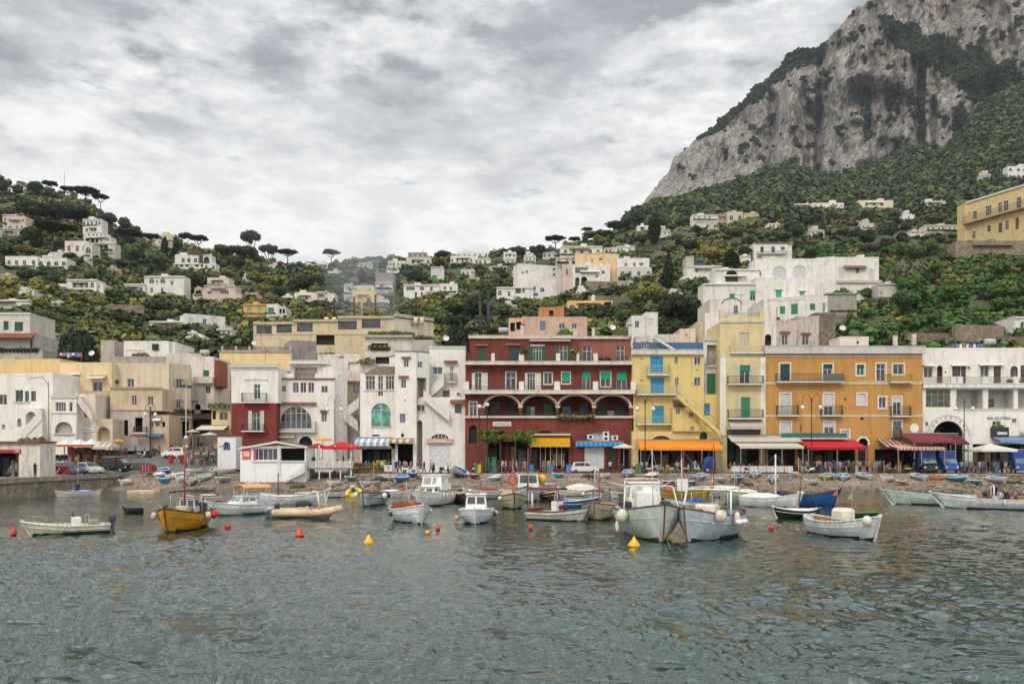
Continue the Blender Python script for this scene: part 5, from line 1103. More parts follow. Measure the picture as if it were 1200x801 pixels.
    def cabin(s,x0,x1,w,z0,h,c='d8d6d0',win=3,slope=.25,roof=None,wc='23282c',vis=True):
        m=MB();t=w/2;a=[(x0,-t,z0),(x1,-t,z0),(x1,t,z0),(x0,t,z0)];b=[(x0+.05,-t*.88,z0+h),(x1-slope,-t*.85,z0+h),(x1-slope,t*.85,z0+h),(x0+.05,t*.88,z0+h)];m.hexa(a+b);o=s.p(m,'cabin',paint(c,.35,.06))
        P_=lambda u,v,face:None
        def quad(c0,c1,c2,c3,u0,u1,v0,v1,off):
            c0,c1,c2,c3=map(Vector,(c0,c1,c2,c3));f=lambda u,v:(c0.lerp(c1,u)).lerp(c3.lerp(c2,u),v)+Vector(off);return [f(u0,v0),f(u1,v0),f(u1,v1),f(u0,v1)]
        nF=(.012,0,.003)
        for k in range(2):m=MB();u=.07+.47*k;m.add(quad(a[1],a[2],b[2],b[1],u,u+.39,.38,.86,nF),[(0,1,2,3)]);m.build('window',glass(wc),o)
        for sd,(i,j) in ((-1,(0,1)),(1,(3,2))):
            for k in range(win):m=MB();u=.07+.86*k/win;q=quad(a[i],a[j],b[j],b[i],u,u+.86/win*.82,.45,.86,(0,sd*.012,0));m.add(q,[(0,1,2,3) if sd<0 else (3,2,1,0)]);m.build('window',glass(wc),o)
        m=MB();m.cbox(((x0+x1-slope)/2+.03,0,z0+h+.04),(x1-slope-x0+.22,w*.98,.07),0,.02);m.build('roof',paint(roof or c,.4,.08),o);return o
    def box(s,name,x0,x1,w,z0,h,c,y=0,bev=.05,rough=.5):m=MB();m.cbox(((x0+x1)/2,y,z0+h/2),(x1-x0,w,h),0,bev);return s.p(m,name,paint(c,rough,.12))
    def arch(s,x,w,z0,h,r=.035,c='d8d4ca',lean=.0,sp=.12,name='frame'):
        m=MB();m.path([(x,-w/2-sp,z0),(x+lean,-w/2+.02,z0+h*.94),(x+lean,-w/2+.12,z0+h),(x+lean,w/2-.12,z0+h),(x+lean,w/2-.02,z0+h*.94),(x,w/2+sp,z0)],r,7);return s.p(m,name,paint(c,.35,.1))
    def canopy(s,x0,x1,w,z0,h,c,sag=.12,posts=True,thick=.05,pc='b8b4aa'):
        m=MB();n=6;top=[]
        for i in range(n+1):x=x0+(x1-x0)*i/n;top.append([(x,w/2*math.cos(PI*k/6),z0+h+sag*math.sin(PI*k/6)) for k in range(7)])
        bot=[[(v[0],v[1]*.99,v[2]-thick) for v in r_] for r_ in top];m.loft([t_+list(reversed(b_2)) for t_,b_2 in zip(top,bot)],0,True,True,False);o=s.p(m,'canopy',cloth(c))
        if posts:
            m=MB()
            for x in (x0+.1,x1-.1):
                for y in (-w/2+.05,w/2-.05):m.tube((x,y,z0),(x,y,z0+h),.022,5)
            m.build('canopy_frame',paint(pc,.4,.1,.4),o)
        return o
    def fender(s,t,sd,c='d8d2c2',r=.17,drop=.12,long=False,cc=None):
        x=s.xx(t)+s.rake*max(0,t-.7)/.3;y=sd*(s.hb(t)+r*.85);z=s.sh(t)-drop-r*.6;m=MB();m.ball((x,y,z),r,0,12,8,(1,1,1.15) if not long else (.65,.65,1.5));m.tube((x,y,z+r),(x,sd*s.hb(t),s.sh(t)),.012,4,1);m.ball((x,y,z+r*1.1),r*.3,1,6,4);s.p(m,'fender',[paint(c,.5,.25,name='rubber'),paint(cc or '2a3a5a',.6,.1)])
    def engine(s,c='23262a',x=None,z=.45):
        x=x if x is not None else s.xx(0)-.2;m=MB();m.cbox((x,0,z+.28),(.36,.3,.38),0,.07);m.cbox((x-.02,0,z-.1),(.16,.12,.6),0,.03);m.cbox((x-.05,0,z-.5),(.3,.06,.12),0,.02);s.p(m,'outboard_engine',paint(c,.35,.1))
    def thwarts(s,ts,c='6a4a30',z=None):
        for t in ts:m=MB();zz_=(z if z else s.sh(t)-.16);b=s.hb(t)-.06;m.cbox((s.xx(t),0,zz_),(.24,2*b,.04));s.p(m,'thwart',wood(c))
    def tarp(s,x0,x1,w,z0,h,c,seed=1):
        m=MB();r_=random.Random(seed);rings=[]
        for i in range(9):
            x=x0+(x1-x0)*i/8;e=math.sin(PI*(i+.5)/9)**.45;rings.append([(x,w/2*e*math.cos(PI*k/8),z0+h*e*math.sin(PI*k/8)**.7*r_.uniform(.75,1.1)) for k in range(9)])
        m.loft(rings,0,False,False,True);rings2=[rings[0],rings[-1]]
        for r2 in rings2:m.add(r2,[tuple(range(9))])
        s.p(m,'tarpaulin',cloth(c))
    def flag(s,x,y,z,h,c,w=.5):m=MB();m.tube((x,y,z),(x,y,z+h),.014,4,1);m.add([(x,y,z+h),(x-w*.5,y+.06,z+h-.12),(x-w,y-.03,z+h-.42),(x-w*.45,y,z+h-.45),(x,y,z+h-.36)],[(0,1,2,3,4)]);s.p(m,'flag',[cloth(c),paint('9a968c')])
    def bits(s,n,z,seed,cs=('c8c4b8','3a4a6a','a85038','4a4438','d8c89a')):
        r_=random.Random(seed)
        for i in range(n):t=r_.uniform(.15,.7);m=MB();d=r_.uniform(.15,.4);m.cbox((s.xx(t),r_.uniform(-.5,.5)*s.hb(t),z+d/2),(d*1.4,d,d),0,.04);s.p(m,'stowed_box',paint(r_.choice(cs),.7,.2))
    def done(s):return s.r
WH=(.66,.65,.61);CR=(.60,.56,.46);WD='6e4526'
def yw(py):return Yw(py)
# left side
b=Boat('motorboat','open white motorboat with a dark green bottom, alone at the far left of the water',82,49,82,4.5,1.75,(CR,'1f4a3c',CR,CR,CR),.42,.32,.0,.8,.45)
b.box('console',-.55,-.1,.7,.35,.55,WH);b.box('seat',-1.5,-1.0,.8,.35,.35,'8a8270');b.engine('3a3248');b.fender(.52,-1,'d4cebc',.17,.0);b.fender(.08,-1,'d4cebc',.14,.02);b.fender(.04,-1,'c8b020',.15,.18,True)
m=MB();m.path([(1.2,-.45,.6),(1.25,-.45,.95),(1.9,-.2,1.0),(1.9,.2,1.0),(1.25,.45,.95),(1.2,.45,.6)],.018,5);b.p(m,'bow_rail',metal('9a9a96'));m=MB();m.cbox((-.15,0,1.05),(.06,.6,.3),0,.02);b.p(m,'windscreen',glass('3a4048'))
b.arch(-.9,1.2,.4,.62,.02,'a8a49a')
b=Boat('fishing_boat','yellow wooden fishing boat with a dark canopy and coloured fenders',216,52.5,16,7.4,2.75,('c88a08','16384a',(.40,.38,.34),'3a2a20',(.25,.2,.16),'6a7a5c'),.88,.55,.15,.2,.5,.45)
b.canopy(-3.2,-.3,2.0,.9,1.25,'1c1a20',.1);b.cabin(-1.6,-.5,1.0,.9,.85,(.55,.54,.50),2,.1);b.box('engine_box',-.5,.1,.9,.7,.5,'a05a18');b.mast(.0,5.2,.055,'8a3a20',-.1);b.box('crate',1.3,1.8,.7,1.05,.38,'a8a090',.35);b.flag(-3.3,.2,.9,.9,'b83a20',.4)
m=MB();m.cbox((s_ := 3.55,0,1.55),(.16,.2,.22),0,.04);b.p(m,'bow_post',wood('5a4030'))
for t,c,r_ in ((.55,'c8c0a0',.2),(.38,'c01830',.23),(.26,'c86020',.21),(.18,'c8b060',.17)):b.fender(t,1,c,r_,.0)
b.fender(.86,-1,'b8a898',.2,.15);b.bits(7,.75,3)
for x in (-2.6,-2.1):b.box('life_vest',x,x+.25,.5,.9,.5,'d8d4d0' if x<-2.3 else '4a4a5a',.6)
b=Boat('rowing_boat','wooden boat with a blue cover and tall mast beside the quay wall',92,91,75,4.6,1.7,(WH,WH,'6a4a3a','8a5a50','5f8ac0'),.5,.35,.25,.0,.3)
b.tarp(-1.7,1.6,1.5,.42,.3,'6f98cc',4);b.mast(.05,4.2,.05,'b08a5a');b.fender(.85,-1,'d8d4c8',.14,.05);b.fender(.75,-1,'d8d4c8',.14,.1)
b=Boat('cabin_cruiser','white cabin cruiser with a peach canopy and teal bottom, behind the yellow boat',283,64.5,62,5.4,2.1,(WH,'2f7a7a',WH,(.5,.49,.46),WH),.72,.35,.0,.85,.5,.35)
b.cabin(-.9,.9,1.5,.75,.55,WH,2,.7,None,'3a5a5a');b.canopy(-2.0,.3,1.7,.95,1.05,'d89a5c',.22);b.arch(.2,1.5,.9,.9,.025,'b8b4a8',-.3)
for t in (.5,.35,.22,.1):b.fender(t,-1,'d0ccc0' if t != .5 else '2a3048',.13,.05,True)
b=Boat('gozzo_boat','pale grey wooden boat with brown mast, behind the peach inflatable',343,77,-78,6.3,2.0,((.5,.53,.53),WH,WH,WH,WH),.75,.65,.25,.1,.5)
b.mast(-1.3,2.6,.07,'5a2f1c');b.tarp(-2.6,1.6,1.5,.62,.2,WH,8)
# inflatable
def rib(name,label,px,Y,alpha,L,B,c,z=0,eng=True,tub=None):
    loc,th=boat_at(px,Y,alpha);r_=thing(name,label,'boat',(loc[0],loc[1],z),th);tr=tub or B*.14;m=MB();h=L/2;pts=[(-h,-B/2+tr,tr+.12),(h*.25,-B/2+tr,tr+.14),(h*.65,-B/2*.72+tr*.5,tr+.22),(h*.93,-.18,tr+.36),(h,0,tr+.4),(h*.93,.18,tr+.36),(h*.65,B/2*.72-tr*.5,tr+.22),(h*.25,B/2-tr,tr+.14),(-h,B/2-tr,tr+.12)]
    for i in range(len(pts)-1):m.tube(pts[i],pts[i+1],tr,10,0,tr);m.ball(pts[i+1],tr*.995,0,10,6)
    m.ball(pts[0],tr*.9,0,10,6);m.build('tube',paint(c,.5,.15,name='rubber'),r_);m=MB();m.hexa([(-h,-.2,-.2),(h*.6,-.1,-.15),(h*.6,.1,-.15),(-h,.2,-.2),(-h,-B/2+tr,.2),(h*.75,-B*.2,.32),(h*.75,B*.2,.32),(-h,B/2-tr,.2)]);m.build('hull',paint((.30,.33,.27),.5,.2),r_)
    return r_,h,tr
r_,h,tr=rib('inflatable_boat','peach coloured inflatable boat with a roll bar and green cover',362,60.5,-70,4.5,1.9,(.60,.43,.27))
m=MB();m.cbox((-.3,0,.62),(.8,.7,.45),0,.06);m.build('console',paint((.58,.42,.25),.5),r_);m=MB();m.cbox((.7,0,.6),(.5,.6,.35),0,.06);m.build('seat',paint('8a5a40',.6),r_)
m=MB();m.ball((-.4,0,.95),.5,0,10,6,(1.3,.9,.55));m.build('green_cover',cloth('26382a'),r_);m=MB();m.path([(1.05,-.75,.5),(.9,-.7,1.75),(.8,-.6,1.85),(.8,.6,1.85),(.9,.7,1.75),(1.05,.75,.5)],.06,7);m.path([(.8,-.55,1.83),(-.9,-.4,1.75),(-.9,.4,1.75),(.8,.55,1.83)],.05,6);m.build('roll_bar',paint((.60,.48,.33),.4),r_)
m=MB();m.cbox((-2.35,0,.75),(.35,.3,.5),0,.07);m.cbox((-2.35,0,.2),(.16,.12,.8),0,.03);m.build('outboard_engine',paint('2a2c2c',.4),r_)
r_,h,tr=rib('dinghy','small grey dinghy squeezed left of the peach inflatable',322,62.5,15,2.4,1.3,(.34,.37,.42))
m=MB();m.tube((.3,-.3,.5),(-.9,.5,.95),.03,6);m.build('oar',paint('c8c4bc'),r_)
r_,h,tr=rib('yellow_dinghy','yellow inflatable dinghy with a grey engine, drawn up near the rocks',415,93,178,3.0,1.9,'#'[1:] or (.72,.55,.03),0,True,.24)
r_.children[0].data.materials[0]=paint((.70,.52,.02),.5,.15,name='rubber');r_.rotation_euler.x=R(-12);m=MB();m.cbox((-1.5,0,.7),(.4,.4,.5),0,.08);m.build('outboard_engine',paint('30343c',.4),r_);m=MB();m.cbox((.3,0,.9),(.9,.6,.5),0,.1);m.build('seat',paint('a8a8a8',.5),r_)
o=MB();o.cbox((X_(393,94),94,.22),(2.0,.55,.38),0,.16);tag(o.build('floating_board',paint(WH,.5)),'white floating pontoon board left of the yellow dinghy','float')
b=Boat('covered_boat','grey boat with a low brown cover and two round fenders',437,76.5,18,5.6,2.3,((.42,.47,.46),'3a5a5a','4a2f24','5a3526','4a2f24'),.95,.3,.1,.4,.35,.35)
b.tarp(-2.4,2.4,2.15,.9,.28,'4a2e26',12);b.mast(-.2,3.2,.055,'b07a30');b.fender(.8,-1,'d8d2c6',.24,.0);b.fender(.62,1,'d8d2c6',.24,.0);b.fender(.42,1,'22284a',.2,.0)
b=Boat('sailing_dinghy','slim white and navy boat with an orange life ring on deck',462,90.5,-76,4.2,1.6,(WH,WH,(.5,.47,.42),'1c3048',WH),.55,.5,.1,.3,.4)
b.tarp(-1.6,1.2,1.3,.5,.25,(.6,.58,.54),3);m=MB();m.lathe((.9,0,.75),[(.3,0),(.38,.05),(.38,.12),(.3,.17)],12,0,False);b.p(m,'life_ring',paint('c83a18'));m=MB();m.tube((1.1,0,.7),(1.3,0,1.4),.09,6);b.p(m,'orange_bag',paint('c83a18'))
b=Boat('gozzo_boat','white wooden boat with a varnished deck coaming, in front of the cruiser',481,57.3,-16,5.6,2.5,((.60,.62,.62),'1a2a2a','6a3a1c',(.6,.6,.58),(.45,.44,.42),WH),.85,.42,.12,.2,.4,.35)
m=MB();pts=[(-1.7,-.8,0),(.9,-.85,0),(1.5,-.5,0),(1.5,.5,0),(.9,.85,0),(-1.7,.8,0),(-1.7,-.8,0)]
for i in range(6):a,c=pts[i],pts[i+1];m.hexa([(a[0],a[1],.8),(c[0],c[1],.8),(c[0]*.97,c[1]*.94,.8),(a[0]*.97,a[1]*.94,.8),(a[0],a[1],1.22),(c[0],c[1],1.22),(c[0]*.97,c[1]*.94,1.22),(a[0]*.97,a[1]*.94,1.22)])
b.p(m,'coaming',wood('9a4a1c'));b.mast(-1.0,1.6,.04,'a8a49c',0,1.0,1);b.fender(.55,1,'d8d4cc',.13,.1);b.fender(.5,-1,'2a2a30',.14,.25);b.bits(4,.95,6)
b=Boat('cabin_cruiser','tall white cabin cruiser with a glazed wheelhouse, moored by the steps',507,76,24,6.6,2.6,(WH,'26484a',WH,WH,WH),1.0,.45,.05,.8,.55,.4)
b.cabin(-1.9,.4,2.0,1.35,1.25,WH,3,.35,None,'8a8c88');b.cabin(-.2,1.9,1.7,1.0,.62,WH,2,.6,None,'2c3434')
for t in (.75,.6,.48,.36,.22):b.fender(t,-1 if t != .6 else 1,'d4d0c8',.14,.05,True)
b.arch(1.9,1.2,1.2,.5,.02,'a8a8a4',.3,0,'bow_rail');b.fender(.3,1,'d4d0c8',.14,.05,True);b.fender(.5,1,'d4d0c8',.14,.05,True)
b=Boat('wooden_boat','dark brown wooden boat between the tall cruiser and the small cabin boat',538,80,160,5.2,2.0,('2e1e14','1a1410','5a3a20','6a4a30','6a4426'),.75,.4,.2,.3,.4);b.thwarts((.35,.6));b.bits(7,.6,22);b.tarp(-2.0,-.4,1.2,.7,.3,'b8b0a0',5)
b=Boat('covered_boat','pale boat under a long brick red cover',566,86,55,4.6,1.9,((.52,.50,.44),'3a4438',WH,WH,WH),.8,.3,.1,.6,.3);b.tarp(-1.9,1.3,1.7,.8,.35,'7a3a30',15);b.fender(.9,1,'d8d4cc',.16,0)
b=Boat('small_cabin_boat','small white cabin boat with two square windows, facing the camera',558,57,2,4.6,2.35,((.56,.60,.60),'1c4a78',WH,WH,WH),.78,.22,.0,.85,.3,.3,full=3.2)
b.cabin(-.9,.5,1.45,.85,.95,WH,2,.25,None,'3a4448');b.fender(.6,1,'3a3a3a',.13,.15);b.fender(.45,1,'c8c0b0',.15,.1);b.fender(.7,-1,'b89878',.17,.4);b.arch(1.2,1.3,.9,.35,.018,'a8a8a4',.1,0,'bow_rail');m=MB();m.cbox((.0,0,1.92),(.4,.5,.08),0,.02);b.p(m,'roof_hatch',paint('8a7a78'))
b=Boat('fishing_boat','khaki wooden boat with black gunwale and an orange ring on a pole',600,72.5,-4,5.4,2.45,((.36,.34,.20),'2a2418',(.35,.3,.2),'121214','3a3428','4a4430'),.92,.4,.2,.2,.4,.35)
m=MB();m.tube((.4,.05,.7),(.4,.05,2.75),.035,6);b.p(m,'pole',wood('8a5a30'));m=MB();n=18
for i in range(n):a0,a1=2*PI*i/n,2*PI*(i+1)/n;m.tube((.45,-.0+.34*math.cos(a0),2.35+.4*math.sin(a0)),(.45,.34*math.cos(a1),2.35+.4*math.sin(a1)),.1,7)
b.p(m,'life_ring',paint('d83818'));b.tarp(-2.2,.2,1.9,.85,.6,'b09070',21);b.fender(.75,-1,'d8d4c8',.16,.1);b.mast(1.0,3.9,.045,'a87a40')
b=Boat('wheelhouse_boat','grey boat with a white two windowed wheelhouse trimmed in yellow',619,83,2,6.0,2.5,((.40,.44,.50),'26303a','5a3020','4a2c24','5a3a2c'),1.1,.4,.1,.4,.4,.4)
b.cabin(-1.6,-.1,2.1,1.1,1.6,WH,1,.08,'7a6a28','2a3a44');b.mast(.6,4.8,.07,'6a3a2a');b.bits(6,1.1,9,('c8b018','7a3020','3a4a6a'));m=MB();m.ball((-2.2,1.3,2.0),.45,0,8,6,(1,1,1.2));b.p(m,'yellow_float',paint('d8a818'))
b=Boat('kayak','pale lilac kayak lying on the concrete step',638,99,88,2.9,.75,((.5,.48,.58),(.5,.48,.58),(.5,.48,.58),(.5,.48,.58)),.22,.1,.1,.0,.15,.05,.85,strake=False,deck=.5,rail=.02);b.tarp(-1.2,1.0,.7,.18,.16,(.52,.5,.6),2)
b=Boat('motorboat','white motorboat with dark red canopy and seats, in the middle of the harbour',652,58.5,-64,4.6,1.9,((.60,.58,.50),'3a4438',(.58,.55,.48),'3a3428',(.6,.57,.48)),.6,.38,.0,.85,.5,.3)
b.canopy(-1.9,.5,1.5,.75,1.35,'6a1820',.12);b.box('console',-.2,.35,.9,.55,.75,WH);m=MB();m.cbox((.3,0,1.5),(.05,1.0,.45),0,.02);b.p(m,'windscreen',glass('5a5470'));b.box('red_cushion',.36,.45,.8,.75,.3,'7a1018');b.box('red_bench',-1.9,-1.3,1.2,.6,.22,'7a1018')
m=MB();m.tube((-1.6,-.5,.5),(-1.6,-.5,1.95),.07,8);b.p(m,'white_post',paint(WH))
for t in (.12,.3):b.fender(t,1,'d4d0c4',.19,.05,False,'2a2a2a');m=MB();m.tube((b.xx(t),b.hb(t)+.30,b.sh(t)-.23),(b.xx(t),b.hb(t)+.355,b.sh(t)-.23),.08,8);b.p(m,'fender_hole',DARK)
b=Boat('rowing_boat','bright blue rowing boat with a white rim',676,70,-58,4.2,1.7,('0d4a88','0d3a68','2a6a98',WH,'1c6aa8','c8c8c0'),.7,.4,.25,.0,.35);b.thwarts((.35,.6),'5a8ab0')
b=Boat('covered_boat','cream cabin boat behind the blue rowing boat',679,92,80,4.4,1.8,((.58,.55,.45),'3a3a30',WH,WH,WH),.65,.3,.05,.7,.4);b.tarp(-1.9,1.5,1.6,.6,.75,(.60,.57,.47),31);m=MB();m.tube((-.4,-.75,.9),(-.4,-.9,1.0),.16,8);b.p(m,'porthole',DARK)
b=Boat('gozzo_boat','small white boat with a brown cover and lilac mast',697,83,4,4.6,1.9,((.50,.54,.55),'6a6a5a','4a3026','5a3a30','4a3026'),.85,.25,.1,.3,.3);b.tarp(-1.8,1.6,1.6,.8,.2,'5a3c34',7);b.mast(-.3,2.6,.05,(.6,.58,.6),0,.8,1);b.fender(.5,-1,'d8d4cc',.2,.1);b.fender(.3,-1,'d8d4cc',.15,.3)
b=Boat('gozzo_boat','tan wooden boat with an orange brown mast',703,60.5,8,5.4,2.55,((.42,.38,.27),'2a2820',(.50,.32,.18),'7a5230',(.52,.33,.18),'6a5a40'),.92,.3,.1,.3,.35,.35,deck=.42,full=3.0)
b.mast(.35,3.3,.055,'8a3f1e');m=MB();m.cbox((1.5,0,1.2),(.35,.45,.1),0,.02);b.p(m,'hatch',wood('4a3a28'));b.fender(.6,-1,'c8c0b0',.16,.4,True);b.fender(.75,1,'c8b890',.14,.4)
for a in ((589,90,74,3.6,1.5,((.5,.5,.47),'2a3a4a','6a5a40','8a2a20',WH),'small white boat with a red rim behind the khaki boat','9a8a70'),(726,88,30,3.8,1.6,(WH,'2a4a5a','6a5a4a','3a5a6a',WH),'white boat with a navy rim behind the tan boat',None),(742,79,-50,3.6,1.5,('6a7a70','2a3430','5a4a38','4a3426','5a5a50'),'grey green boat left of the largest cream boat','4a6a70'),(643,84,-20,3.6,1.6,('5a2a20','1c1c1c','6a4a30',WH,'6a4a30'),'dark red boat behind the motorboat canopy',None),(857,92,60,3.6,1.4,(WH,'7a3a2a','5a4a40','8a5a2a',WH),'slim white boat near the beach right of the dark red bundle',None),(527,93,-66,3.8,1.5,('3a4a44','1c2420','5a4a38','a8a08c','5a5a50'),'dark green boat behind the tall cruiser','6a5a4a'),(386,89,70,3.6,1.4,(WH,'3a4a5a','6a5038','5a3020',WH),'white boat with a brown rim left of the yellow dinghy',None),(240,80,55,4.0,1.6,(WH,'2a3a4a','4a4a48','8a3a2a',WH),'white boat with an orange bundle behind the yellow fishing boat','c8c0b0')):
    b=Boat('rowing_boat',a[6],a[0],a[1],a[2],a[3],a[4],a[5],.62,.32,.15,.3,.3)
    if a[7]:b.tarp(-1.3,1.0,a[4]*.8,.5,.28,a[7],int(a[0]))
    else:b.thwarts((.3,.58))
    if int(a[0]) % 2:b.mast(.1,3.4,.04,'9a6a3a')
# the two big boats in front
b=Boat('gozzo_boat','largest cream boat with a white wheelhouse and tube frame, nose to the camera',759,47.5,-12,8.0,3.35,((.45,.49,.43),'5a2f24',WH,'5a3426',(.5,.5,.46),(.5,.54,.48)),1.45,.5,.1,.45,.35,.4,full=2.9,deck=.35)
b.cabin(-2.2,-.6,1.9,1.5,1.35,WH,2,.2,None,'9a9a9c');b.box('wheelhouse_base',-1.2,.2,1.25,1.45,.95,WH,0,.06);b.arch(.9,2.7,1.55,1.2,.04,'d4cebe',-.5,.15);b.mast(1.4,3.3,.035,'b8b4a8',-.3,1.5,1)
b.fender(.72,-1,'d0c8b4',.32,.15);b.fender(.66,-1,'c0b8a4',.24,.3);b.fender(.6,-1,'d8d4cc',.22,.75,True);b.box('navy_locker',-1.6,-.2,.5,1.5,.35,'1c1e3c',1.1);b.box('navy_locker',-1.6,-.2,.5,1.5,.35,'1c1e3c',-1.1);b.arch(-1.6,2.0,1.5,1.6,.035,'c8c4b8',0,.05)
m=MB();m.tube((-2.6,-1.9,2.9),(-.4,-.9,2.65),.04,6);m.tube((-2.6,1.9,2.9),(-.4,.9,2.65),.04,6);b.p(m,'boat_pole',paint('b8b0a0'));b.bits(8,1.4,31)
m=MB();m.tube((4.25,.05,.2),(5.6,.15,-.5),.018,4);b.p(m,'mooring_rope',paint('8a8270'))
b=Boat('gozzo_boat','big pale blue grey boat with a white strake, orange flag and tube frame',833,46.5,24,6.4,2.85,((.40,.46,.50),'2a3438','7a4022','6a4230',(.4,.44,.46),WH),1.25,.5,.15,.3,.3,.4,full=2.8,deck=.3)
b.box('white_locker',-.3,.55,1.15,1.2,.6,(.66,.60,.50),-.15,.12);b.arch(.6,2.6,1.25,1.35,.05,'dcd8cc',-.3,.1);b.canopy(-1.5,.3,2.2,1.3,1.35,(.60,.60,.57),.12);b.flag(.35,.15,1.3,1.75,'d85a28',.5);b.box('blue_cover',.2,1.2,.9,1.25,.12,'2f6ab0',.75,.04)
b.fender(.78,1,'c8c0ac',.3,-.05);b.fender(.55,1,'d0c8b4',.26,.05,True) ;b.fender(.75,-1,'c8bca4',.22,.05);b.box('white_dinghy_tube',-.6,.6,.35,.75,.3,WH,1.75,.12);b.mast(-.2,1.9,.03,'c8c4b8',0,1.3,1);b.bits(6,1.2,41)
m=MB();m.tube((3.2,0,.3),(4.4,.1,-.5),.018,4);b.p(m,'mooring_rope',paint('8a8270'))
# behind them
b=Boat('fishing_boat','yellow boat with a tall white panel standing on deck',800,85,-70,5.4,1.9,('a88408','3a3410','7a5a20','5a4a18','b89a20'),.75,.4,.25,.1,.4);b.box('white_panel',-.55,.55,.3,.8,1.25,WH,0,.04);b.mast(.1,4.6,.055,'9a3a1c');b.box('pink_buoy_bag',-1.5,-1.0,.4,.8,.35,'c84a48')
b=Boat('gozzo_boat','boat with a deep blue cover between the two big boats',811,66,60,4.6,1.8,((.45,.5,.5),'2a3a44','4a4a48','6a4a3a','4a4a44'),.85,.4,.2,.1,.35);b.tarp(-1.2,1.4,1.5,.85,.3,'10468c',5);b.mast(.9,3.4,.05,'c8c0b0',0,.8,1);b.bits(4,.8,51)
b=Boat('covered_boat','white and teal boat with a dark red bundle, nose to the beach',836,90,62,4.0,1.7,((.5,.52,.5),'1f6a5c',WH,'2a6a5c',WH),.65,.35,.1,.4,.4);b.tarp(-1.5,1.2,1.4,.6,.5,(.55,.55,.56),61);b.box('red_bundle',-.2,.5,.6,1.15,.25,'6a1c24');b.mast(.0,5.4,.06,'8a4028',0)
b=Boat('covered_boat','grey boat under a white cover with yellow edge',866,78,40,5.0,2.2,((.34,.38,.36),'2a3430','5a5a40','a89030',WH),1.0,.35,.1,.4,.4);b.tarp(-2.1,2.0,2.0,1.0,.35,(.62,.58,.50),71);b.mast(.6,3.6,.04,'b8a888',0)
b=Boat('motorboat','white boat with many fenders and a thick white mast',901,73.5,-66,5.6,2.0,((.58,.59,.60),'12304a',WH,WH,WH),.78,.5,.1,.5,.5,.35);b.tarp(-2.4,1.0,1.7,.8,.4,WH,81);b.mast(.6,3.6,.085,(.68,.67,.64),0,.9,1)
for t in (.1,.22,.34):b.fender(t,1,'26262a' if t != .22 else 'd8d4cc',.14,.2); 
for x in (-1.3,-.7):m=MB();m.tube((x,.72,1.1),(x,.8,1.15),.14,8);b.p(m,'fender_end',DARK)
b=Boat('fishing_boat','deep blue wooden boat with brown gunwale and a high bow',945,75,-72,5.4,2.1,('0c4a86','1a2a3a','5a3a28','5a3420','6a4430','0c4a86'),.95,.6,.3,.1,.7,.4,rail=.07);b.mast(-.7,4.0,.05,'b08a28');b.bits(3,.9,91)
b=Boat('rowing_boat','small black and white boat with a leaning brown mast',934,60.5,74,3.2,1.5,('141416','101214','5a5a58',(.6,.6,.58),WH,'c8c8c4'),.55,.25,.15,.1,.3,.2);b.tarp(-1.3,1.1,1.35,.52,.18,WH,95);b.mast(-.1,3.0,.06,'6a4030',-.25,.4)
b=Boat('gozzo_boat','white wooden boat with a cream box and pennants, alone at right',985,47.5,-42,5.6,2.1,((.56,.57,.58),'20282c','9a6a20',(.6,.6,.58),(.5,.46,.42),WH),.78,.48,.2,.15,.4,.35,rail=.05)
b.box('cream_box',-.35,.75,.9,.75,.78,(.64,.58,.48),0,.16);b.thwarts((.3,));b.fender(.55,1,'d8d0c0',.21,.02);b.fender(.93,-1,'d8d0c0',.24,.0);b.flag(-.6,.3,.7,1.9,'c84a3c',.32);b.flag(1.2,-.3,.9,1.6,'8aa05a',.3)
b=Boat('canoe','dark canoe with a bright green rim floating behind the white boat',1007,60,-85,2.4,.8,('2a2c20','1c1e18','3a3a28','2f7a2a'),.4,.08,.08,.0,.15,.1,deck=0,rail=.05,strake=False)
b=Boat('long_boat','long pale green boat with a sharp raised bow, at right',1096,76.5,78,8.2,2.2,((.42,.50,.44),'1c2420',(.4,.45,.4),(.4,.46,.40),(.42,.48,.42)),.85,.5,.0,.6,1.0,.3,full=1.8);b.box('blue_bag',-.6,-.1,.5,.9,.22,'1a4aa0',-.5,.08)
BB=Boat('long_boat','long white boat loaded with nets and passengers, at the right edge',1168,70.5,82,9.0,2.5,((.56,.57,.57),'2a3034',(.4,.36,.3),(.52,.53,.52),WH),.8,.5,.0,.7,1.1,.3,full=1.9)
BB.bits(14,.75,101,('8a6a20','a85038','3a2a28','c8b8a0','b87a20'));BB.arch(.3,1.4,.8,1.1,.05,WH);BB.fender(.45,1,'c8c0b0',.16,.1,True)
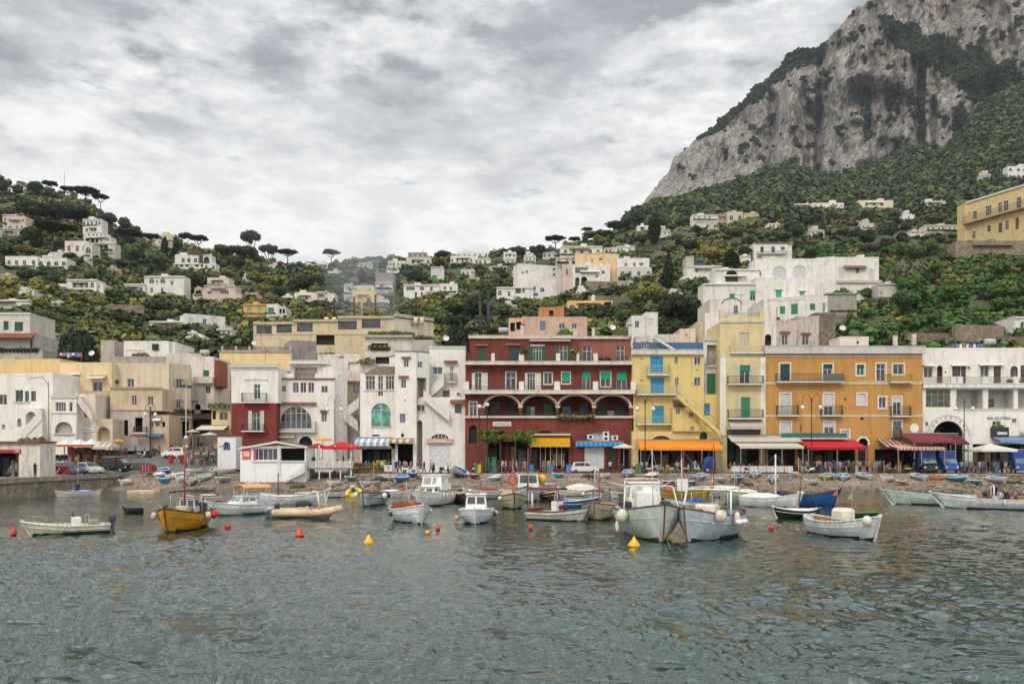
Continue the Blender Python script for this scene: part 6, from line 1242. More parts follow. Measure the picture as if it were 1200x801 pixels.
# small floats
def buoy(px,py,kind,c,label,r_=.16):
    Y=Yw(py);m=MB()
    if kind == 'cone':m.lathe((0,0,-.08),[(r_*.5,0),(r_*1.25,.06),(r_*1.2,.14),(r_*.5,.36),(r_*.22,.48),(.03,.56)],12)
    else:m.ball((0,0,r_*.45),r_,0,14,10)
    o=thing('mooring_buoy',label,'buoy',(X_(px,Y),Y,0),0,'mooring buoys on the water');m.build('float',paint(c,.45,.15),o);m=MB()
    m.lathe((0,0,r_*1.3 if kind != 'cone' else .46),[(.035,0),(.035,.08),(.02,.1)],8);m.build('eye',paint('5a3a30'),o)
for a in ((16,625,'cone','c83818','orange red cone buoy at the left edge',.14),(267,618,'ball','c03010','red ball buoy right of the yellow fishing boat',.17),(351,627,'cone','d03810','orange cone buoy below the peach inflatable',.19),(432,636,'cone','e0a808','yellow cone buoy between the inflatable and the wooden coaming boat',.22),(501,625,'ball','d09a18','yellow ball buoy beside a red one',.15),(513,620,'ball','c83020','red ball buoy beside the yellow ball',.15),(622,619,'ball','c83018','red ball buoy in open water below the khaki boat',.15),(743,639,'cone','e0a400','yellow cone buoy under the bow of the largest boat',.26),(904,620,'ball','b82818','red ball buoy left of the white boat with pennants',.17),(481,584,'ball','d05030','small orange ball buoy behind the wooden coaming boat',.13)):buoy(*a)
# things on the water by the far left shore
o=MB();o.cbox((X_(168,99),99,.1),(3.2,1.6,.5),0,.08);tag(o.build('flat_raft',paint((.52,.42,.26),.8,.3)),'sand coloured flat raft at the water edge by the quay','raft')
b=Boat('dinghy','tiny dark dinghy left of the yellow fishing boat',157,66,88,1.5,.8,('26282c','1c1c20','3a3436','4a3a34'),.35,.08,.0,.7,.15,.1,deck=0,strake=False)
# ---------------------------------------------------------------- houses on the hillside
GRS='12805a'
def house(nm,short,label,blocks,cat='house',Y=None):
    """blocks: (x0,x1,ytop,ybot,colour,items or (rows,cols,style,shutter colour),dY,extras)"""
    x0=min(b[0] for b in blocks);x1=max(b[1] for b in blocks);yb=max(b[3] for b in blocks)
    if Y is None:Y=land_at((x0+x1)/2,yb)[0]
    Y -= 2
    bd=Bld(nm,label,Fac(x0,Y,x1,Y),x0,x1,yb,cat)
    for i,bk in enumerate(blocks):
        a,c,t,bt,colr,it,dY=bk[:7];F=Fac(a,Y+dY+i*.06,c,Y+dY+i*.06+(bk[7] if len(bk)>7 else 0));items=[]
        if isinstance(it,tuple) and it and isinstance(it[0],int):
            rows,cols,st,sc_=it;hh=(bt-t)/rows;ww=(c-a)/cols
            for r_ in range(rows):
                for q in range(cols):
                    cx=a+ww*(q+.5)+random.uniform(-.14,.14)*ww
                    if random.random()<.14 and cols>2:continue
                    wy=hh*.42;wx=min(ww*.42,wy*.8 if st != 'wide' else ww*.6);y0_=t+hh*r_+hh*.3
                    if st == 'arch':items.append(('aw',cx-wx*.7,cx+wx*.7,y0_-hh*.05,y0_+wy,{}))
                    elif st == 'loggia':items.append(('ao',cx-ww*.33,cx+ww*.33,y0_-hh*.1,t+hh*(r_+1)-hh*.12,{'d':1.2,'c':INT}))
                    elif st == 'shut':items.append((('s',cx-wx/2,cx+wx/2,y0_,y0_+wy,{'c':sc_,'n':1})) if (q+r_) % 3 else W(cx-wx/2,cx+wx/2,y0_,y0_+wy))
                    else:items.append(W(cx-wx/2,cx+wx/2,y0_,y0_+wy))
        elif it:items=list(it)
        mat=colr if not isinstance(colr,(tuple,str)) else plaster(hexc(colr),.5)
        if t>0 and c-a>9 and Y>200 and len(bk)<8:        # roof hut, chimney, terrace rail, cornices
            q=random.random();e=(c-a)
            if q<.5:x_=a+e*random.uniform(.15,.6);bd.block(x_,x_+min(e*.25,7),t-random.uniform(2,3.4),t+.5,mat,[],3,F=Fac(a,Y+dY+2.5,c,Y+dY+2.5),down=.5,roof=.12,name='roof_hut')
            if q>.35:items.append(('pier',a+e*.75,a+e*.75+1.3,t-2.6,t,{'n0':-2,'n1':-1.2,'c':mat,'nm':'chimney'}))
            if random.random()<.5:items.append(('rail',a+e*.1,a+e*.9,t-1.6,t-.4,{'c':LRAIL,'d':-.4,'sp':.4}))
            if random.random()<.6:items.append(('led',a,c,t+.2,t+.9,{'d':.35,'c':mat}))
            if random.random()<.5 and bt-t>7:items.append(('hood',a+e*.2,a+e*.7,t+(bt-t)*.2,t+(bt-t)*.28,{'d':1.2,'c':tiles('8a5a44') if random.random()<.5 else WHITE}))
            if random.random()<.55:items.append(('pl',a+1,c-1,bt-2.4,bt+.5,{'d':1.6,'c':random.choice(['mid','olive','dark','vivid'])}))
        bd.block(a,c,t,bt,mat,items,6.5 if Y>220 else 9,F=F,down=14,roof=.25)
    HOLES.append((x0,x1,min(b[2] for b in blocks),yb,Y));PLACES.append((short,(x0+x1)/2,(min(b[2] for b in blocks)+yb)/2,(x1-x0)/2))
    return bd
PLACES=[]
w1=(.60,.57,.52);w2=(.50,.465,.41);pk=(.50,.40,.34);yl=(.52,.42,.26)
# left hill
house('hilltop_villa','arched hilltop villa','cream villa with arches just under the crest of the left hill',[(9,31,220,226,w1,(1,5,'loggia',0),0),(14,26,217,221,pk,(1,2,'plain',0),2)])
house('hillside_villa','pink stepped villa','stepped pink villa at the left edge below the hilltop',[(3,20,252,263,pk,(1,3,'plain',0),3),(8,30,254,270,pk,(2,3,'plain',0),0),(0,22,268,280,plaster((.4,.36,.31),.6),(1,4,'plain',0),-3)])
house('terraced_villa','tall terraced white villa','tall white villa stacked in five arcaded terraces on the left hill',[(97,119,257,266,w1,(1,5,'arch',0),6),(100,119,265,274,w1,(1,4,'arch',0),4),(102,121,272,281,w1,(1,4,'arch',0),2),(100,117,277,286,w1,(1,3,'loggia',0),0),(117,129,277,285,w1,(1,3,'arch',0),.5),(108,134,285,294,w2,(1,4,'loggia',0),-3)])
house('square_villa','square cream villa','square cream villa with a low side wall, below the terraced white villa',[(76,103,283,299,(.56,.51,.45),(1,3,'plain',0),0),(58,77,296,300,w2,(),1),(98,108,286,301,w2,(1,1,'arch',0),-1)])
house('long_white_villa','long white villa','long low white villa with scattered small windows on the left slope',[(6,44,301,314,w1,(1,4,'plain',0),0),(44,78,303,315,w1,(1,4,'arch',0),.8),(50,66,300,304,w1,(),3)])
house('arched_white_villa','white villa with arched base','white villa with a blue door and arches below, left of the L shaped house',[(78,113,328,342,w1,[('s',85,89,331,337,{'c':'4a8090','n':1}),W(94,97,331,337),W(100,103,331,337),W(106,110,331,337),('ao',93,103,339.5,343,{'d':.5,'c':INT})],0),(68,80,333,343,w1,(1,1,'arch',0),.6),(113,121,333,339,w1,(1,1,'plain',0),.8)])
house('white_angled_house','white L shaped house','white L shaped house with two arched windows, on the left slope',[(169,216,324,346,w1,[('aw',175,180.5,326,332,{}),W(183,185,328,332),('aw',188,193.5,326,332,{}),W(176,179,337,343),W(188.5,191.5,337,343),W(200,203,329,334)],0),(144.5,170,333,344,w1,(1,3,'plain',0),-1)])
house('roofed_white_villa','white villa with loggias','white villa with loggia arches and small tiled roofs, below a flat umbrella pine',[(205,232,299,311,w1,(1,4,'arch',0),0),(238,248,299,309,w1,(1,1,'loggia',0),-1),(238,253,309,316,w1,(1,2,'arch',0),-3),(221,236,296,300,tiles(),(),2),(203,240,309,313,w1,(1,6,'loggia',0),-2)])
house('ridge_hotel','long ridge hotel','long cream hotel on the ridge behind the trees',[(176,206,275,283,yl,(1,6,'plain',0),4),(182,190,281,292,w2,(2,1,'plain',0),0)])
house('villa_annex','small white annex','small white annex below the long ridge hotel',[(206,219,298.5,308,w1,(1,1,'loggia',0),0)])
house('pink_terraced_villa','pink terraced villa','pale pink villa in three setbacks with arches, mid left slope',[(243,268,326,336,w2,(1,2,'plain',0),5),(239,276,335,346,pk,[W(243,248,341,344.5),W(258,268,340,345)],2),(228,239,338,347,pk,(1,1,'loggia',0),2),(226,283,345,356,pk,[W(252,256,350,356),W(259,263,350,356),('aw',269,274,349,354,{}),('aw',276,280,350,355,{})],0)])
house('white_farmhouse','plain white farmhouse','plain white farmhouse with three upper windows, below the pink terraced villa',[(217,264,368,388,w1,[('b',221,227,372,379,{'c':'c0c0bc','f':.9}),W(237.5,242,373,380),('b',249,255,372,380,{'c':'c8c4bc','f':.8}),W(224,228,383,388)],0,6)])
house('ochre_bungalow','ochre and white bungalow','long bungalow half ochre and half white with turquoise shutters',[(285,311,357,369,(.52,.33,.11),[('s',290,294,360,365,{'c':'5aa89a','n':1}),('s',302,306,360,365,{'c':'5aa89a','n':1})],0),(311,326,357,369,w1,[('s',314,321,360,367,{'c':'2a7a6a'})],.6),(326,335,360,368,w2,(1,2,'loggia',0),0),(312,335,369,377,w2,(1,4,'plain',0),-2)])
house('cream_turquoise_house','cream house with turquoise window','low cream house with a turquoise window below the smoke',[(345,372,343,354,(.60,.52,.40),[('s',348,352.5,347,352,{'c':'1f9a80','n':1}),('s',357.5,361,347,351.5,{'c':'5a8a60','n':1})],0),(370,384,342,354,w2,(1,3,'plain',0),0),(384,392,344,356,(.6,.52,.40),(),-1)])
house('yellow_blue_house','yellow house with blue windows','yellow house with blue windows at the lower edge of the smoke',[(403,413,333,345,w2,[('s',409,412,337,341,{'c':'24507a','n':1})],2),(413,440,341,356,(.58,.43,.20),[('ao',419,425,347,356,{'d':.5,'c':pY}),('s',430,434,349,356,{'c':'1a3450','n':1})],0),(414,438,335,342,w2,(1,3,'plain',0),3)])
house('tin_roof_house','house with slanted grey roof','small white house under a large slanting grey roof',[(440,460,331,339,w2,[W(445,449,333.5,337)],0),(440,462,321,331.5,plaster((.25,.20,.18),.5),(),1.5),(445,461,341,347,(.38,.28,.24),(1,2,'plain',0),-3)])
house('wide_white_house','wide white slope house','wide white two storey house in the middle of the slope, left of the black flues',[(473,515,334,343,w1,[W(476,486,336,340,n=4),W(492,497,336,340),('s',504,507,336,342,{'c':'2f6a5c','n':1})],0),(515,536,333,343,w1,[W(520,523,335.5,339),W(527,530,336,340)],.5),(499,525,341.5,348,w2,[W(506,514,344,347,n=4)],-1)])
house('ridge_villa','villa with tiled tower','pale villa with a broken brick coloured top storey on the central ridge',[(476,505,302,312,w2,(1,5,'arch',0),0),(478,500,296,303,(.40,.30,.25),(1,4,'plain',0),2),(455,478,306,313,w1,(1,5,'arch',0),1)])
house('ridge_hamlet_house','white ridge row','row of joined white houses along the central ridge, right of the tiled tower',[(528,560,300,310,w1,(1,6,'plain',0),0),(535,572,296,302,w1,(1,6,'arch',0),3),(556,575,303,311,w1,(1,4,'arch',0),-.7)])
house('ridge_cottage','cube ridge cottage','small white cube cottage under the dark pines of the ridge',[(590,605,295.5,303,w1,(1,3,'plain',0),0),(592,603,303,311,w2,(1,2,'plain',0),-2)])
house('ridge_house','far left ridge house','small white house between trees on the ridge left of the smoke',[(372,384,308,316,w1,(1,2,'arch',0),0),(356,372,310,315,w2,(1,3,'plain',0),1)])
house('ridge_barn','pinkish ridge barn','low pinkish house with a flat pale roof below the umbrella pines',[(315,332,310,317,pk,(1,3,'plain',0),0)])
house('chapel_house','white chapel house','white house beside a pointed cypress on the central ridge',[(453,470,312,324,w1,(2,3,'arch',0),0)])
house('green_door_house','pale house with green doors','tall pale house with an arched green door under a rounded tree',[(505,520,313,330,w2,[('ao',506,512,322,330,{'d':.4,'c':paint('2f7a5c')})],0)])
house('green_roof_bungalow','dark roofed bungalow','bungalow with a dark green verandah right of the central ridge',[(573,594,312,317,w2,(1,5,'loggia',0),0)])
# central cluster
house('long_white_hotel','sloping white hotel','large blank white hotel stepping down the slope, centre right',[(607,659,309,330,w1,[W(611,614,318,321),W(616,619,317,320),W(648,651,314,317),W(648,651,320,323)],0,6),(582,625,337,351,w1,[('aw',583.5,588,340,346,{}),W(595,598,341,347),('s',604,610.5,337.6,343.5,{'c':'5a2a24'}),W(612,615,338,343),('ag',601,611,347,350.8,{'gl':TEAL,'notr':1})],-6),(622,652,326,347,w1,[W(624,628,335.5,340),('aw',625,631,343,346.8,{}),('aw',633,638,337,342,{})],-4)])
house('yellow_penthouse_block','block with yellow top floor','large white house with a yellow upper storey above the cluster, centre right',[(657,706,289,300,w1,(1,5,'plain',0),6),(674,725,298,311,(.60,.44,.24),[W(693,695,303,307),W(702,706,302,305)],2),(652,676,302,309,w2,(1,3,'plain',0),4),(659,673,310,336,pk,[W(663,666,315,322)],-.5),(671,715,311,339,w1,[('ao',674,679,325,339,{'d':1,'c':INT}),('ao',681,688,324,338,{'d':2}),W(674,689,313,320,n=6),W(705,709,317,321),W(698,701,322,325)],-1)])
house('grey_white_villa','villa with white upper floor','grey stone villa with a white upper floor, right of the yellow topped block',[(723,764,314,327,w2,plaster((.4,.36,.31),.6) and (1,4,'plain',0),-.5),(723,761,303,314,w1,[W(732,735,308,312),W(742,745,307.5,312),W(749,754,308,311)],1.5)])
house('hedge_row_house','low row above the villa','low white row house half hidden by hedges above the grey villa',[(722,744,289,298,w1,(1,5,'arch',0),0),(708,722,291,297,w1,(1,3,'arch',0),.5)])
house('wood_cottage','tiny white cottage','tiny white cottage with a green window left of a tall cypress',[(747,760,264.5,272,w1,[('s',751,754,267,270,{'c':GRS,'n':1})],0)])
house('peach_house','peach coloured house','long peach house with a blue window behind the dark red building',[(612,688,372.5,392,(.50,.33,.25),[('s',632.5,639,376,387,{'c':'5a7a9a','n':1}),W(655,662,379,385),W(670,676,379,385)],0),(596,613,374,392,(.56,.36,.26),[('o',598,603.5,378,388,{'d':.8}),('o',605,611,377,386,{'d':.8})],-.6)],Y=172)
house('orange_house','small orange house','small orange house with a dark doorway above the peach one',[(632,661,361,371,(.45,.20,.08),[('o',643.5,648.5,363.5,370,{'d':.5})],0)],Y=200)
house('yellow_cottage_hill','low yellow cottage','low bright yellow cottage with arched window and white chimney, above the orange house',[(665,718,353,363,(.60,.42,.13),[('aw',678,686,356,363,{}),('aw',667,674,357,363,{}),W(697,700,358,361)],0),(694,697,346,354,w1,(),1)])
house('gabled_cottage','white gabled cottage','white cottage with a brown pitched roof at the edge of the big dark tree',[(740,756,371,392,w1,[W(744,749,376,384)],0),(756,771,367,390,w1,[('s',760,766,373,381,{'c':(.6,.58,.55),'n':1})],.4)],Y=190)
house('flat_white_house','flat white house by the dark cypresses','low flat white house left of two dark cypresses',[(805,846,312,322,w1,[W(815,818,315,319)],0),(799,806,325,333,w1,(),-2),(804,813,301,312,plaster((.4,.36,.3),.5),(),2),(813,827,302,312,paint('2f4448'),(),2.2)])
house('balcony_villa','two storey villa in the trees','white two storey villa with green shutters against the wood',[(883.5,924,285,306,w1,[('s',891,895,289,295.5,{'c':'2a4a3c','n':1}),('s',904,908,289,295.5,{'c':'2a4a5c','n':1}),W(915,920,289,293),('bal',887,921,294.5,297.5,{}),('b',887,893,300,305,{'c':'7a8a80','f':.8}),('led',884,924,284,285.5,{'d':.3,'c':paint('6a4a40')})],0),(924,928,288,299,w1,(),.5)])
house('crenel_house','white house with curved parapet','small white house with a curved horned parapet',[(863,880,300,312,w1,(),0)])
house('round_gable_villa','villa with rounded gable','cream and white villa with a rounded gable on the wooded slope',[(811,841,252,258,w1,(1,5,'plain',0),1),(852,871,248.5,262,plaster((.46,.42,.36),.5),(1,2,'plain',0),0),(872,891,250,262,(.58,.44,.24),(1,2,'plain',0),0),(841,852,251,261,(.4,.25,.2),(1,2,'plain',0),1)])
house('vaulted_villa','white villa with two vaults','white villa with two barrel vaulted ends under the cliff wood',[(930,952,239,247,w1,(1,2,'loggia',0),0),(952,989,238,244,w1,(1,6,'plain',0),1)])
house('cream_hill_house','cream house below the cliff wood','cream hipped house with two dark green shutters below the cliff wood',[(1006,1047,235,245,(.62,.52,.37),[('s',1023,1026,237.5,241,{'c':'1f4a3c','n':1}),('s',1032,1035,237.5,241,{'c':'1f4a3c','n':1}),W(1014,1017,238,241)],0)])
house('distant_white_house','white house right of the cream one','long low white house on the terrace right of the cream hipped house',[(1080,1112,236,244,w1,(1,6,'plain',0),0)])
house('edge_white_villa','white villa at the right edge','white villa high in the wood at the right edge',[(1181,1205,195,211,w1,(2,3,'arch',0),0)])
house('low_cream_house','low cream terrace house','low cream house with a terrace, left of the big yellow building on the hill',[(1084,1122,264,271,(.5,.44,.34),(1,6,'plain',0),0),(1110,1126,271,277,w2,(1,2,'plain',0),-1),(1066,1084,271,275,w2,(1,3,'plain',0),-1)])
bd=house('yellow_hill_building','big yellow hillside building','big yellow two storey building with a long balcony, high on the right',[(1131,1150,238,284,(.56,.43,.21),(),0),(1133,1260,237,227,(.54,.42,.21),[W(1140,1144.5,248,256),W(1155,1161.5,242,251.5),W(1169.5,1174,238,248),W(1176,1181.5,236,246),W(1191,1196.5,232,243),W(1206,1212,228,239),('led',1133,1260,236.6,200,{'d':.5,'c':WHITE})],.5,-42),(1133,1260,262,268,(.50,.38,.2),[W(1139,1143,271.5,279),('s',1157,1161,264.5,271,{'c':'6a3a24','n':1}),('s',1170,1174.5,261.5,272,{'c':'6a3a24','n':1}),W(1178,1182,259,268.5),('s',1190,1194,255.5,268,{'c':'6a3a24','n':1}),W(1204,1209,252,262),('bal',1131,1230,255.5,236,{'d':2.2,'c':metal('6a6456'),'sc':plaster((.5,.4,.22),.5)})],.2,-42)])
house('stone_terrace_wall','stone retaining wall','tall stone retaining wall under the big yellow hillside building',[(1120,1215,283,301,stone('8a7c68',1.2),(),0)],'wall')
house('edge_cottage','white cottage by the rock wall','white cottage with a green door at the right edge above the arcade building',[(1189,1230,372,393,w1,[('s',1196,1199,378,392,{'c':'2a5a44','n':1})],0)])
# smaller houses dotted over the slope
for x0,x1,y0,y1,c,st,sh,lb in ((22,40,342,350,w2,'plain','low grey villa roof','low pale villa half hidden in the trees below the long white villa'),(0,12,322,331,yl,'plain','yellowish edge house','yellowish small house at the left edge below the long white villa'),(120,136,314,321,pk,'plain','pinkish shed villa','pinkish small villa with flowers left above the L shaped house'),(60,74,354,361,w2,'plain','low wall house','low pale outbuilding among the trees above the dense dark tree'),(284,298,326,333,w2,'arch','white garden cottage','white garden cottage right of the pink terraced villa'),(288,302,344,351,pk,'plain','brown stone cottage','pinkish cottage above the ochre and white bungalow'),(330,343,347,355,w1,'arch','arched annex','small white annex left of the cream house with the turquoise window'),(384,400,318,325,w2,'plain','smoky cottage','pale cottage in the smoke under the ridge'),(420,436,308,315,w2,'plain','ridge cottage left','low pale cottage on the ridge left of the pointed cypress'),(540,556,316,323,w2,'plain','cottage below the ridge','small pale cottage just below the white ridge row'),(548,562,326,333,pk,'plain','pink slope cottage','pink cottage among trees right of the wide white slope house'),(600,612,318,325,w1,'arch','white arch cottage','white cottage touching the left side of the sloping white hotel'),(614,628,300,307,w1,'plain','upper white cottage','white cottage above the sloping white hotel'),(636,652,296,303,w2,'arch','ridge arch house','pale arched house under the right ridge pines'),(700,716,316,322,w2,'plain','terrace outbuilding','pale outbuilding between the yellow topped block and the grey villa'),(726,742,330,337,w2,'plain','terrace shed','pale shed on the terrace below the grey villa'),(676,690,340,346,w1,'plain','white wall cottage','white cottage above the low yellow cottage'),(784,800,344,351,w2,'plain','cottage by the cypress','pale cottage right of the tall slim cypress'),(772,786,270,277,w2,'plain','wooded cottage','pale cottage in the wood right of the tall dark cypress'),(830,842,268,274,pk,'plain','pinkish wood cottage','pinkish cottage in the wood below the round gable villa'),(900,914,262,269,w1,'arch','white wood villa','small white villa in the wood above the two storey villa'),(950,966,270,277,w2,'plain','terrace cottage','pale cottage on the green terraces above the white complex'),(1010,1024,262,268,w2,'plain','right terrace cottage','pale cottage on the terraces below the cream hipped house'),(1058,1072,252,258,w1,'plain','small right cottage','small white cottage right of the cream hipped house'),(1150,1164,205,212,w2,'plain','high wood house','pale house in the wood left of the right edge villa'),(440,456,352,360,w2,'plain','cottage above the works','pale cottage above the works building, below the slanted roof house'),(520,536,352,360,yl,'plain','yellowish cottage','yellowish cottage below the wide white slope house'),(254,272,386,394,w2,'arch','cottage by the works','pale arched cottage left of the works building'),(218,240,395,404,w1,'plain','white town roof house','white town house below the plain white farmhouse'),(590,606,358,366,w2,'arch','cottage right of the flues','pale arched cottage right of the two black flues')):
    house('cottage',sh,lb,[(x0,x1,y0,y1,c,(1,3,st,GRS),0)]+([(x0+2,x0+(x1-x0)*.55,y0-5,y0+.4,c,(1,2,'plain',0),2)] if (x0 % 3) else []))
# the big white complex, centre right
pc=plaster((.61,.585,.53),.6)
house('white_complex','big white complex','big rambling white complex with green shutters and rounded roof arches, above the cream house',[
  (837,848,327,345,pc,(),6),(838,890,316,345,pc,[('ao',850,865,316.5,330,{'d':1.5,'c':INT})],4),(885,956,304,335,pc,[('as',906,921,312,326,{'c':(.5,.5,.52),'n':1}),('as',930,944,311,328,{'c':(.52,.52,.55),'n':1}),('arc',906,921,312,322,{'t':.5}),('arc',930,944,311,322,{'t':.5}),('o',873,888,318,326,{'d':1,'c':pY}) if 0 else W(889,892,318,323)],5),
  (956,979,303,345,pc,(),26,-2),(978,1030,302,347,pc,[('s',983,989,313,327,{'c':(.55,.56,.58),'n':1}),W(1003,1007,314,320),('s',1018,1024,316,329,{'c':(.55,.56,.58),'n':1}),W(984.5,991,337,344),W(1004,1008,340,345),W(1015,1028,341,349,n=4),('led',980,1033,329,331.5,{'d':.6,'c':plaster((.5,.44,.33),.5)})],40),
  (1030,1053,333,351,w2,[W(1032,1034,342,346)],34),(824,890,333,372,pc,[('s',855,861,344,350,{'c':GRS,'n':1}),('b',879,885,340.5,352,{'c':'1f9a74','f':.5}),('arc',847,868,350,356,{'t':.3,'c':paint('6a5648')}),W(860,865,358,368)],1),
  (886,955,326,349,pc,[('s',909,916,340,348,{'c':'2f9a80','n':1}),('s',937,943,341.5,347,{'c':'2f9a80','n':1}),('hood',907.5,917.5,337.5,339,{'c':WHITE,'d':.4}),('hood',935,945,339,340.5,{'c':WHITE,'d':.4})],0,1),
  (906,944,350,377,pc,[('s',914,920,359,367.5,{'c':'0c7a48','n':1}),('s',927,935,356,368,{'c':'0c7a48','n':1}),('s',907.5,911,360,368,{'c':'0c7a48','n':1}),('led',906,944,349.5,351,{'d':.1})],-3,-2),(943,970,346,372,pc,[('s',949,955.5,355.5,363.5,{'c':'0c7a48','n':1}),W(964,967,355,366)],-5,2),(970,1004,344,366,plaster((.30,.26,.22),.7),(),6)])
house('old_stone_house','weathered stone house','weathered grey stone house with peeling walls, behind the left end of the orange building',[
  (895,910,352,410,plaster((.58,.55,.5),.8),[('ao',896.5,904,391.5,404.5,{'d':.8})],0),(910,934,377,410,plaster((.44,.39,.34),1.0,1.6),[W(916,923.5,392,404),('hood',913.5,925,388,390,{'c':tiles(),'d':.2})],.3),(934,960,372,410,plaster((.42,.37,.32),1.0,1.8),[W(940,948,393,404),('hood',938.5,950,389.5,391.5,{'c':tiles(),'d':.2})],.6),(955,979,368,410,stone('7a6e60',1.6),(),1.5)],Y=134)
house('white_side_block','white block beside the cream house','tall white block rising just left of the tall cream house',[(826,844,369,400,w1,(),0,-1),(818,826,378,399,pB,(),1),(797,815,387,399,(.58,.47,.33),[W(803,806,391,395)],-2),(832,843,352,372,w2,(),2)],Y=135)
# left lower town
house('green_shutter_house','house with tiled canopy','white house with green shutters above a terracotta canopy, at the left edge',[(-30,35,368,393,w2,[('s',4,10,376,386.5,{'c':'1c4a34'}),('s',17,27,377,388,{'c':'1c4a34'}),('led',-30,36,366.5,368.5,{'d':.2})],0),(-30,40,393,420,plaster((.4,.36,.31),.7),[('o',15,24,399,413,{'d':.6,'c':paint('5a2a1c')}),('o',33,38,399,415,{'d':.8}),('o',-10,4,400,415,{'d':.8}),('hood',-30,44,390,397,{'c':tiles('9a5030'),'d':2.2})],0),(-30,50,411,424,pGr,[('pl',-20,46,405,412,{'d':.2,'c':'dark'})],-2)],Y=165)
house('terrace_house','white roof terrace house','white house with a roof terrace fence and a dark solar panel, left centre',[(145,198,401,419,w1,[('led',145,165,410,410.5,{'d':.05}),('pier',179,186,403,410,{'c':DARK,'n1':.3,'nm':'solar_panel'}),('pl',158,176,411,419,{'d':1,'c':'olive'})],0),(197,205,402,411,w1,(),.6),(128,235,419,431,plaster((.36,.29,.26),.6),(),-2),(195,238,416,430,w2,[('pl',222,238,411,416,{'d':-.3,'c':'olive'})],-3)],Y=150)
house('small_white_wall','low white garden wall','low white garden wall at the left edge of the slope',[(-20,35,352,360,w1,(),0)],'wall')
house('garden_house','white garden house','white garden house behind the green net posts',[(175,218,377,386,w1,(1,5,'plain',0),0)])
house('roadside_shed','grey stone shed','grey stone shed right of the big dark tree',[(118,134,400,421,(.36,.32,.28),(),0)],'shed',Y=152)
# long yellow works building
ywm=plaster((.50,.41,.27),.5);F=Fac(297,166,508,170)
bd=Bld('works_building','long cream industrial building with rows of barred windows and rusty stove pipes',F,297,508,404)
gr=[grille(300.5,318.5,381.5,391),grille(324,342,379.8,390),grille(348,366.5,378.3,388.5),grille(396,418,375.8,386),grille(424,446,374.3,384.5)]
# the parapet line rises gently to the right: three stepped bays
for a,c,t in ((297,345,379),(345,396,376),(396,462,372)):
    its=[g_ for g_ in gr if a <= g_[1]<c];its=[(g_[0],g_[1],g_[2],g_[3],g_[4],g_[5]) for g_ in its]
    if a == 345:its.append(('o',370.5,392,392.5,404,{'d':.8}))
    bd.block(a,c,t,404,ywm,its+[('led',a,c,t-1.3,t+.8,{'d':.35,'c':plaster((.5,.42,.3),.5)}),('led',a,c,391.6,392.4,{'d':.06,'c':ywm})],14,F=Fac(297,166,462,166),roof=False,down=3)
bd.block(462,508,372,404,plaster((.52,.46,.36),.6),[('o',482,492,378,384,{'d':.2,'c':pGr}),('led',462,508,370.8,372.5,{'d':.2,'c':pGr})],12,F=Fac(462,166,508,172),roof=False,down=3)
for x,t,c_ in ((382,350,'4a2a1e'),(391,350,'2a1814'),(414.5,348,'6a4030'),(423.5,348,'b4a090'),(439.5,346,'6a4030'),(487,343,'3a2018'),(494,343,'7a5a48')):
    m=MB();F=Fac(297,167.5,508,167.5);u,z0_=F.uz(x,374);z1_=F.uz(x,t)[1];m.tube(F.W(u,z0_-1,-.5),F.W(u,z0_+.5,-.5),.42,8,1);m.tube(F.W(u,z0_+.5,-.5),F.W(u,z1_,-.5),.19,8,0);m.tube(F.W(u,z1_,-.5),F.W(u,z1_+.15,-.5),.26,8,0);bd.part(m,'stove_pipe',[paint(c_,.7,.4),pY])
HOLES.append((297,508,370,404,166));PLACES.append(('long cream works building',400,388,105))
# two black flues
for x in (562.8,572.3):
    Y=171;z=Z_(394,Y);m=MB();m.tube((X_(x,Y),Y,z-3),(X_(x,Y),Y,Z_(342,Y)),.34,12);o=thing('steel_flue','left one of the two tall black flues behind the dark red building' if x<570 else 'right one of the two tall black flues behind the dark red building','flue',(X_(x,Y),Y,z-3),0,'twin black flues')
    m.build('pipe',paint('101214',.5,.3),o,o.location);m=MB()
    for t in (.15,.38,.6,.82):zz_=z+t*(Z_(342,Y)-z);m.tube((X_(x,Y),Y,zz_),(X_(x,Y),Y,zz_+.12),.39,12)
    m.build('collar',paint('1a1c1e',.5,.3),o,o.location)
HOLES.append((556,580,342,394,171))
# radio mast on the crest
Y,z=land_at(75,224);m=MB();zt=Z_(203,Y);x=X_(75.5,Y)
for s_ in (-.5,.5):m.tube((x+s_,Y,z-2),(x+s_*.4,Y,zt-4),.12,4)
for t in np.linspace(0,1,12):zz_=z+t*(zt-4-z);m.tube((x-.5,Y,zz_),(x+.5,Y,zz_+.6),.08,4)
m.tube((x,Y,zt-6),(x,Y,zt+2),.15,5);o=m.build('radio_mast',paint('6a4a44',.6,.2),None);tag(o,'thin lattice radio mast standing on the crest of the left hill','mast')
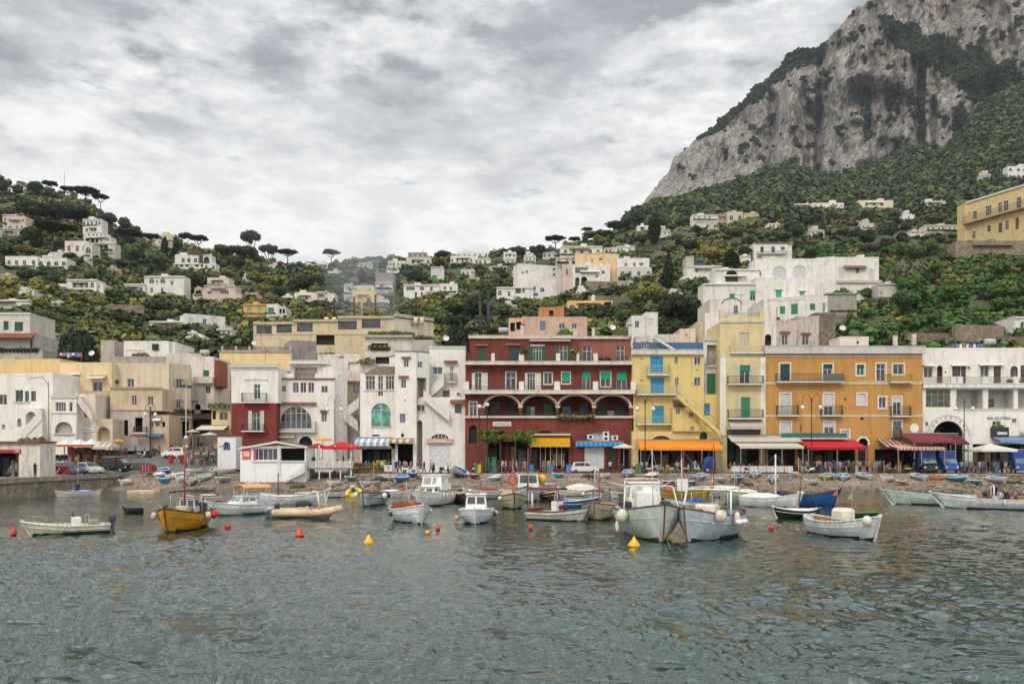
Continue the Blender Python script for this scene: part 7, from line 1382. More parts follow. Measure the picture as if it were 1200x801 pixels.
# dry stone terrace walls
for i,(a,c,y0_,y1_,lb) in enumerate(((105,168,356,365,'brown stone terrace wall below the white L shaped house'),(1064,1112,389,404,'broken brown stone wall behind the arcade building'),(1120,1176,380,402,'brown stone wall with washing below it, at the right'),(690,735,346,352,'stone terrace wall right of the low yellow cottage'),(686,718,329,338,'brown stone wall under the block with the yellow top floor'),(1010,1060,243,249,'long grey stone wall under the cream hipped house'),(960,985,248,252,'short grey wall below the vaulted villa'),(560,592,392,399,'low pale wall at the foot of the black flues'),(765,800,296,301,'earth coloured terrace wall left of the flat white house'),(1170,1230,394,408,'stone wall under the white cottage at the right edge'))):
    Yq=land_at((a+c)/2,y1_)[0];bd=Bld('stone_wall',lb,Fac(a,Yq,c,Yq),a,c,y1_,'wall','dry stone terrace walls');bd.block(a,c,y0_,y1_,stone('7c6c58' if i % 2 else '8a7a66',1.3),(),1.2,F=Fac(a,Yq,c,Yq+2),down=3,roof=False);HOLES.append((a,c,y0_+2,y1_,Yq))
# ---------------------------------------------------------------- small boats drawn up on the beach
def bz(px,Y):return float(beach_z(np.array([float(px)]),np.array([float(Y)]))[0])
GB='small boats drawn up on the beach'
def beached(px,py,wpx,hull,inn,label,alpha=0,Y=None,cover=None,L=2.7,up=10,roll=0,rim=WH,name='beached_boat'):
    Y=Y or np.interp(py,[548,566],[110.6,105.5]);B=wpx*Y/1000*.86
    if abs(alpha)>60:B,L=1.15,wpx*Y/1000*.95
    z=bz(px,Y)+.06 if Y<111 else street_z(px,Y)+.05
    b=Boat(name,label,px,Y,alpha,L,B,(hull,hull,inn,rim,inn if cover is None else cover),.42,.16,.1,.35,.22,.12,z=z,group=GB,tilt=(roll,up),deck=.16,rail=.05,full=2.6,strake=False,floor=.08)
    if cover:b.tarp(-L*.42,L*.36,B*.92,.38,.24,cover,int(px))
    else:b.thwarts((.35,.6),'a8a498')
    m=MB()
    for sd in (-1,1):m.cbox((-.4,sd*B*.34,-.02),(.5,.12,.3),0,.02)
    m.cbox((-.4,0,-.1),(.3,B*.7,.08));m.build('chock',wood('5a4a3a'),b.r);return b
SB='2f7ab8';TL='2a8aa8'
for a in ((148,561,15,WH,WH,'white upturned looking dinghy below the sea wall at left',85,None,WH),(186,553,13,CR,CR,'cream covered boat left end of the crowded boat group',20,109.5,CR),(192,559,14,TL,TL,'turquoise covered boat nearest the water in the crowded group',80,107.4,'1f8ab0'),(191,547,14,'1c4a88',SB,'boat under a round blue tarpaulin in the crowded group',10,111.5,'1f5aa8'),(201,553,15,WH,WH,'white covered boat in the middle of the crowded group',62,108.6,(.6,.58,.62)),(211,551,17,WH,CR,'longer white covered boat in the crowded group',70,109.6,WH),(213,557,14,WH,'8a7a28','white boat with a yellow mark lying sideways in the group',80,107.6,WH),(228,546,19,CR,'6a4a38','open white boat with a brown interior behind the group',72,111.3),(223,557,13,WH,'9a8a80','white open boat pointing at the water, left of the cream one',5,107.3),(239,553,15,CR,'8a9ab0','cream open boat leaning right at the end of the group',28,108.3),(251,545,12,WH,SB,'upright white boat with a blue inside, left of the white kiosk',4,111.2),(265,544,15,WH,'4a7a6a','white and green boat beneath the white kiosk',60,111.6),(262,556,17,'7a8a80','9a5a48','faded boat with a red rim below the white kiosk',86,107.5),(297,561,17,WH,'4a8ab8','small white and pale blue skiff in front of the pier restaurant',88,106,'5a9ac8'),(456,554,19,WH,'7a4a38','white box shaped skiff with a green rim near the rocks',84,108.5,None),(470,556,14,SB,'3a8ac8','blue hulled skiff tipped toward the water near the rocks',40,107.6,'3a8ac8'),(484,552,13,'1c4a90','1c4a90','flat dark blue punt right of the tipped blue skiff',86,109.8,'1c58a0'),(579,560,14,(.4,.44,.46),(.4,.44,.46),'grey covered dinghy alone on the concrete steps',30,107,(.42,.46,.48)),(736,550,16,(.5,.5,.5),SB,'white boat with a blue inside near the beige parasol',8,110),(763,553,17,'a04a18',CR,'orange hulled boat under a cream cover',22,109,(.62,.57,.48)),(784,558,14,'8a1c24',TL,'red hulled boat under a turquoise cover',80,107,'2a98b8'),(820,553,15,(.5,.52,.55),SB,'grey white boat with a blue inside left of the blue tricycle',15,108.8),(843,557,14,(.3,.31,.31),(.3,.31,.31),'grey boat under a dark grey tarpaulin',80,107.4,(.33,.33,.32)),(864,556,14,TL,SB,'turquoise boat with a white rim on the sand',4,108),(885,551,14,(.55,.55,.53),SB,'white boat with a blue inside on the slope behind the turquoise one',10,110),(906,556,13,(.5,.5,.5),SB,'white boat beside the thick white mast',5,107.8),(931,551,12,(.4,.4,.4),(.4,.4,.4),'small grey covered boat on the open sand',85,110,(.42,.42,.42)),(969,553,17,'b0a860',SB,'white and yellow boat with a blue inside, leftmost of three',14,108.6),(988,553,16,(.5,.56,.52),SB,'white boat with a pale green bottom, middle of three',2,108.6),(1013,552,19,(.58,.57,.52),SB,'white boat turned to the right, last of three',-32,109),(1077,553,18,(.6,.6,.62),'3a5a9a','blue and white boat with a purple bow in front of the vans',-35,108.8),(392,560,16,WH,SB,'white skiff under the terrace deck of the pier restaurant',70,106.5),(412,556,14,'3a6a4a','6a5a40','green skiff beside the terrace deck of the pier restaurant',82,107.8),(434,559,15,(.5,.45,.38),'7a5a3a','beige skiff on the rocks below the fruit stall',60,106.8),(503,557,15,WH,'3a7ab0','white skiff with a blue inside below the scooters',66,107.5),(556,556,14,'7a2a24','8a7a60','dark red skiff right of the propped up boat',84,108),(612,557,13,WH,'6a7a80','white skiff on the steps below the pergola',80,108),(655,556,14,TL,'4a8a98','turquoise skiff on the steps left of the parked hatchback',78,108.4),(708,556,15,WH,'8a6a48','white skiff with a wooden inside right of the parked hatchback',72,108),(804,560,13,'3a5a8a',SB,'blue skiff low on the sand below the orange awning',60,106.6),(951,558,14,(.5,.52,.5),'4a7a8a','grey skiff on the sand left of the three white and blue boats',80,107.2),(1040,556,14,WH,'5a6a4a','white skiff beside the old grey scooter',76,107.8),(1058,558,12,'8a6a20','6a5a30','ochre skiff below the peach awning',84,107),(1144,559,14,'2a5a7a',SB,'navy skiff between the turquoise boat and the white parasol',78,107),(1121,556,21,TL,'2a6a98','turquoise boat on wooden legs in front of the blue vans',-60,108),(1168,558,20,(.58,.57,.55),SB,'white boat with a blue inside near the white parasol',-50,107.5)):
    px,py,wp,h_,i_,lb,al,Y=a[:8];beached(px,py,wp,h_,i_,lb,al,Y,a[8] if len(a)>8 else None,roll=6 if 40<abs(al) else 0,up=9 if abs(al)<40 else 3)
b=Boat('tilted_boat','white boat with a bright blue inside propped up high beside the scooters',537,109.2,38,3.4,1.35,(WH,WH,'1f5ab8',WH,'1f5ab8'),.5,.25,.12,.3,.25,.15,z=2.1,group=GB,tilt=(-38,-14),deck=.22,strake=False);b.thwarts((.35,.55),'8a9ab8');m=MB();m.cbox((0,0,-.3),(1.2,.5,.5),0,.04);m.build('cradle',wood('5a4a3a'),b.r)
# ---------------------------------------------------------------- wheels, cars, vans, scooters
RUB=paint('141414',.8,.2,name='rubber')
def wheel(root,x,y,r_,w=.18,rim='9a9a98'):
    m=MB();n=14
    m.loft([[(x+rr*math.cos(2*PI*i/n),y+yy,r_+rr*math.sin(2*PI*i/n)) for i in range(n)] for rr,yy in ((r_*.85,-w/2),(r_,-w/2+.03),(r_,w/2-.03),(r_*.85,w/2))]);o=m.build('wheel',RUB,root);m=MB();m.tube((x,y-w/2-.01,r_),(x,y+w/2+.01,r_),r_*.6,10);m.build('rim',metal(rim),o)
def car(px,Y,z,th,c,label,L=3.8,H=1.48,Wd=1.62,kind='hatch',name='parked_car'):
    r_=thing(name,label,'car',(X_(px,Y),Y,z),th);h=L/2
    pf=[(-h,.42),(-h+.03,.75),(-h+.15,.92),(-h+.42,H-.08),(-h+.9,H),(.35,H-.03),(.95,.98),(h-.35,.82),(h-.06,.66),(h,.4),(h-.05,.26),(-h+.05,.26)]
    if kind == 'sedan':pf[2:5]=[(-h+.1,.9),(-h+.75,.98),(-h+1.25,H)]
    def ring(sc,yy):return [(x,yy,z_) for x,z_ in pf]
    m=MB();k=lambda z_:1-max(0,(z_-.85))*.22;rings=[]
    for s_ in (-1,-.93,.93,1):rings.append([(x*(1 if abs(s_)<.95 else .985),s_*Wd/2*k(z_),z_ if abs(s_)<.95 else .26+(z_-.26)*.985) for x,z_ in pf])
    m.loft(rings,0,True,True,False);body=m.build('body',paint(c,.25,.05),r_)
    for sd in (-1,1):
        for q in (([(-h+.5,.95),(-h+.68,H-.13),(-.05,H-.11),(-.05,.95)]),([(.03,.95),(.03,H-.11),(.36,H-.14),(.83,.97)])):
            m=MB();m.add([(x,sd*(Wd/2*k(z_)+.012),z_) for x,z_ in q],[(0,1,2,3) if sd<0 else (3,2,1,0)]);m.build('side_window',glass('181c20'),body)
    m=MB();m.add([(.42,-Wd*.4,H-.06),(.42,Wd*.4,H-.06),(.97,Wd*.44,1.0),(.97,-Wd*.44,1.0)],[(0,3,2,1)]);m.add([(.41,-Wd*.4,H-.02),(.44,-Wd*.4,H-.04)],[]);m.v=[(v[0]+.02,v[1],v[2]+.02) for v in m.v];m.build('windscreen',glass('181c20'),body)
    m=MB();m.add([(-h+.13,-Wd*.38,.97),(-h+.13,Wd*.38,.97),(-h+.38,Wd*.36,H-.12),(-h+.38,-Wd*.36,H-.12)],[(0,1,2,3)]);m.build('rear_window',glass('181c20'),body)
    for sd in (-1,1):
        m=MB();m.cbox((h-.06,sd*Wd*.36,.66),(.16,.3,.14),0,.03);m.build('headlight',paint('d0d0c8',.15),r_);m=MB();m.cbox((-h+.06,sd*Wd*.42,.78),(.1,.16,.26),0,.02);m.build('tail_light',paint('8a1410',.3),r_)
    for x in (-h+.68,h-.72):
        for sd in (-1,1):wheel(r_,x,sd*(Wd/2-.1),.3)
    return r_
car(685,114.5,street_z(685,114.5),0,(.50,.51,.52),'silver hatchback parked in front of the dark red building')
car(205,121,street_z(205,121),PI,(.62,.62,.60),'small white car at the mouth of the sloping street',3.4)
car(170,114,2.03,0,(.05,.055,.065),'dark grey car beside the sea wall, left of the red cart',4.1,1.4,1.65,'sedan')
car(85,104,2.0,R(-30),(.02,.045,.12),'dark blue car parked on the quay by the white hut',4.0)
car(104,110,2.0,R(-30),(.42,.43,.42),'silver car parked behind the blue one on the quay',4.0)
car(78,109,2.0,R(-30),(.30,.34,.38),'pale estate car at the back of the quay car park',4.2,1.6)
def boxvan(px,Y,z,th,c,label,wd=2.0,H=2.9,L=5.0,front='1a1c20',mark=True):
    r_=thing('box_van',label,'van',(X_(px,Y),Y,z),th,'blue delivery vans at the right of the beach');m=MB();m.cbox((-.7,0,.75+(H-.75)/2),(L-1.6,wd,H-.75),0,.04);bx=m.build('cargo_box',paint(c,.5,.15),r_);m=MB();m.cbox((-.7,0,H+.03),(L-1.55,wd+.04,.07),0,.02);m.build('roof_edge',paint('a8a8a8'),bx)
    h=L/2;m=MB();pf=[(h-1.55,.35),(h-1.55,1.95),(h-.95,1.95),(h-.35,1.25),(h,1.05),(h,.35)];m.prism(pf,'y',-wd*.44,wd*.44);cb_=m.build('cab',paint(front,.4,.15),r_)
    m=MB();m.add([(h-.89,-wd*.38,1.87),(h-.33,-wd*.38,1.29),(h-.33,wd*.38,1.29),(h-.89,wd*.38,1.87)],[(0,1,2,3)]);m.v=[(v[0]+.02,v[1],v[2]+.02) for v in m.v];m.build('windscreen',glass('3a4648'),cb_)
    for sd in (-1,1):m=MB();m.cbox((h+.01,sd*wd*.33,.8),(.06,.26,.18),0,.02);m.build('headlight',paint('c8c8c0',.2),cb_)
    m=MB();m.cbox((h+.03,0,.45),(.12,wd*.86,.16),0,.03);m.build('bumper',paint('2a2a2a'),cb_)
    for x in (-1.6,h-.75):
        for sd in (-1,1):wheel(r_,x,sd*(wd*.4),.34)
    if mark:
        m=MB();n=12
        for k in range(n):a=2*PI*k/n;m.cbox((-.5+.42*math.cos(a),wd/2+.008,2.1+.3*math.sin(a)),(.09,.012,.09))
        m.build('ring_of_stars',paint('8a90a0'),bx)
    return r_
zb=street_z(1080,113)
boxvan(1084,113.6,zb,R(-100),(.012,.045,.24),'blue box van with a dark cab, leftmost of the three vans',2.1,2.9,5,'16181c');boxvan(1106,114.4,zb,R(-94),(.012,.045,.24),'blue box van with a blue cab, between the dark one and the white parasol',2.1,2.9,5,(.02,.07,.3));boxvan(1196,113.0,zb,R(-112),(.012,.045,.24),'blue box van half cut off by the right edge',2.2,3.1,5,(.02,.06,.28))
r_=boxvan(138,113.3,2.03,-.35,(.015,.017,.018),'black canvas covered truck beside the sea wall',1.6,2.1,3.6,'1a1c1c',False);r_['group']='';del r_['group']
def scooter(px,Y,z,th,c,label):
    r_=thing('scooter',label,'scooter',(X_(px,Y),Y,z),th,'scooters parked along the promenade')
    m=MB();m.loft([[(x,y*w_,z_+zz_*h_) for y,zz_ in ((-1,-.5),(-1,.4),(-.5,1),(.5,1),(1,.4),(1,-.5))] for x,w_,z_,h_ in ((-.75,.08,.6,.1),(-.55,.17,.55,.2),(-.15,.16,.5,.2),(.0,.14,.32,.08),(.3,.14,.3,.07),(.42,.2,.5,.3),(.5,.2,.75,.3),(.48,.1,.98,.08))]);m.build('body',paint(c,.3,.08),r_)
    m=MB();m.cbox((-.35,0,.78),(.65,.24,.1),0,.04);m.build('seat',paint('1a1818',.7),r_);m=MB();m.tube((.46,0,.9),(.4,0,1.08),.03,6);m.tube((.38,-.3,1.08),(.38,.3,1.08),.02,5);m.build('handlebar',metal('3a3a3a'),r_)
    m=MB();m.ball((.55,0,.88),.07,0,8,5);m.build('headlight',paint('c8c8c0',.2),r_);m=MB();m.add([(.52,-.15,1.05),(.52,.15,1.05),(.42,.14,1.38),(.42,-.14,1.38)],[(0,1,2,3)]);m.build('windshield',glass('5a6468'),r_)
    m=MB();m.tube((.52,0,.8),(.62,0,.26),.03,6);m.build('fork',metal('6a6a6a'),r_)
    for x in (-.52,.62):wheel(r_,x,0,.25,.1)
    return r_
for px,Y,a,c,lb in ((479,112.6,8,(.6,.6,.6),'white scooter in front of the fruit shop'),(508,113,95,'26282c','dark scooter left of the white shutter'),(521,112.7,20,'1c2430','dark blue scooter before the white shutter'),(556,112.7,80,'b8b8b8','pale scooter behind the propped up boat'),(607,112.8,10,'2a2a5a','blue and purple scooter under the pergola'),(615,113.2,30,'8a2424','red scooter under the pergola'),(948,112.6,175,(.55,.55,.53),'white scooter beside the lamp at the red awning'),(994,112.8,100,'2a2c30','dark scooter in the crowd under the red awning'),(1034,112.4,60,'26302a','dark green scooter right of the crowd'),(176,122,70,'22262a','dark scooter at the left kerb of the sloping street'),(184,124,75,'5a5a2a','olive scooter behind the dark one on the sloping street'),(166,121,60,'a8a8a8','grey scooter at the foot of the grey house steps'),(190,126,70,'8a8a86','grey scooter beyond the olive one on the sloping street'),(196,128,75,'2a2c34','dark blue scooter last in the row on the sloping street'),(240,116,20,'6a1c1c','dark red scooter left of the white kiosk'),(246,117,30,'2c2c2c','black scooter beside the white kiosk'),(878,112.5,15,'1a1a1c','black scooter near the potted plants of the restaurant'),(1045,111.9,95,'4a4a3a','old grey scooter standing near the ledge at right')):
    scooter(px,Y,street_z(px,Y),R(a),c,lb)
# blue covered tricycle
z=street_z(832,112.2);r_=thing('covered_rickshaw','blue hooded cart standing behind the grey white boat','cart',(X_(832,112.2),112.2,z),0);m=MB();m.loft([[(x,.55*math.cos(PI*k/8),.9+h_*math.sin(PI*k/8)) for k in range(9)] for x,h_ in ((-.9,.8),(-.5,1.25),(.2,1.35),(.7,.75))],0,False,False);m.build('hood',cloth('0c2f6a'),r_);m=MB();m.cbox((-.1,0,.7),(1.6,.9,.35),0,.05);m.build('body',paint('16305a'),r_)
for y in (-.45,.45):wheel(r_,-.4,y,.38,.08)
wheel(r_,.8,0,.3,.08)
# red cart by the sea wall
r_=thing('red_cart','red wooden cart beside the crowded boat group','cart',(X_(173,110),110,1.95),R(-8));m=MB();m.cbox((0,0,.75),(1.6,.9,.75),0,.04);m.build('box',paint('8a1c20',.6,.3),r_)
for x in (-.4,0,.4):m=MB();m.cbox((x,-.47,.75),(.06,.03,.7));m.build('slat',paint('b8a0a0'),r_)
for x in (-.5,.5):wheel(r_,x,-.4,.22,.08)
o=thing('red_stand','small red stand and white handrails at the end of the quay','stand',(X_(70,99),99,1.98));m=MB();m.cbox((.3,0,.7),(1.5,.5,.9),0,.03);m.build('panel',paint('8a1a1c'),o);m=MB()
for d in (0,.5):m.path([(.0+d-.2,-.5,.9),(-1.6+d,-1.6,-1.3)],.04,6)
m.build('handrail',paint((.6,.6,.58)),o)
# open pavilion of the cafe behind the parked cars, and its glazed neighbour
for (x0,x1,yt,lb,cc,vc) in ((64,108,516,'white canopy pavilion with an orange valance behind the parked cars',WH,'c8621c'),(108,128,519,'beige framed awning shelter right of the white pavilion',(.5,.45,.36),(.45,.40,.32))):
    Y=114;z=2.6;F=Fac(x0,Y,x1,Y);r_=Bld('cafe_pavilion',lb,F,x0,x1,545,'pavilion');u0,zt=F.uz(x0,yt);u1,_=F.uz(x1,yt);m=MB();zt -= .5
    n=3
    for i in range(n):a,c=u0+(u1-u0)*i/n,u0+(u1-u0)*(i+1)/n;q=[F.W(a,zt,0),F.W(c,zt,0),F.W(c,zt,-3.4),F.W(a,zt,-3.4),F.W((a+c)/2,zt+.75,-1.7)];m.add(q,[(0,1,4),(1,2,4),(2,3,4),(3,0,4)])
    r_.part(m,'canopy',cloth(cc));m=MB();F.box(m,u0,u1,zt-.32,zt,-.02,.02);r_.part(m,'valance',cloth(vc))
    for i in range(5):u=u0+(u1-u0)*i/4;m=MB();F.box(m,u-.05,u+.05,.6,zt-.01,-.12,-.03);r_.part(m,'post',metal('3a3a36'))
    m=MB();F.box(m,u0,u1,.6,zt-.4,-3.5,-3.4);r_.part(m,'back_wall',paint((.13,.11,.085),.9,.4));F.A=F.A;r_.goods(F,u0,u1,street_z(x0,Y),zt,3.38)
# ---------------------------------------------------------------- street furniture
def lamp(px,Y,ytop,label,arms=2,wpx=8,c='16261f',gl=(.62,.60,.54),z=None):
    z=street_z(px,Y) if z is None else z;r_=thing('street_lamp',label,'street lamp',(X_(px,Y),Y,z));H=Z_(ytop,Y)-z;w_=wpx*Y/1000
    m=MB();m.lathe((0,0,0),[(.22,0),(.22,.3),(.12,.45),(.1,1.2),(.07,1.3),(.055,H*.8),(.07,H*.81),(.045,H*.96)],10);m.build('post',metal(c) ,r_)
    if arms >= 2:
        for sd in (-1,1):
            m=MB();pts=[(0,0,H*.84)]+[(sd*w_*(.5-.5*math.cos(PI*k/8))**.8,0,H*.86+(H*.14)*math.sin(PI*k/8*.98)) for k in range(1,8)]+[(sd*w_,0,H*.86)];m.path(pts,.03,6);a=m.build('arm',metal(c),r_);m=MB();m.lathe((sd*w_,0,H*.86-.62),[(.05,0),(.24,.12),(.27,.32),(.2,.45),(.1,.5),(.06,.62)],10);m.build('lantern',paint(gl,.3,.05),a)
    elif arms == 1:m=MB();m.path([(0,0,H*.8),(-.1,0,H*.93),(-.8,0,H),(-w_,0,H*.99)],.05,6);a=m.build('arm',metal(c),r_);m=MB();m.cbox((-w_-.2,0,H*.985),(.6,.25,.14),0,.04);m.build('lantern',paint(gl,.3),a)
    else:m=MB();m.ball((0,0,H),.26,0,12,8);m.build('globe',paint(gl,.3,.03),r_)
    return r_
lamp(756,112.6,463,'double armed street lamp in front of the yellow house',2,9.5);lamp(951,112.6,461,'double armed street lamp in front of the orange building',2,10.5);lamp(1130,112.4,463,'double armed street lamp before the white arcade building',2,10,'3a4440');lamp(392,112.8,464,'pale double armed street lamp by the plain white house',2,8,'8a8a86')
lamp(571,112.6,474,'green lamp post with a round globe at the red building',0,8,'123022');lamp(562,113,476,'second globe lamp left of the green post',0,8,'123022')
lamp(57,112,442,'tall curved street lamp above the quay hut',1,22,'7a7a78',z=2);lamp(176,121,474,'lamp post with hanging lanterns in the sloping street',2,6,'2a2a26')
for px,lb in ((571,'dark green kiosk cabinet under the globe lamp'),(579,'dark green cabinet right of the globe lamp')):
    r_=thing('cabinet',lb,'cabinet',(X_(px,112.9),112.9,street_z(px,112.9)));m=MB();m.cbox((0,0,1.0),(.62,.5,2.0),0,.04);m.build('body',paint((.02,.10,.06),.5),r_);m=MB();m.cbox((0,0,2.06),(.74,.6,.1),0,.03);m.build('lid',paint((.03,.08,.05)),r_)
def bin_(px,c,label,Y=112.5,h=1.1,w_=.55):
    r_=thing('waste_bin',label,'bin',(X_(px,Y),Y,street_z(px,Y)));m=MB();m.hexa([(-w_*.42,-w_*.4,.08),(w_*.42,-w_*.4,.08),(w_*.42,w_*.4,.08),(-w_*.42,w_*.4,.08),(-w_/2,-w_/2,h),(w_/2,-w_/2,h),(w_/2,w_/2,h),(-w_/2,w_/2,h)]);m.build('body',paint(c,.5),r_);m=MB();m.cbox((0,0,h+.05),(w_*1.08,w_*1.08,.1),0,.03);m.build('lid',paint(tuple(x*.7 for x in hexc(c)),.5),r_)
for px,c,lb in ((558,'0f7a2c','green wheeled bin left of the yellow one'),(561.5,'c8a010','yellow wheeled bin beside the green one'),(749,'147a30','green bin under the orange awning'),(623,'1c6aa8','blue ice cream bin left of the yellow awning shop'),(646,'2a6a9a','blue bin in the middle of the yellow awning shop'),(666,'2a7ab0','small blue bin right of the yellow awning shop'),(200,'a01818','red bin before the small white car'),(214,'8a1c1c','red post box beside the camera mast'),(962,'1c3a2c','dark green bin under the red awning'),(1167,'1c6a80','teal bin by the right van')):bin_(px,c,lb,112.5 if px>220 else 117)
# camera mast
z=street_z(218,113);r_=thing('camera_mast','tall grey mast with cameras and flood lights, left of the white kiosk','mast',(X_(218,113),113,z));H=Z_(452,113)-z;m=MB();m.tube((0,0,0),(0,0,H),.09,10,0,.06);m.build('pole',paint('a8a69e'),r_)
for x,zz_,c in ((-.35,H,'1c1a4a'),(.45,H-.1,'141420'),(0,3.2,'d8d4c8'),(.05,4.4,'d0ccc0')):m=MB();m.cbox((x,-.1,zz_),(.6 if zz_>5 else .5,.4,.35),0,.08);m.build('flood_light' if zz_>5 else 'lamp_box',paint(c,.4),r_)
m=MB();m.tube((0,0,.0),(0,0,2.2),.12,8);m.build('red_sleeve',paint('7a3a34'),r_)
def parasol(px,Y,ytop,wpx,c,label,hang=.25,z=None,sq=False):
    z=street_z(px,Y) if z is None else z;r_=thing('parasol',label,'parasol',(X_(px,Y),Y,z));H=Z_(ytop,Y)-z;rr=wpx*Y/2000;n=8 if not sq else 4;m=MB();rg=[]
    off=PI/4 if sq else PI/8
    for q,dz in ((.02,0),(.5,-.34),(.98,-.6),(1,-.6-hang)):rg.append([(rr*q*math.cos(2*PI*i/n+off)*(1.2 if sq else 1),rr*q*math.sin(2*PI*i/n+off)*(1.2 if sq else 1),H+dz*(rr/2.2)) for i in range(n)])
    m.loft(rg,0,True,False,False);m.build('canopy',cloth(c),r_);m=MB();m.tube((0,0,0),(0,0,H+.12),.04,8);m.cbox((0,0,.06),(.6,.6,.12),0,.02);m.build('pole',paint('b8b0a0'),r_)
    m=MB()
    for i in range(n):a=2*PI*i/n+off;m.tube((0,0,H-.1),(rr*.96*math.cos(a)*(1.2 if sq else 1),rr*.96*math.sin(a)*(1.2 if sq else 1),H-.62*(rr/2.2)),.015,4)
    m.build('ribs',paint('9a9284'),r_)
parasol(731,113,519.5,27,(.58,.52,.43),'beige parasol between the blue and orange awnings');parasol(1160,113,519.5,49,(.60,.56,.48),'large white parasol near the right edge',sq=True);parasol(402,113.5,517,48,'b81020','bright red parasol beside the pier restaurant',sq=True);parasol(378,116,511.5,22,'d8a02c','yellow parasol behind the bright red one');parasol(246,122,506,20,(.55,.50,.42),'cream parasol at the street cafe below the yellow cottage');parasol(226,126,503,17,(.5,.46,.4),'smaller cream parasol left of the street cafe parasol');parasol(139,119,514,16,'d09010','yellow parasol in front of the cream house');parasol(372,114.5,519,30,'a80e1c','darker red parasol left of the bright red one')
# ---------------------------------------------------------------- quay hut, kiosk, pier restaurant
F=Fac(-60,95,47,95);hp=plaster((.55,.50,.44),.9,1.4)
bd=Bld('quay_hut','weathered white quay hut with a red sign and flat roof, at the left edge',F,-60,64,560,'hut')
bd.block(-60,47,519,560,hp,[('o',-10,22,527,560,{'d':2.5}),('sign',-12,15.5,526.5,530.5,{'c':'8a1420'}),('sign',16,24.5,526,531,{'c':'9a1c24'}),('txt',17,23.5,527,529.8,{'t':'TIM','n':.14,'c':'d8c8c8'}),('s',44,46,529,559,{'c':'1f5a6a','n':1}),('led',-60,47.5,517.5,519.5,{'d':.3,'c':paint('7a4634')})],3.2,down=.2,roof=False)
bd.block(47,64,519,560,hp,[('o',55,57,527.5,534,{'d':.3}),('led',47,64.5,517.2,519.3,{'d':.2,'c':paint('7a4634')})],.3,F=Fac(47,95,64,98.2),down=.2,roof=False)
bd.item(('pl',16,48,511,517,{'d':-1,'c':'olive'}),F)
F=Fac(255,114.6,277,114.6);bd=Bld('white_kiosk','small white kiosk with a blue arched window beside the street',F,255,277,546,'kiosk');kb=paint('1a3a6a',.5)
bd.block(255,276.5,511,547,plaster((.60,.59,.57),.4),[('aw',263,268.5,518.5,527,{'gl':GLB,'fc':kb}),('arc',263,268.5,518.5,527,{'t':.12,'c':kb}),('led',254.5,277,509.5,511,{'d':.15,'c':paint('6a3428')}),('sign',256.5,261,521,523,{'c':'a8aab0'})],2.6,down=.3,roof=False)
F=Fac(282,107.5,360,107.5);bd=Bld('pier_restaurant','white wooden pier restaurant on the beach with a low gabled red roof',F,282,360,559,'restaurant');wp=plaster((.66,.65,.63),.25)
bd.block(281.5,358.5,524,559,wp,[('w',297,325,525.5,539,{'n':5,'notr':1}),('o',329,357,525,539.5,{'d':2.5}),('led',282,359,523.3,524.8,{'d':.12}),('led',296,358.5,540.5,541.5,{'d':.12}),('pier',325.5,328.8,522,558,{'n1':.1}),('sign',284,294,524.5,538,{'c':'c05a4a','d':.06}),('sign',285.5,292.5,528.5,534.5,{'c':'d8a898','d':.075}),('sign',297.8,300.5,526,538,{'c':'a84a5a','d':-.05})],5,down=.6,roof=False)
m=MB();z0_=Z_(524,107.5); 
p=[F.uz(*q) for q in ((280,524.5),(325,516.5),(361,523))]
for dy0,dy1,dz in ((.35,-5.3,0),):m.add([F.W(*p[0],dy0),F.W(*p[1],dy0),F.W(*p[2],dy0),F.W(*p[0],dy1),F.W(*p[1],dy1),F.W(*p[2],dy1)],[(0,1,4,3),(1,2,5,4)]);m.add([F.W(p[0][0],p[0][1]-.22,dy0),F.W(p[1][0],p[1][1]-.25,dy0),F.W(p[2][0],p[2][1]-.22,dy0),F.W(*p[0],dy0),F.W(*p[1],dy0),F.W(*p[2],dy0)],[(0,1,4,3),(1,2,5,4)],1);m.add([F.W(p[0][0],z0_+.02,.05),F.W(p[1][0],p[1][1]-.3,.05),F.W(p[2][0],z0_+.02,.05)],[(0,2,1)],2)
bd.part(m,'roof',[tiles('8a3428'),WHITE,paint('5a5650')])
m=MB();c=[F.uz(347,559),F.uz(359,545)];m.hexa([F.W(c[0][0]-1.0,c[0][1]-.5,.1),F.W(c[1][0],c[1][1]-.9,.1),F.W(c[1][0],c[1][1]-.9,.9),F.W(c[0][0]-1.0,c[0][1]-.5,.9),F.W(c[0][0]-1.0,c[0][1]-.15,.1),F.W(c[1][0],c[1][1]+.2,.1),F.W(c[1][0],c[1][1]+.2,.9),F.W(c[0][0]-1.0,c[0][1]-.15,.9)]);bd.part(m,'ramp',WHITE)
# terrace deck with picket fence
F=Fac(359,108.2,414,108.2);r_=Bld('restaurant_terrace','raised terrace deck with a white picket fence beside the pier restaurant',F,359,414,556,'terrace')
u0,z1=F.uz(359.5,548);u1,z0=F.uz(413,549.5);m=MB();F.box(m,u0,u1,z0,z1,-4,0);r_.part(m,'deck',wood('8a7a68'));m=MB();zt=F.uz(359,540)[1]
for i in range(46):u=u0+(u1-u0)*i/45;F.box(m,u-.035,u+.035,z1,zt,-.06,-.02)
F.box(m,u0,u1,zt-.12,zt-.05,-.02,.01);F.box(m,u0,u1,z1+.1,z1+.17,-.02,.01);r_.part(m,'picket_fence',WHITE)
for i in range(5):u=u0+.2+(u1-u0-.4)*i/4;m=MB();F.box(m,u-.07,u+.07,z0-1.3,z0-.002,-.3,-.1);F.box(m,u-.06,u+.06,z1,zt+.1,-.012,.1);r_.part(m,'post',WHITE)
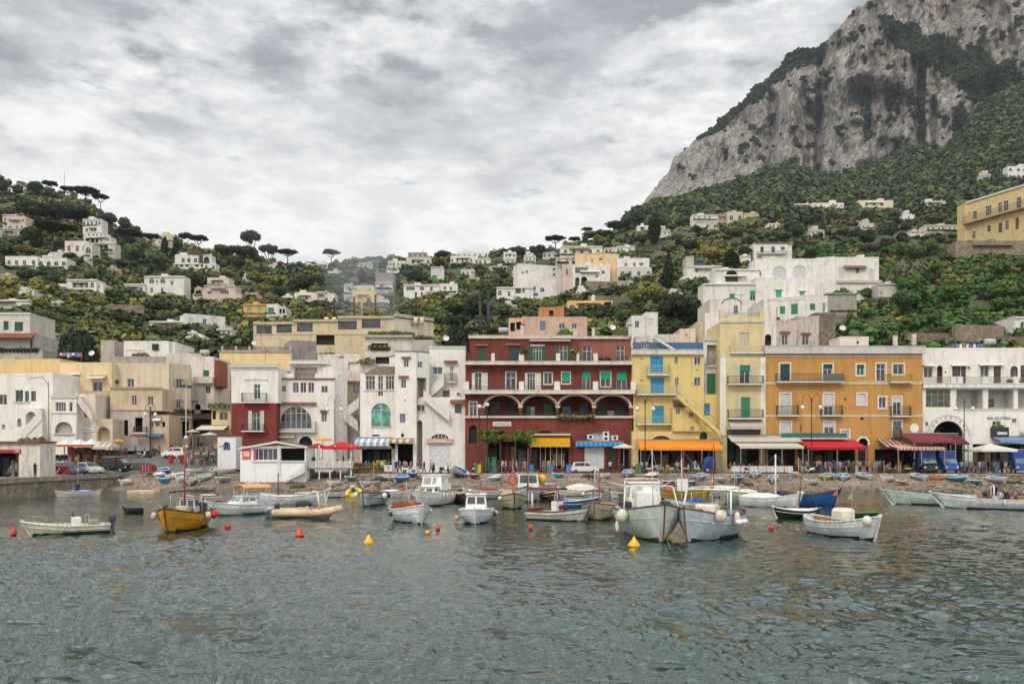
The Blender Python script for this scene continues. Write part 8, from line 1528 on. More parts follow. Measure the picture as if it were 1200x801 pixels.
for i in range(3):u=u0+.8+(u1-u0-1.6)*i/2;m=MB();F.box(m,u-.08,u+.08,z1,z1+2.9,-3.5,-3.3);r_.part(m,'column',WHITE)
# cafe tables and chairs, fruit stall, menu boards
def table(px,Y,label,c='c8c4bc'):
    r_=thing('cafe_table',label,'table',(X_(px,Y),Y,street_z(px,Y)),0,'cafe tables under the awnings');m=MB();m.cbox((0,0,.73),(.8,.8,.03));m.cbox((0,0,.6),(.78,.78,.22),0,.02);m.build('tabletop',cloth(c),r_);m=MB();m.tube((0,0,0),(0,0,.6),.04,6);m.cbox((0,0,.03),(.5,.5,.05));m.build('leg',metal('3a3a38'),r_)
def chair(px,Y,th,c,label,z=None):
    r_=thing('cafe_chair',label,'chair',(X_(px,Y),Y,street_z(px,Y)),th,'cafe chairs under the awnings');m=MB();m.cbox((0,0,.45),(.42,.42,.05),0,.02);m.build('seat',paint(c),r_);m=MB();m.cbox((-.2,0,.72),(.04,.4,.42),0,.01);m.build('backrest',paint(c),r_)
    for x in (-.18,.18):
        for y in (-.18,.18):m=MB();m.tube((x,y,0),(x,y,.44),.018,5);m.build('leg',paint(c),r_)
for px,lb in ((232,'cafe table left of the cream parasol in the street'),(241,'cafe table under the cream parasol in the street'),(250,'cafe table right of the cream parasol in the street')):table(px,121,lb,'a89a84');chair(px-4,121,0,'6a5a48','brown chair on the left of the '+lb[:lb.index(' in the')]);chair(px+4,121,PI,'6a5a48','brown chair on the right of the '+lb[:lb.index(' in the')])
AR=(('under the orange awning',752,838,113.2,('8a2a24','2a2826','c8a020')),('under the beige restaurant awning',862,928,112.8,('8a8478','3a3834','a8a49a')),('under the peach awning',1036,1072,113.2,('a07848','8a6a40','9a7a50')),('on the red parasol terrace',430,414,0,()))
for nm,a,c_,Y,cs in AR[:3]:
    n=int((c_-a)/13)
    for i in range(n):
        px=a+(c_-a)*(i+.5)/n;w_='first' if i == 0 else ORD[i].strip();table(px,Y+(i % 2)*.9,f'{w_} small cafe table from the left {nm}','c8c4bc' if 'beige' in nm else 'b8b0a4')
        for k in (-1,1):c=cs[(i+(k>0)) % 3];chair(px+k*5.2,Y+(i % 2)*.9,0 if k<0 else PI,c,f'cafe chair on the {"left" if k < 0 else "right"} of the {w_} table {nm}')
# glass and cloth screens before the beige restaurant
for i in range(7):
    a=857+i*10.4;r_=thing('terrace_screen',f'{"first" if i == 0 else ORD[i].strip()} patterned white screen panel from the left before the beige restaurant','screen',(X_(a+5,112.3),112.3,street_z(a,112.3)),0,'terrace screens of the beige restaurant');m=MB();m.cbox((0,0,.55),(1.08,.04,.8),0,.01);m.build('panel',plaster((.50,.48,.45),.9,4),r_);m=MB();m.cbox((0,0,.12),(1.14,.3,.1),0,.02);m.build('foot',paint('5a564e'),r_)
r_=thing('fruit_stall','fruit stall with heaps of oranges and lemons beneath the striped awnings','stall',(X_(428,114.5),114.5,2.03));m=MB();m.prism([(-.6,.0),(.6,.0),(.6,1.25),(-.6,.6)],'x',-1.6,1.6)
m.build('counter',wood('6a5038'),r_)
for i in range(5):
    m=MB();c=('c84a10','b8281c','d08a10','a83a1c','d8c020')[i]
    for k in range(26):m.ball((-1.4+i*.62+rng.uniform(0,.5),-.45+k % 5*.22,.72+(k % 5)*.12+.08),.075,0,6,4)
    m.build('fruit_heap',paint(c,.5,.2),r_)
r_=thing('lemon_stand','tall stand stacked with yellow lemons outside the striped awnings','stand',(X_(447,113.8),113.8,2.03));m=MB();m.cbox((0,.1,.8),(1.4,.5,1.6),0,.03);m.build('rack',wood('4a4a38'),r_)
for k in range(4):
    m=MB()
    for i in range(12):m.ball((-.6+i*.11,-.22+rng.uniform(-.04,.04),.5+k*.36),.075,0,6,4)
    m.build('lemon_row',paint('d0b818',.5,.2),r_)
r_=thing('drinks_cart','white cart with a blue figure seven on its side','cart',(X_(455,112.2),112.2,2.03));m=MB();m.cbox((0,0,.62),(1.15,.6,.85),0,.04);m.build('body',paint((.55,.52,.42)),r_);m=MB();m.cbox((0.02,-.31,.85),(.34,.02,.1));m.cbox((.1,-.31,.62),(.1,.02,.42));m.build('figure',paint('1f5a90'),r_)
for x in (-.35,.35):wheel(r_,x,-.2,.16,.06)
r_=thing('hedge_planter','low brown planter box with greenery in front of the fruit stall','planter',(X_(434,112),112,2.0));m=MB();m.cbox((0,0,.3),(3.6,.5,.5),0,.03);m.build('box',wood('5a3a20'),r_)
V,Q,T=UNITS[2];VV=[V*.55+np.array([-1.5+i*.5,0,.45]) for i in range(7)];np_mesh('leaves',np.concatenate(VV),[np.concatenate([Q+i*len(V) for i in range(7)]),np.concatenate([T+i*len(V) for i in range(7)])],FOL['vivid'],parent=r_)
# pergola of the red building
r_=thing('pergola','leafy green pergola over the shop entrance of the dark red building','pergola',(X_(595,115),115,2.03));hw=3.1;H=Z_(515,115)-2.03;m=MB()
for x in (-hw,-1,1,hw):m.tube((x,-.8,0),(x,-.8,H),.05,6)
m.tube((-hw,-.8,H),(hw,-.8,H),.05,6);m.tube((-hw,1.5,H),(hw,1.5,H),.05,6)
for i in range(9):m.tube((-hw+2*hw*i/8,-.8,H+.05),(-hw+2*hw*i/8,1.5,H+.05),.03,5)
m.build('frame',wood('4a3a28'),r_);VV=[];QQ=[];TT=[];off=0
for i in range(60):V,Q,T=UNITS[i % 8];s_=rng.uniform(.35,.7);x=rng.uniform(-hw-.4,hw+.3);VV.append(V*s_+np.array([x,rng.uniform(-1,1.3),H-.1+rng.uniform(-.35,.9)*(1.2 if abs(x)>1.4 else .5)]));QQ.append(Q+off);TT.append(T+off);off+=len(V)
np_mesh('vine',np.concatenate(VV),[np.concatenate(QQ),np.concatenate(TT)],foliage((.075,.13,.015)),parent=r_)
# rubble and rocks by the waterline
M_ROCK=stone('8c8070',2.5)
for a,c,y0_,Y,lb in ((520,562,568,99.5,'rough concrete landing slab left of the steps'),(700,770,571,99,'low concrete landing ledge behind the largest cream boat')):
    bd=Bld('landing_slab',lb,Fac(a,Y,c,Y),a,c,583,'slab');bd.block(a,c,y0_,583,stone('8a7e6c',1.4),(),4.5,F=Fac(a,Y,c,Y),down=.8,roof=False)
for i in range(34):
    px=[random.uniform(365,530),random.uniform(1085,1200)][i % 2] if i<24 else random.uniform(700,900);Y=random.uniform(101.5,106.5);z=bz(px,Y);iv,itf=ico();s_=random.uniform(.18,.45);jit=1+.45*vnoise(iv[:,0]*1.5+i*3,iv[:,1]*1.5,iv[:,2]*1.5,i)
    o=np_mesh('rock',iv*jit[:,None]*s_*np.array([1.3,1,.65]),itf,M_ROCK,False);o.location=(X_(px,Y),Y,z+s_*.2)
    tag(o,'rough grey brown rock at the waterline below the striped awnings' if 365<px<530 else 'rough grey brown rock at the waterline below the white parasol' if px>1000 else 'small rock at the waterline in front of the orange awning','rock','rocks at the waterline below the striped awnings' if 365<px<530 else 'rocks at the waterline below the white parasol' if px>1000 else 'rocks at the waterline below the orange awning')
for i,(px,Y,c,lb) in enumerate(((349,105.5,'5a4a30','brown heap of fishing net beside the pier restaurant ramp'),(445,108,'2a4a3a','green heap of fishing net below the drinks cart'),(520,108.5,'6a5a40','tan heap of fishing net below the white shutter'),(690,109,'3a3a34','grey heap of fishing net below the parked hatchback'),(873,107,'6a4a2a','brown heap of fishing net between the turquoise and white boats'),(1098,108.5,'b05a2a','orange heap of fishing net in front of the blue vans'),(1186,107.5,'7a6a50','pale heap of fishing net at the right end of the beach'))):
    V,Q,T=leaves([(0,0,.12,.8,.55,.3),(.5,.1,.1,.5,.4,.22),(-.5,-.1,.08,.45,.4,.2)],260,.09,900+i,core=.96);o=np_mesh('fishing_net',V,[Q,T],cloth(c));o.location=(X_(px,Y),Y,bz(px,Y)+.02);tag(o,lb,'fishing net','heaps of fishing net on the beach')
# pebbles, weed and driftwood on the foreshore
pts=[]
for i in range(2000):
    px=rng.uniform(150,1215);Y=rng.uniform(103.3,111) if rng.random()<.7 else rng.uniform(103.5,105.5);s_=rng.uniform(.04,.16)*(1.6 if 370<px<520 or px>1090 else 1);pts.append((X_(px,Y),Y,bz(px,Y)-s_*.1,s_*1.6,s_))
oc=np.array([[1,0,0],[.2,1,.1],[-1,.1,0],[0,-1,-.1],[.1,0,.7],[0,0,-.5]]);of=np.array([[0,1,4],[1,2,4],[2,3,4],[3,0,4],[1,0,5],[2,1,5],[3,2,5],[0,3,5]]);oq=np.array([[0,1,4,4]])[:0]
scatter('pebbles','pebbles, weed and driftwood scattered over the foreshore','pebbles',pts,[paint('5a5042',.9),paint('2e2a20',.9),paint('8a7e6a',.9),paint('3e3e28',.9)],[(oc,oq.reshape(0,4),of)],rng.integers(0,4,len(pts)))
# washing lines on roofs
for px0,px1,py,Y,lb in ((70,96,413,140,'washing line with pale clothes above the yellow building at left'),(1116,1152,403,126,'washing line with pink and blue clothes above the arcade building')):
    r_=thing('washing_line',lb,'washing line',(X_(px0,Y),Y,Z_(py,Y)));w_=(px1-px0)*Y/1000;m=MB();m.tube((0,0,.0),(w_,0,0),.012,4)
    for x in (0,w_):m.tube((x,0,-1.6),(x,0,.1),.03,5)
    m.build('line',metal('6a6a68'),r_);n=9
    for i in range(n):x=w_*(i+.5)/n;m=MB();hh=random.uniform(.4,.8);m.add([(x-.2,0,-.01),(x+.2,.02,-.01),(x+.18,.05,-hh),(x-.19,-.04,-hh)],[(0,1,2,3)]);m.build('garment',cloth(random.choice(['c8c4d0','b04a6a','6a78b0','d8d4cc','c8a8b0','4a5a9a'])),r_)
# ---------------------------------------------------------------- people
def skin_mesh(J,E,Rr,nm):
    me=bpy.data.meshes.new(nm);me.from_pydata(J,E,[]);o=bpy.data.objects.new(nm,me);COL.objects.link(o);md=o.modifiers.new('s','SKIN');sv=me.skin_vertices[0].data
    for i,r_ in enumerate(Rr):sv[i].radius=(r_,r_*.8 if i in (1,2) else r_);sv[i].use_root=i == 0
    sb=o.modifiers.new('b','SUBSURF');sb.levels=1;bpy.context.view_layer.update();m2=bpy.data.meshes.new_from_object(o.evaluated_get(bpy.context.evaluated_depsgraph_get()));bpy.data.objects.remove(o);return m2
def pose(kind):
    hx=.1;s_=.19
    J=[(0,0,.95),(0,0,1.2),(0,0,1.42),(0,.01,1.52),(0,.02,1.66)];Rr=[.13,.13,.12,.05,.1]
    E=[(0,1),(1,2),(2,3),(3,4)]
    sw=.22 if kind == 'walk' else .03
    for sd in (-1,1):
        b=len(J);k=sw*sd
        if kind == 'sit':J+=[(sd*.1,.0,.5+.38),(sd*.11,.42,.86),(sd*.11,.44,.46),(sd*.11,.56,.42)]
        else:J+=[(sd*hx,0,.88),(sd*.11,k*.6+.03,.48),(sd*.11,k*1.1-.03,.08),(sd*.12,k*1.1+.14,.04)]
        Rr+=[.095,.062,.042,.04];E+=[(0,b),(b,b+1),(b+1,b+2),(b+2,b+3)]
        b=len(J);f=-k*.8;fz=.0
        if kind == 'sit':J+=[(sd*s_,0,1.4),(sd*.23,.06,1.14),(sd*.17,.3,1.06),(sd*.13,.38,1.07)]
        elif kind == 'hold':J+=[(sd*s_,0,1.4),(sd*.24,-.02,1.14),(sd*.16,.24,1.12),(sd*.1,.32,1.18)]
        else:J+=[(sd*s_,0,1.4),(sd*.23,f*.5,1.13),(sd*.22,f+.06,.9),(sd*.22,f+.09,.8)]
        Rr+=[.055,.042,.032,.028];E+=[(2,b),(b,b+1),(b+1,b+2),(b+2,b+3)]
    dz=-.42 if kind == 'sit' else 0;J=[(x,y,z+(dz if kind == 'sit' else 0)) for x,y,z in J]
    return skin_mesh(J,E,Rr,'body'),dz
PM={}
def person_meshes(kind):
    if kind in PM:return PM[kind]
    me,dz=pose(kind);me.materials.clear();me.materials.append(paint('a87058',.6));vs=[v.co.copy() for v in me.vertices];ns=[v.normal.copy() for v in me.vertices];out={'body':me}
    for p in me.polygons:p.use_smooth=True
    def sel(c,part):
        x,y,z=c;z -= dz
        if part == 'hair':return z>1.66 or (z>1.58 and y<.0)
        arm=abs(x)>.165
        if part == 'shirt':return (.93<z<1.5 and not arm) or (arm and z>1.16)
        if part == 'trousers':return (z<1.0 and not arm and z>(.12)) if kind != 'sit' else (z<1.0 and not (arm) and z>.56-.42+.38)
    for part,off in (('hair',.018),('shirt',.02),('trousers',.014)):
        m=MB();used={}
        for p in me.polygons:
            if sel(p.center,part):m.f.append([used.setdefault(i,len(used)) for i in p.vertices]);m.m.append(0);m.sm.append(True)
        m.v=[tuple(vs[i]+ns[i]*off) for i in used]
        o=m.build(part,M_BARK,None);out[part]=o.data;bpy.data.objects.remove(o)
    # face: eyes, nose, mouth as one small child of the head; ears
    m=MB();h=1.66+dz
    for sd in (-1,1):m.ball((sd*.035,.108,h+.005),.012,0,6,4);m.ball((sd*.098,.02,h-.01),.02,1,6,4,(.6,1,1.4))
    m.ball((0,.122,h-.025),.014,1,6,4);m.cbox((0,.112,h-.055),(.04,.012,.008),2);o=m.build('face',[paint('1a1410'),paint('a87058',.6),paint('7a3830')]);out['face']=o.data;bpy.data.objects.remove(o);m=MB()
    # hands: palm, four fingers and a thumb on each
    PM[kind]=out;ends={'sit':(.13,.38,.65),'hold':(.1,.32,1.18),'walk':(.22,.09,.8),'stand':(.22,.09,.8)}[kind]
    for sd in (-1,1):
        k=(.22 if kind == 'walk' else .03)*sd;hx,hy,hz=ends;d=Vector((0,0,-1)) if kind in ('walk','stand') else Vector((0,1,0))
        if kind in ('walk','stand'):hy=-k*.8+.09
        m=MB();c=Vector((sd*hx,hy,hz));m.ball(c+d*.02,.034,0,8,5,(.6,1,1))
        for i in range(4):q=c+d*.04+(Vector((0,(i-1.5)*.018,0)) if kind in ('walk','stand') else Vector(((i-1.5)*.018,0,0)));L=(.06,.07,.075,.055)[i];m.tube(q,q+d*L*.55,.0085,5);m.tube(q+d*L*.55,q+d*L+Vector((-sd*.015,0,-.008)),.0075,5)
        m.tube(c,c+Vector((0,.045,-.02)) if kind in ('walk','stand') else c+Vector((-sd*.04,.02,.02)),.01,5)
        o=m.build('hand',[paint('a87058',.6)]);out['hand'+' '*(sd>0)]=o.data;bpy.data.objects.remove(o)
    return out
SK=[('a87058','light'),('8a5840','tan'),('b88068','light')];HC=['2a1c14','1a1410','6a4a2c','8a8478','a8865a','3a2418']
CC={'white':(.62,.62,.60),'black':(.02,.02,.022),'navy':(.015,.025,.08),'red':(.42,.03,.03),'blue':(.05,.16,.45),'light blue':(.30,.45,.60),'grey':(.22,.22,.23),'beige':(.45,.36,.25),'green':(.04,.20,.08),'yellow':(.60,.45,.05),'pink':(.55,.25,.28),'orange':(.55,.18,.03),'teal':(.03,.30,.32),'purple':(.16,.06,.22),'denim':(.06,.10,.20),'brown':(.12,.07,.04),'khaki':(.24,.20,.12)}
PSEEN=set();CC={k:tuple(.62*a+.12*sum(v)/3 for a in v) for k,v in CC.items()}
def person(px,Y,kind,shirt,tr,place,th,z=None,hair=None):
    for t in range(30):
        verb={'sit':'sitting','walk':'walking','stand':'standing','hold':'holding something'}[kind];lb=f'person in {shirt} top and {tr} trousers {verb} {place}';lb=' '.join(lb.split()[:16])
        if lb not in PSEEN:break
        shirt=random.choice([k for k in CC if k not in ('denim','khaki')]);tr=random.choice(['black','denim','white','khaki','grey','beige','navy','brown'])
    PSEEN.add(lb);ms=person_meshes(kind);z=street_z(px,Y) if z is None else z;r_=thing('person',lb,'person',(X_(px,Y),Y,z),th,None);s_=random.uniform(.93,1.04);sk=paint(random.choice(SK)[0],.6);hr=random.choice(HC)
    for part,me in ms.items():
        part=part.strip();o=bpy.data.objects.new(part,me);COL.objects.link(o);o.parent=r_;o.scale=(s_,s_,s_)
        mt=sk if part in ('body','hand') else paint(hr,.8) if part == 'hair' else cloth(CC[shirt]) if part == 'shirt' else cloth(CC[tr]) if part == 'trousers' else None
        if mt:o.material_slots[0].link='OBJECT';o.material_slots[0].material=mt
    return r_
def crowd(n,a,c_,y0_,y1_,place,kinds=('walk','stand','walk'),tops=None,z=None):
    tops=tops or ['white','black','navy','red','blue','light blue','grey','beige','green','yellow','pink','orange','teal','purple']
    for i in range(n):person(a+(c_-a)*(i+random.uniform(.1,.9))/n,random.uniform(y0_,y1_),random.choice(kinds),random.choice(tops),random.choice(['black','denim','white','khaki','grey','beige','navy','brown']),place,random.choice([PI/2,-PI/2,0,PI,.6,2.3]),z)
crowd(23,748,840,112.4,115.6,'under the orange awning',('sit','stand','sit','walk'),['white','black','pink','light blue','grey','red','purple','beige'])
crowd(10,862,930,113,115,'under the beige restaurant awning',('sit','stand','sit'),['white','black','grey','navy','green'])
crowd(34,934,1005,112.1,115.6,'in the crowd under the red awning');crowd(16,1000,1036,112,114.8,'in the crowd right of the red awning');crowd(7,1036,1074,113.5,115.5,'at the tables under the peach awning',('sit','stand'))
crowd(25,1124,1186,112.2,115.4,'near the large white parasol');person(1152,111.8,'stand','blue','blue' if 0 else 'denim','in front of the white parasol crowd',0)
crowd(6,366,412,109,111.5,'on the red parasol terrace',('sit','stand'),['black','blue','white','navy'],Z_(548,108.2));crowd(13,426,484,112.8,116,'by the fruit stall');person(497,113.6,'walk','black','denim','before the white shutter',PI/2);person(505,113.9,'walk','white','grey','before the white shutter',-PI/2);person(490,113,'stand','purple','white','left of the white shutter',0)
crowd(7,572,616,114,117,'under the leafy pergola',('stand','walk'),['white','grey','pink','navy']);crowd(4,630,664,113.6,116.5,'at the yellow awning shop',('stand',));person(715,116,'stand','white','black','beside the blue awning shutter',0);person(743,113,'stand','white','brown','under the beige parasol',0);person(729,112,'sit','navy','red' if 0 else 'black','under the beige parasol',0)
crowd(6,68,124,113.6,116,'at the cafe pavilion behind the cars');crowd(9,156,200,122,134,'on the sloping street left side');crowd(12,200,252,114,134,'on the sloping street right side');person(225,116,'walk','white','black','near the camera mast',PI/2);person(147,121,'stand','red','denim','above the dark grey car',0)
person(19,92.5,'stand','teal','black','outside the quay hut',2.5,1.99);person(41,93.6,'stand','black','black','at the corner of the quay hut',-.5,1.99);person(13,91.5,'sit','grey','black','outside the quay hut',1.5,1.99 if 0 else 1.99);person(-3,92,'stand','red','beige','outside the quay hut',1,1.99)
person(876,117.3,'stand','black','black','on the upper balcony of the cream house',PI,Z_(449.5,117));person(91,90.6,'sit','navy','navy','in the boat with a blue cover',1,.35)
for px,k,s_,t_ in ((1147,'sit','orange','white'),(1154,'sit','black','brown'),(1166,'stand','navy','denim'),(1172,'sit','white','navy'),(1178,'sit','black','black'),(1190,'sit','pink','denim'),(1196,'sit','purple','khaki')):person(px,70.5+random.uniform(-.3,.3),k,s_,t_,'in the long white boat',random.uniform(0,6),.3)
# rooftop clutter: aerials, chimneys, water tanks and dishes
def roofbit(kind,px,py,Y,label):
    p=P(px,py,Y);m=MB()
    if kind == 'aerial':
        r_=thing('tv_aerial',label,'aerial',p);m.tube((0,0,-.8),(0,0,1.9),.025,5);m.build('mast',metal('5a5a58'),r_);m=MB();m.tube((-.5,0,1.7),(.5,0,1.7),.02,4)
        for i in range(6):m.tube((-.45+i*.18,-.25,1.7),(-.45+i*.18,.25,1.7),.012,4)
        m.build('antenna',metal('7a7a78'),r_)
    elif kind == 'chimney':r_=thing('chimney_stack',label,'chimney',p);m.cbox((0,0,.3),(.5,.5,1.6),0,.02);m.build('stack',pWs,r_);m=MB();m.cbox((0,0,1.2),(.66,.66,.12),0,.02);m.build('cap',tiles(),r_)
    elif kind == 'tank':r_=thing('water_tank',label,'tank',p);m.tube((-.7,0,.5),(.7,0,.5),.42,12);m.build('drum',paint('a8a8a4',.5,.2),r_);m=MB();m.cbox((-.4,0,.0),(.1,.6,.3));m.cbox((.4,0,.0),(.1,.6,.3));m.cbox((0,0,-.05),(.8,.1,.1));m.build('cradle',metal(),r_)
    else:r_=thing('satellite_dish',label,'dish',p);m.lathe((0,0,0),[(.02,0),(.3,.06),(.45,.16)],12,0,False);o=m.build('dish',paint((.55,.55,.53)),r_);o.rotation_euler=(R(65),0,0);o.location.z=.9;m=MB();m.tube((0,0,-.6),(0,0,.9),.03,5);m.build('pole',metal(),r_)
for a in (('dish',108,421,128,'white satellite dish on the yellow building roof'),('aerial',80,418,129,'aerial above the washing line at left'),('aerial',55,416,134,'aerial at the left end of the yellow building'),('aerial',165,424,130,'aerial on the beige building'),('aerial',212,424,131,'aerial at the right end of the beige building'),('tank',240,416,142,'water tank above the pinkish house'),('dish',298,408,150,'dish on the yellow terrace building'),('aerial',311,425,122,'aerial on the white and red house'),('chimney',400,428,124,'chimney on the plain white slab house'),('aerial',470,409,120,'aerial on the tower of the big white house'),('dish',523,404,124,'dish on the big white house'),('aerial',563,390,123,'aerial at the left end of the red roof'),('tank',590,391,124,'water tank on the red roof'),('aerial',640,390,123,'aerial in the middle of the red roof'),('chimney',612,390,124,'chimney on the red roof'),('dish',718,391,124,'dish on the right part of the red roof'),('aerial',735,390,124,'aerial at the right end of the red roof'),('chimney',738.5,391,121,'chimney between the red and yellow roofs'),('aerial',808,396,122,'aerial on the yellow house roof'),('aerial',868,360,120,'aerial on the tall cream house'),('dish',987,392,121,'dish by the roof hut of the orange building'),('chimney',1049,402,121,'short white chimney on the orange building'),('chimney',1071,400,121,'taller white chimney near the right end of the orange roof'),('aerial',935,402,122,'aerial on the orange building'),('aerial',1100,405,122,'aerial on the white arcade building'),('tank',1160,404,124,'water tank on the white arcade building')):roofbit(*a)
# ---------------------------------------------------------------- trees one can tell apart
T=[('umbrella','pine',294,271,292,25,'lone tall umbrella pine standing above the ridge left of centre',0),
 ('umbrella','pine',315,287,304,24,'flat umbrella pine just right of the lone tall pine',1),('umbrella','pine',337,293,312,26,'dark round topped pine on the ridge, right of the flat pine',2),
 ('umbrella','blue',388,293,316,22,'umbrella pine with a thin crown beside the far left ridge house',3),('umbrella','pine',232,276,304,24,'flat dark umbrella pine above the white villa with loggias',1),
 ('umbrella','pine',218,273,306,17,'ragged tall pine left of the flat dark one',2),('umbrella','pine',651,277,298,26,'umbrella pine forming a flat roof on the right ridge',0),('umbrella','pine',673,278,296,16,'smaller umbrella pine touching the flat one on the right ridge',3),
 ('round','blue',609,287,303,18,'dark rounded pine at the left end of the right ridge wood',1),('round','blue',630,285,304,24,'wide dark pine left of the flat umbrella pine',2),('round','blue',601,289,299,10,'small dark pine beside the cube ridge cottage',0),('spread','blue',567,288,298,19,'dark low pine behind the white ridge row',1),('spread','blue',519,293,304,24,'dark clump of pine left of the white ridge row',0),
 ('umbrella','pine',62,262,290,48,'huge dark umbrella pine in the middle of the left hill',1),('umbrella','pine',78,264,290,30,'dark umbrella pine leaning on the huge one',2),('round','dark',36,262,292,26,'dark bushy tree left of the huge umbrella pine',1),('spread','dark',14,258,276,22,'dark spreading tree in front of the pink stepped villa',2),
 ('umbrella','pine',150,270,298,36,'broad umbrella pine right of the tall terraced villa',0),('umbrella','pine',176,274,300,24,'umbrella pine with reddish trunks at the right end of the left hill',3),('cypress','dark',193,277,304,8,'dark cypress in front of the long ridge hotel',0),('cypress','dark',206,276,303,6,'thin cypress right of the long ridge hotel',1),('round','mid',210,276,300,12,'light leafy tree beside the thin cypress',2),
 ('umbrella','pine',101,221,243,34,'round topped pine on the shoulder of the left hill crest',2),('umbrella','pine',80,219,238,20,'crest pine just left of the round topped one',1),('umbrella','pine',58,213,232,20,'crest pine left of the radio mast',3),('round','dark',40,211,230,20,'dark tree on the left hill crest',0),('round','dark',20,214,232,14,'dark tree above the arched hilltop villa',3),('round','blue',3,210,232,18,'dark tree at the far left end of the crest',2),('umbrella','pine',118,228,246,20,'last pine before the cliff of the left hill',0),
 ('spread','dark',45,232,262,50,'very wide dark crown on the upper left hill',0),('spread','dark',85,236,262,40,'wide dark crown beside the first wide one on the upper left hill',1),('spread','blue',125,245,270,28,'bluish crown on the cliff shoulder of the left hill',2),('round','dark',146,252,276,16,'dark tree clinging to the cliff edge of the left hill',1),('round','dark',158,262,282,14,'dark tree below the one on the cliff edge',0),
 ('round','yellow',30,287,303,34,'yellow green bushy tree above the long white villa',2),('round','dark',8,284,304,26,'dark round tree left of the yellow green one',3),('spread','dark',145,303,317,34,'large dark rounded hedge tree above the white L shaped house',2),('round','mid',90,300,314,18,'green tree in front of the square cream villa',0),
 ('round','dark',287,286,306,32,'dark broad tree left under the lone umbrella pine',1),('round','dark',263,284,306,30,'dark broad tree right of the white villa with loggias',2),('spread','mid',258,302,316,18,'bright rounded tree below the broad ridge trees',3),('spread','dark',222,309,345,36,'large dark tree between the L shaped house and the pink villa',1),('round','mid',208,312,332,20,'green tree at the right end of the L shaped house',0),
 ('round','yellow',265,315,330,20,'yellowish tree above the pink terraced villa',0),('round','yellow',300,316,338,24,'yellow green tree right of the pink terraced villa',1),('round','yellow',325,320,342,30,'broad yellow green tree in mid slope',3),('round','olive',352,318,344,34,'olive coloured broad tree in the wood left of the smoke',2),('round','mid',375,316,340,30,'green broad tree in the wood left of the smoke',0),('round','mid',395,316,345,30,'green broad tree just left of the smoke',1),
 ('cypress','blue',449,302,321,9,'dark pointed cypress on the central ridge',0),('cypress','blue',424,314,332,9,'bluish cypress in the smoke',1),('spread','blue',485,311,335,38,'large rounded dark tree in front of the tiled tower villa',0),('cypress','dark',472,310,326,6,'small cypress left of the large rounded tree',1),('round','olive',468,324,338,16,'olive green tree above the wide white slope house',2),
 ('cypress','dark',767,249,290,13,'tall dark cypress right of the tiny white cottage',0),('cypress','dark',783.5,297,342,10,'tall slim cypress standing alone in mid slope',1),('cypress','dark',779,318,345,9,'shorter cypress leaning on the tall slim one',0),('cypress','dark',857,292,318,14,'dark cypress right of the flat white house',1),('cypress','dark',862,296,318,9,'narrow cypress beside the curved parapet house',0),
 ('spread','dark',797,334,388,54,'big dark tree above the yellow house roof',2),('spread','dark',815,352,386,26,'dark tree leaning out from the big one',0),('round','vivid',826,327,352,36,'bright palm like tree in front of the white complex',1),('round','vivid',840,318,340,20,'bright green tree left of the white complex',2),
 ('spread','olive',1064,294,350,52,'large grey green domed tree right of the white complex',3),('round','dark',95,374,413,44,'dense dark round tree in the left town',1),('round','dark',78,380,414,26,'dark tree touching the dense round one',2),('round','dark',1010,300,318,40,'dark tree behind the right end of the white complex',0),
 ('round','mid',1190,320,352,40,'green tree at the right edge of the vivid slope',2),('round','dark',540,372,402,42,'dark tree behind the big white house',1),('round','mid',530,345,376,40,'green tree above the works building gable',3),('round','dark',557,350,380,36,'dark tree left of the black flues',2),('round','mid',590,352,378,24,'green tree right of the black flues',1),('round','vivid',665,380,398,40,'bright bushy tree right of the peach house',0),('round','vivid',700,380,400,36,'bright bushy tree behind the dark red roof',2),('round','mid',728,372,398,26,'green tree in front of the white gabled cottage',3),
 ('spread','mid',700,268,282,40,'green tree at the foot of the mountain ridge',3),('round','dark',725,256,274,34,'dark tree on the ridge where the mountain begins',2),('umbrella','pine',688,267,281,14,'small pine at the left end of the mountain wood',0)]
for k,(kind,tone,px,top,bot,wpx,lb,v) in enumerate(T):
    Y=None
    if kind == 'cypress':wpx *= 1.35
    if tone == 'dark' and (kind == 'cypress' or wpx >= 38 or px in (815,78,557)) or tone == 'pine':tone='deep'
    if bot>395:Y=158
    if bot <= 250 and px<140:Y=land_at(px,max(bot,float(lin(RIDGE,px))+3))[0]
    tree_px(kind,tone,px,top,bot,wpx,lb,v,Y=Y)
    PLACES_T=1
random.seed(77);SEEN={}
def place_label(kind,tone,w,px,py):
    size='small' if w<13 else 'medium' if w<20 else 'large';col_={'dark':'dark green','mid':'green','olive':'olive green','yellow':'yellow green','pine':'dark','vivid':'bright green','blue':'bluish green','deep':'very dark'}[tone]
    kd={'round':'round tree','spread':'spreading tree','shrub':'bush','cypress':'cypress','umbrella':'umbrella pine'}[kind]
    near=sorted(PLACES,key=lambda p:(max(0,abs(p[1]-px)-p[3])**2+(1.6*(p[2]-py))**2))
    for sh,x,y,hw in near[:5]:
        rel='left of' if px<x-hw else 'right of' if px>x+hw else 'above' if py<y else 'below'
        lb=f'{size} {col_} {kd} {rel} the {sh}'
        if lb not in SEEN:SEEN[lb]=1;return lb
    for n_ in range(1,9):
        for sh,x,y,hw in near[:3]:
            rel='left of' if px<x-hw else 'right of' if px>x+hw else 'above' if py<y else 'below'
            lb=f'{ORD[n_].strip()} {size} {col_} {kd} {rel} the {sh}'
            if lb not in SEEN:SEEN[lb]=1;return lb
    return lb
n=0;tries=0;placed=list(HOLES_T)
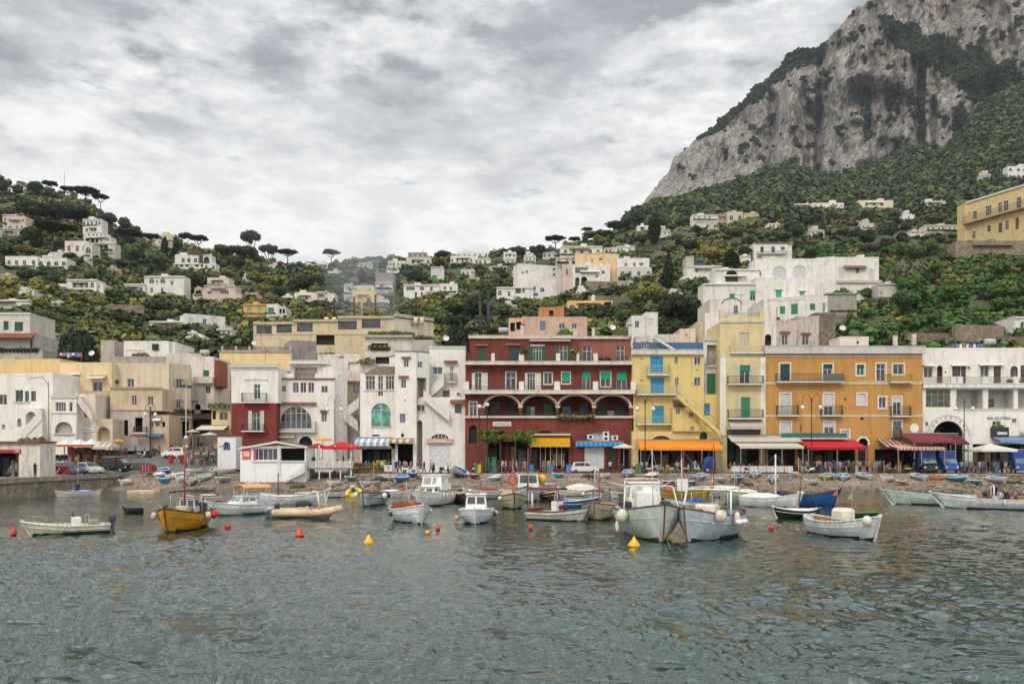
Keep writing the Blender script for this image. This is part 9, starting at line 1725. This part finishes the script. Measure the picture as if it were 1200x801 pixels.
while n<262 and tries<12000:
    tries+=1;px=random.uniform(-15,1215);py=random.uniform(250,398)
    if py<float(lin(RIDGE,px))+6:continue
    if px>740 and py<262:continue
    Y,z=land_at(px,py);wpx=random.uniform(13,33)*(1.0 if py>300 else .75)
    if 1040<px and py>350:wpx *= 1.3
    h=wpx*random.uniform(.7,1.1)
    if blocked(px,py-h*.5,wpx*.42,Y):continue
    if any(abs(a-px)<(w_+wpx)*.33 and abs(b_2-py)<7 for a,_,b_2,w_ in placed):continue
    v=float(fbm(px*.02,py*.03,o=2,s=133))+random.gauss(0,.25)
    tone='dark' if v<-.12 else 'mid' if v<.16 else 'olive' if v<.32 else 'yellow'
    if 940<px and py>300 and random.random()<.75:tone='vivid'
    kind=random.choice(['round','round','round','spread','shrub','round','cypress' if random.random()<.3 else 'round'])
    if kind == 'cypress':wpx=6;h=random.uniform(13,20);tone='dark'
    if kind == 'shrub':h=wpx*.55
    placed.append((px,py-h,py,wpx));tree(kind,tone,X_(px,Y),Y,z,wpx*Y/1000,h*Y/1000,random.randint(0,3) if kind != 'cypress' else random.randint(0,1),place_label(kind,tone,wpx,px,py),'tree' if kind != 'shrub' else 'bush','trees on the hillside' if kind != 'shrub' else 'bushes on the hillside');n+=1
plant_all()

# ---------------------------------------------------------------- air and smoke
def volbox(name,label,cat,x0,x1,y0,y1,z0,z1,dens,colr,noise=None):
    m=bpy.data.materials.new(name);m.use_nodes=True;nt=m.node_tree;nt.nodes.clear();o=nn(nt,'ShaderNodeOutputMaterial');v=nn(nt,'ShaderNodeVolumePrincipled');nt.links.new(v.outputs[0],o.inputs['Volume'])
    v.inputs['Color'].default_value=(*colr,1);v.inputs['Density'].default_value=dens;v.inputs['Anisotropy'].default_value=.2
    if noise:noise(nt,v,dens)
    q=MB();q.box(x0,x1,y0,y1,z0,z1);ob=q.build(name,m);return tag(ob,label,cat,kind='stuff')
if HAZE:volbox('haze','thin pale haze that softens the far cliff and slopes','haze',-1350,1700,-320,2000,-4,900,HAZE,(.80,.87,.96))
def smoke_n(nt,v,d):
    tc_=nn(nt,'ShaderNodeTexCoord').outputs['Object'];mp=nn(nt,'ShaderNodeMapping');mp.inputs['Location'].default_value=tuple(-a for a in SMC);nt.links.new(tc_,mp.inputs[0]);mp2=nn(nt,'ShaderNodeMapping');mp2.inputs['Scale'].default_value=tuple(1/a for a in SMR);nt.links.new(mp.outputs[0],mp2.inputs[0])
    g=nn(nt,'ShaderNodeTexGradient',gradient_type='SPHERICAL');nt.links.new(mp2.outputs[0],g.inputs[0]);n=pos_noise(nt,.07,4,.6,stretch=(1,1,.6))
    nt.links.new(mth(nt,'MULTIPLY',mth(nt,'MULTIPLY',g.outputs[1],mth(nt,'MAXIMUM',mth(nt,'SUBTRACT',n,.38),0)),d*6),v.inputs['Density'])
SMC=(X_(435,250),250,Z_(325,250));SMR=(16,14,20)
volbox('smoke','thin bluish smoke drifting over the slope behind the rusty stove pipes','smoke',SMC[0]-16,SMC[0]+16,236,264,SMC[2]-20,SMC[2]+20,.045,(.75,.82,.9),smoke_n)
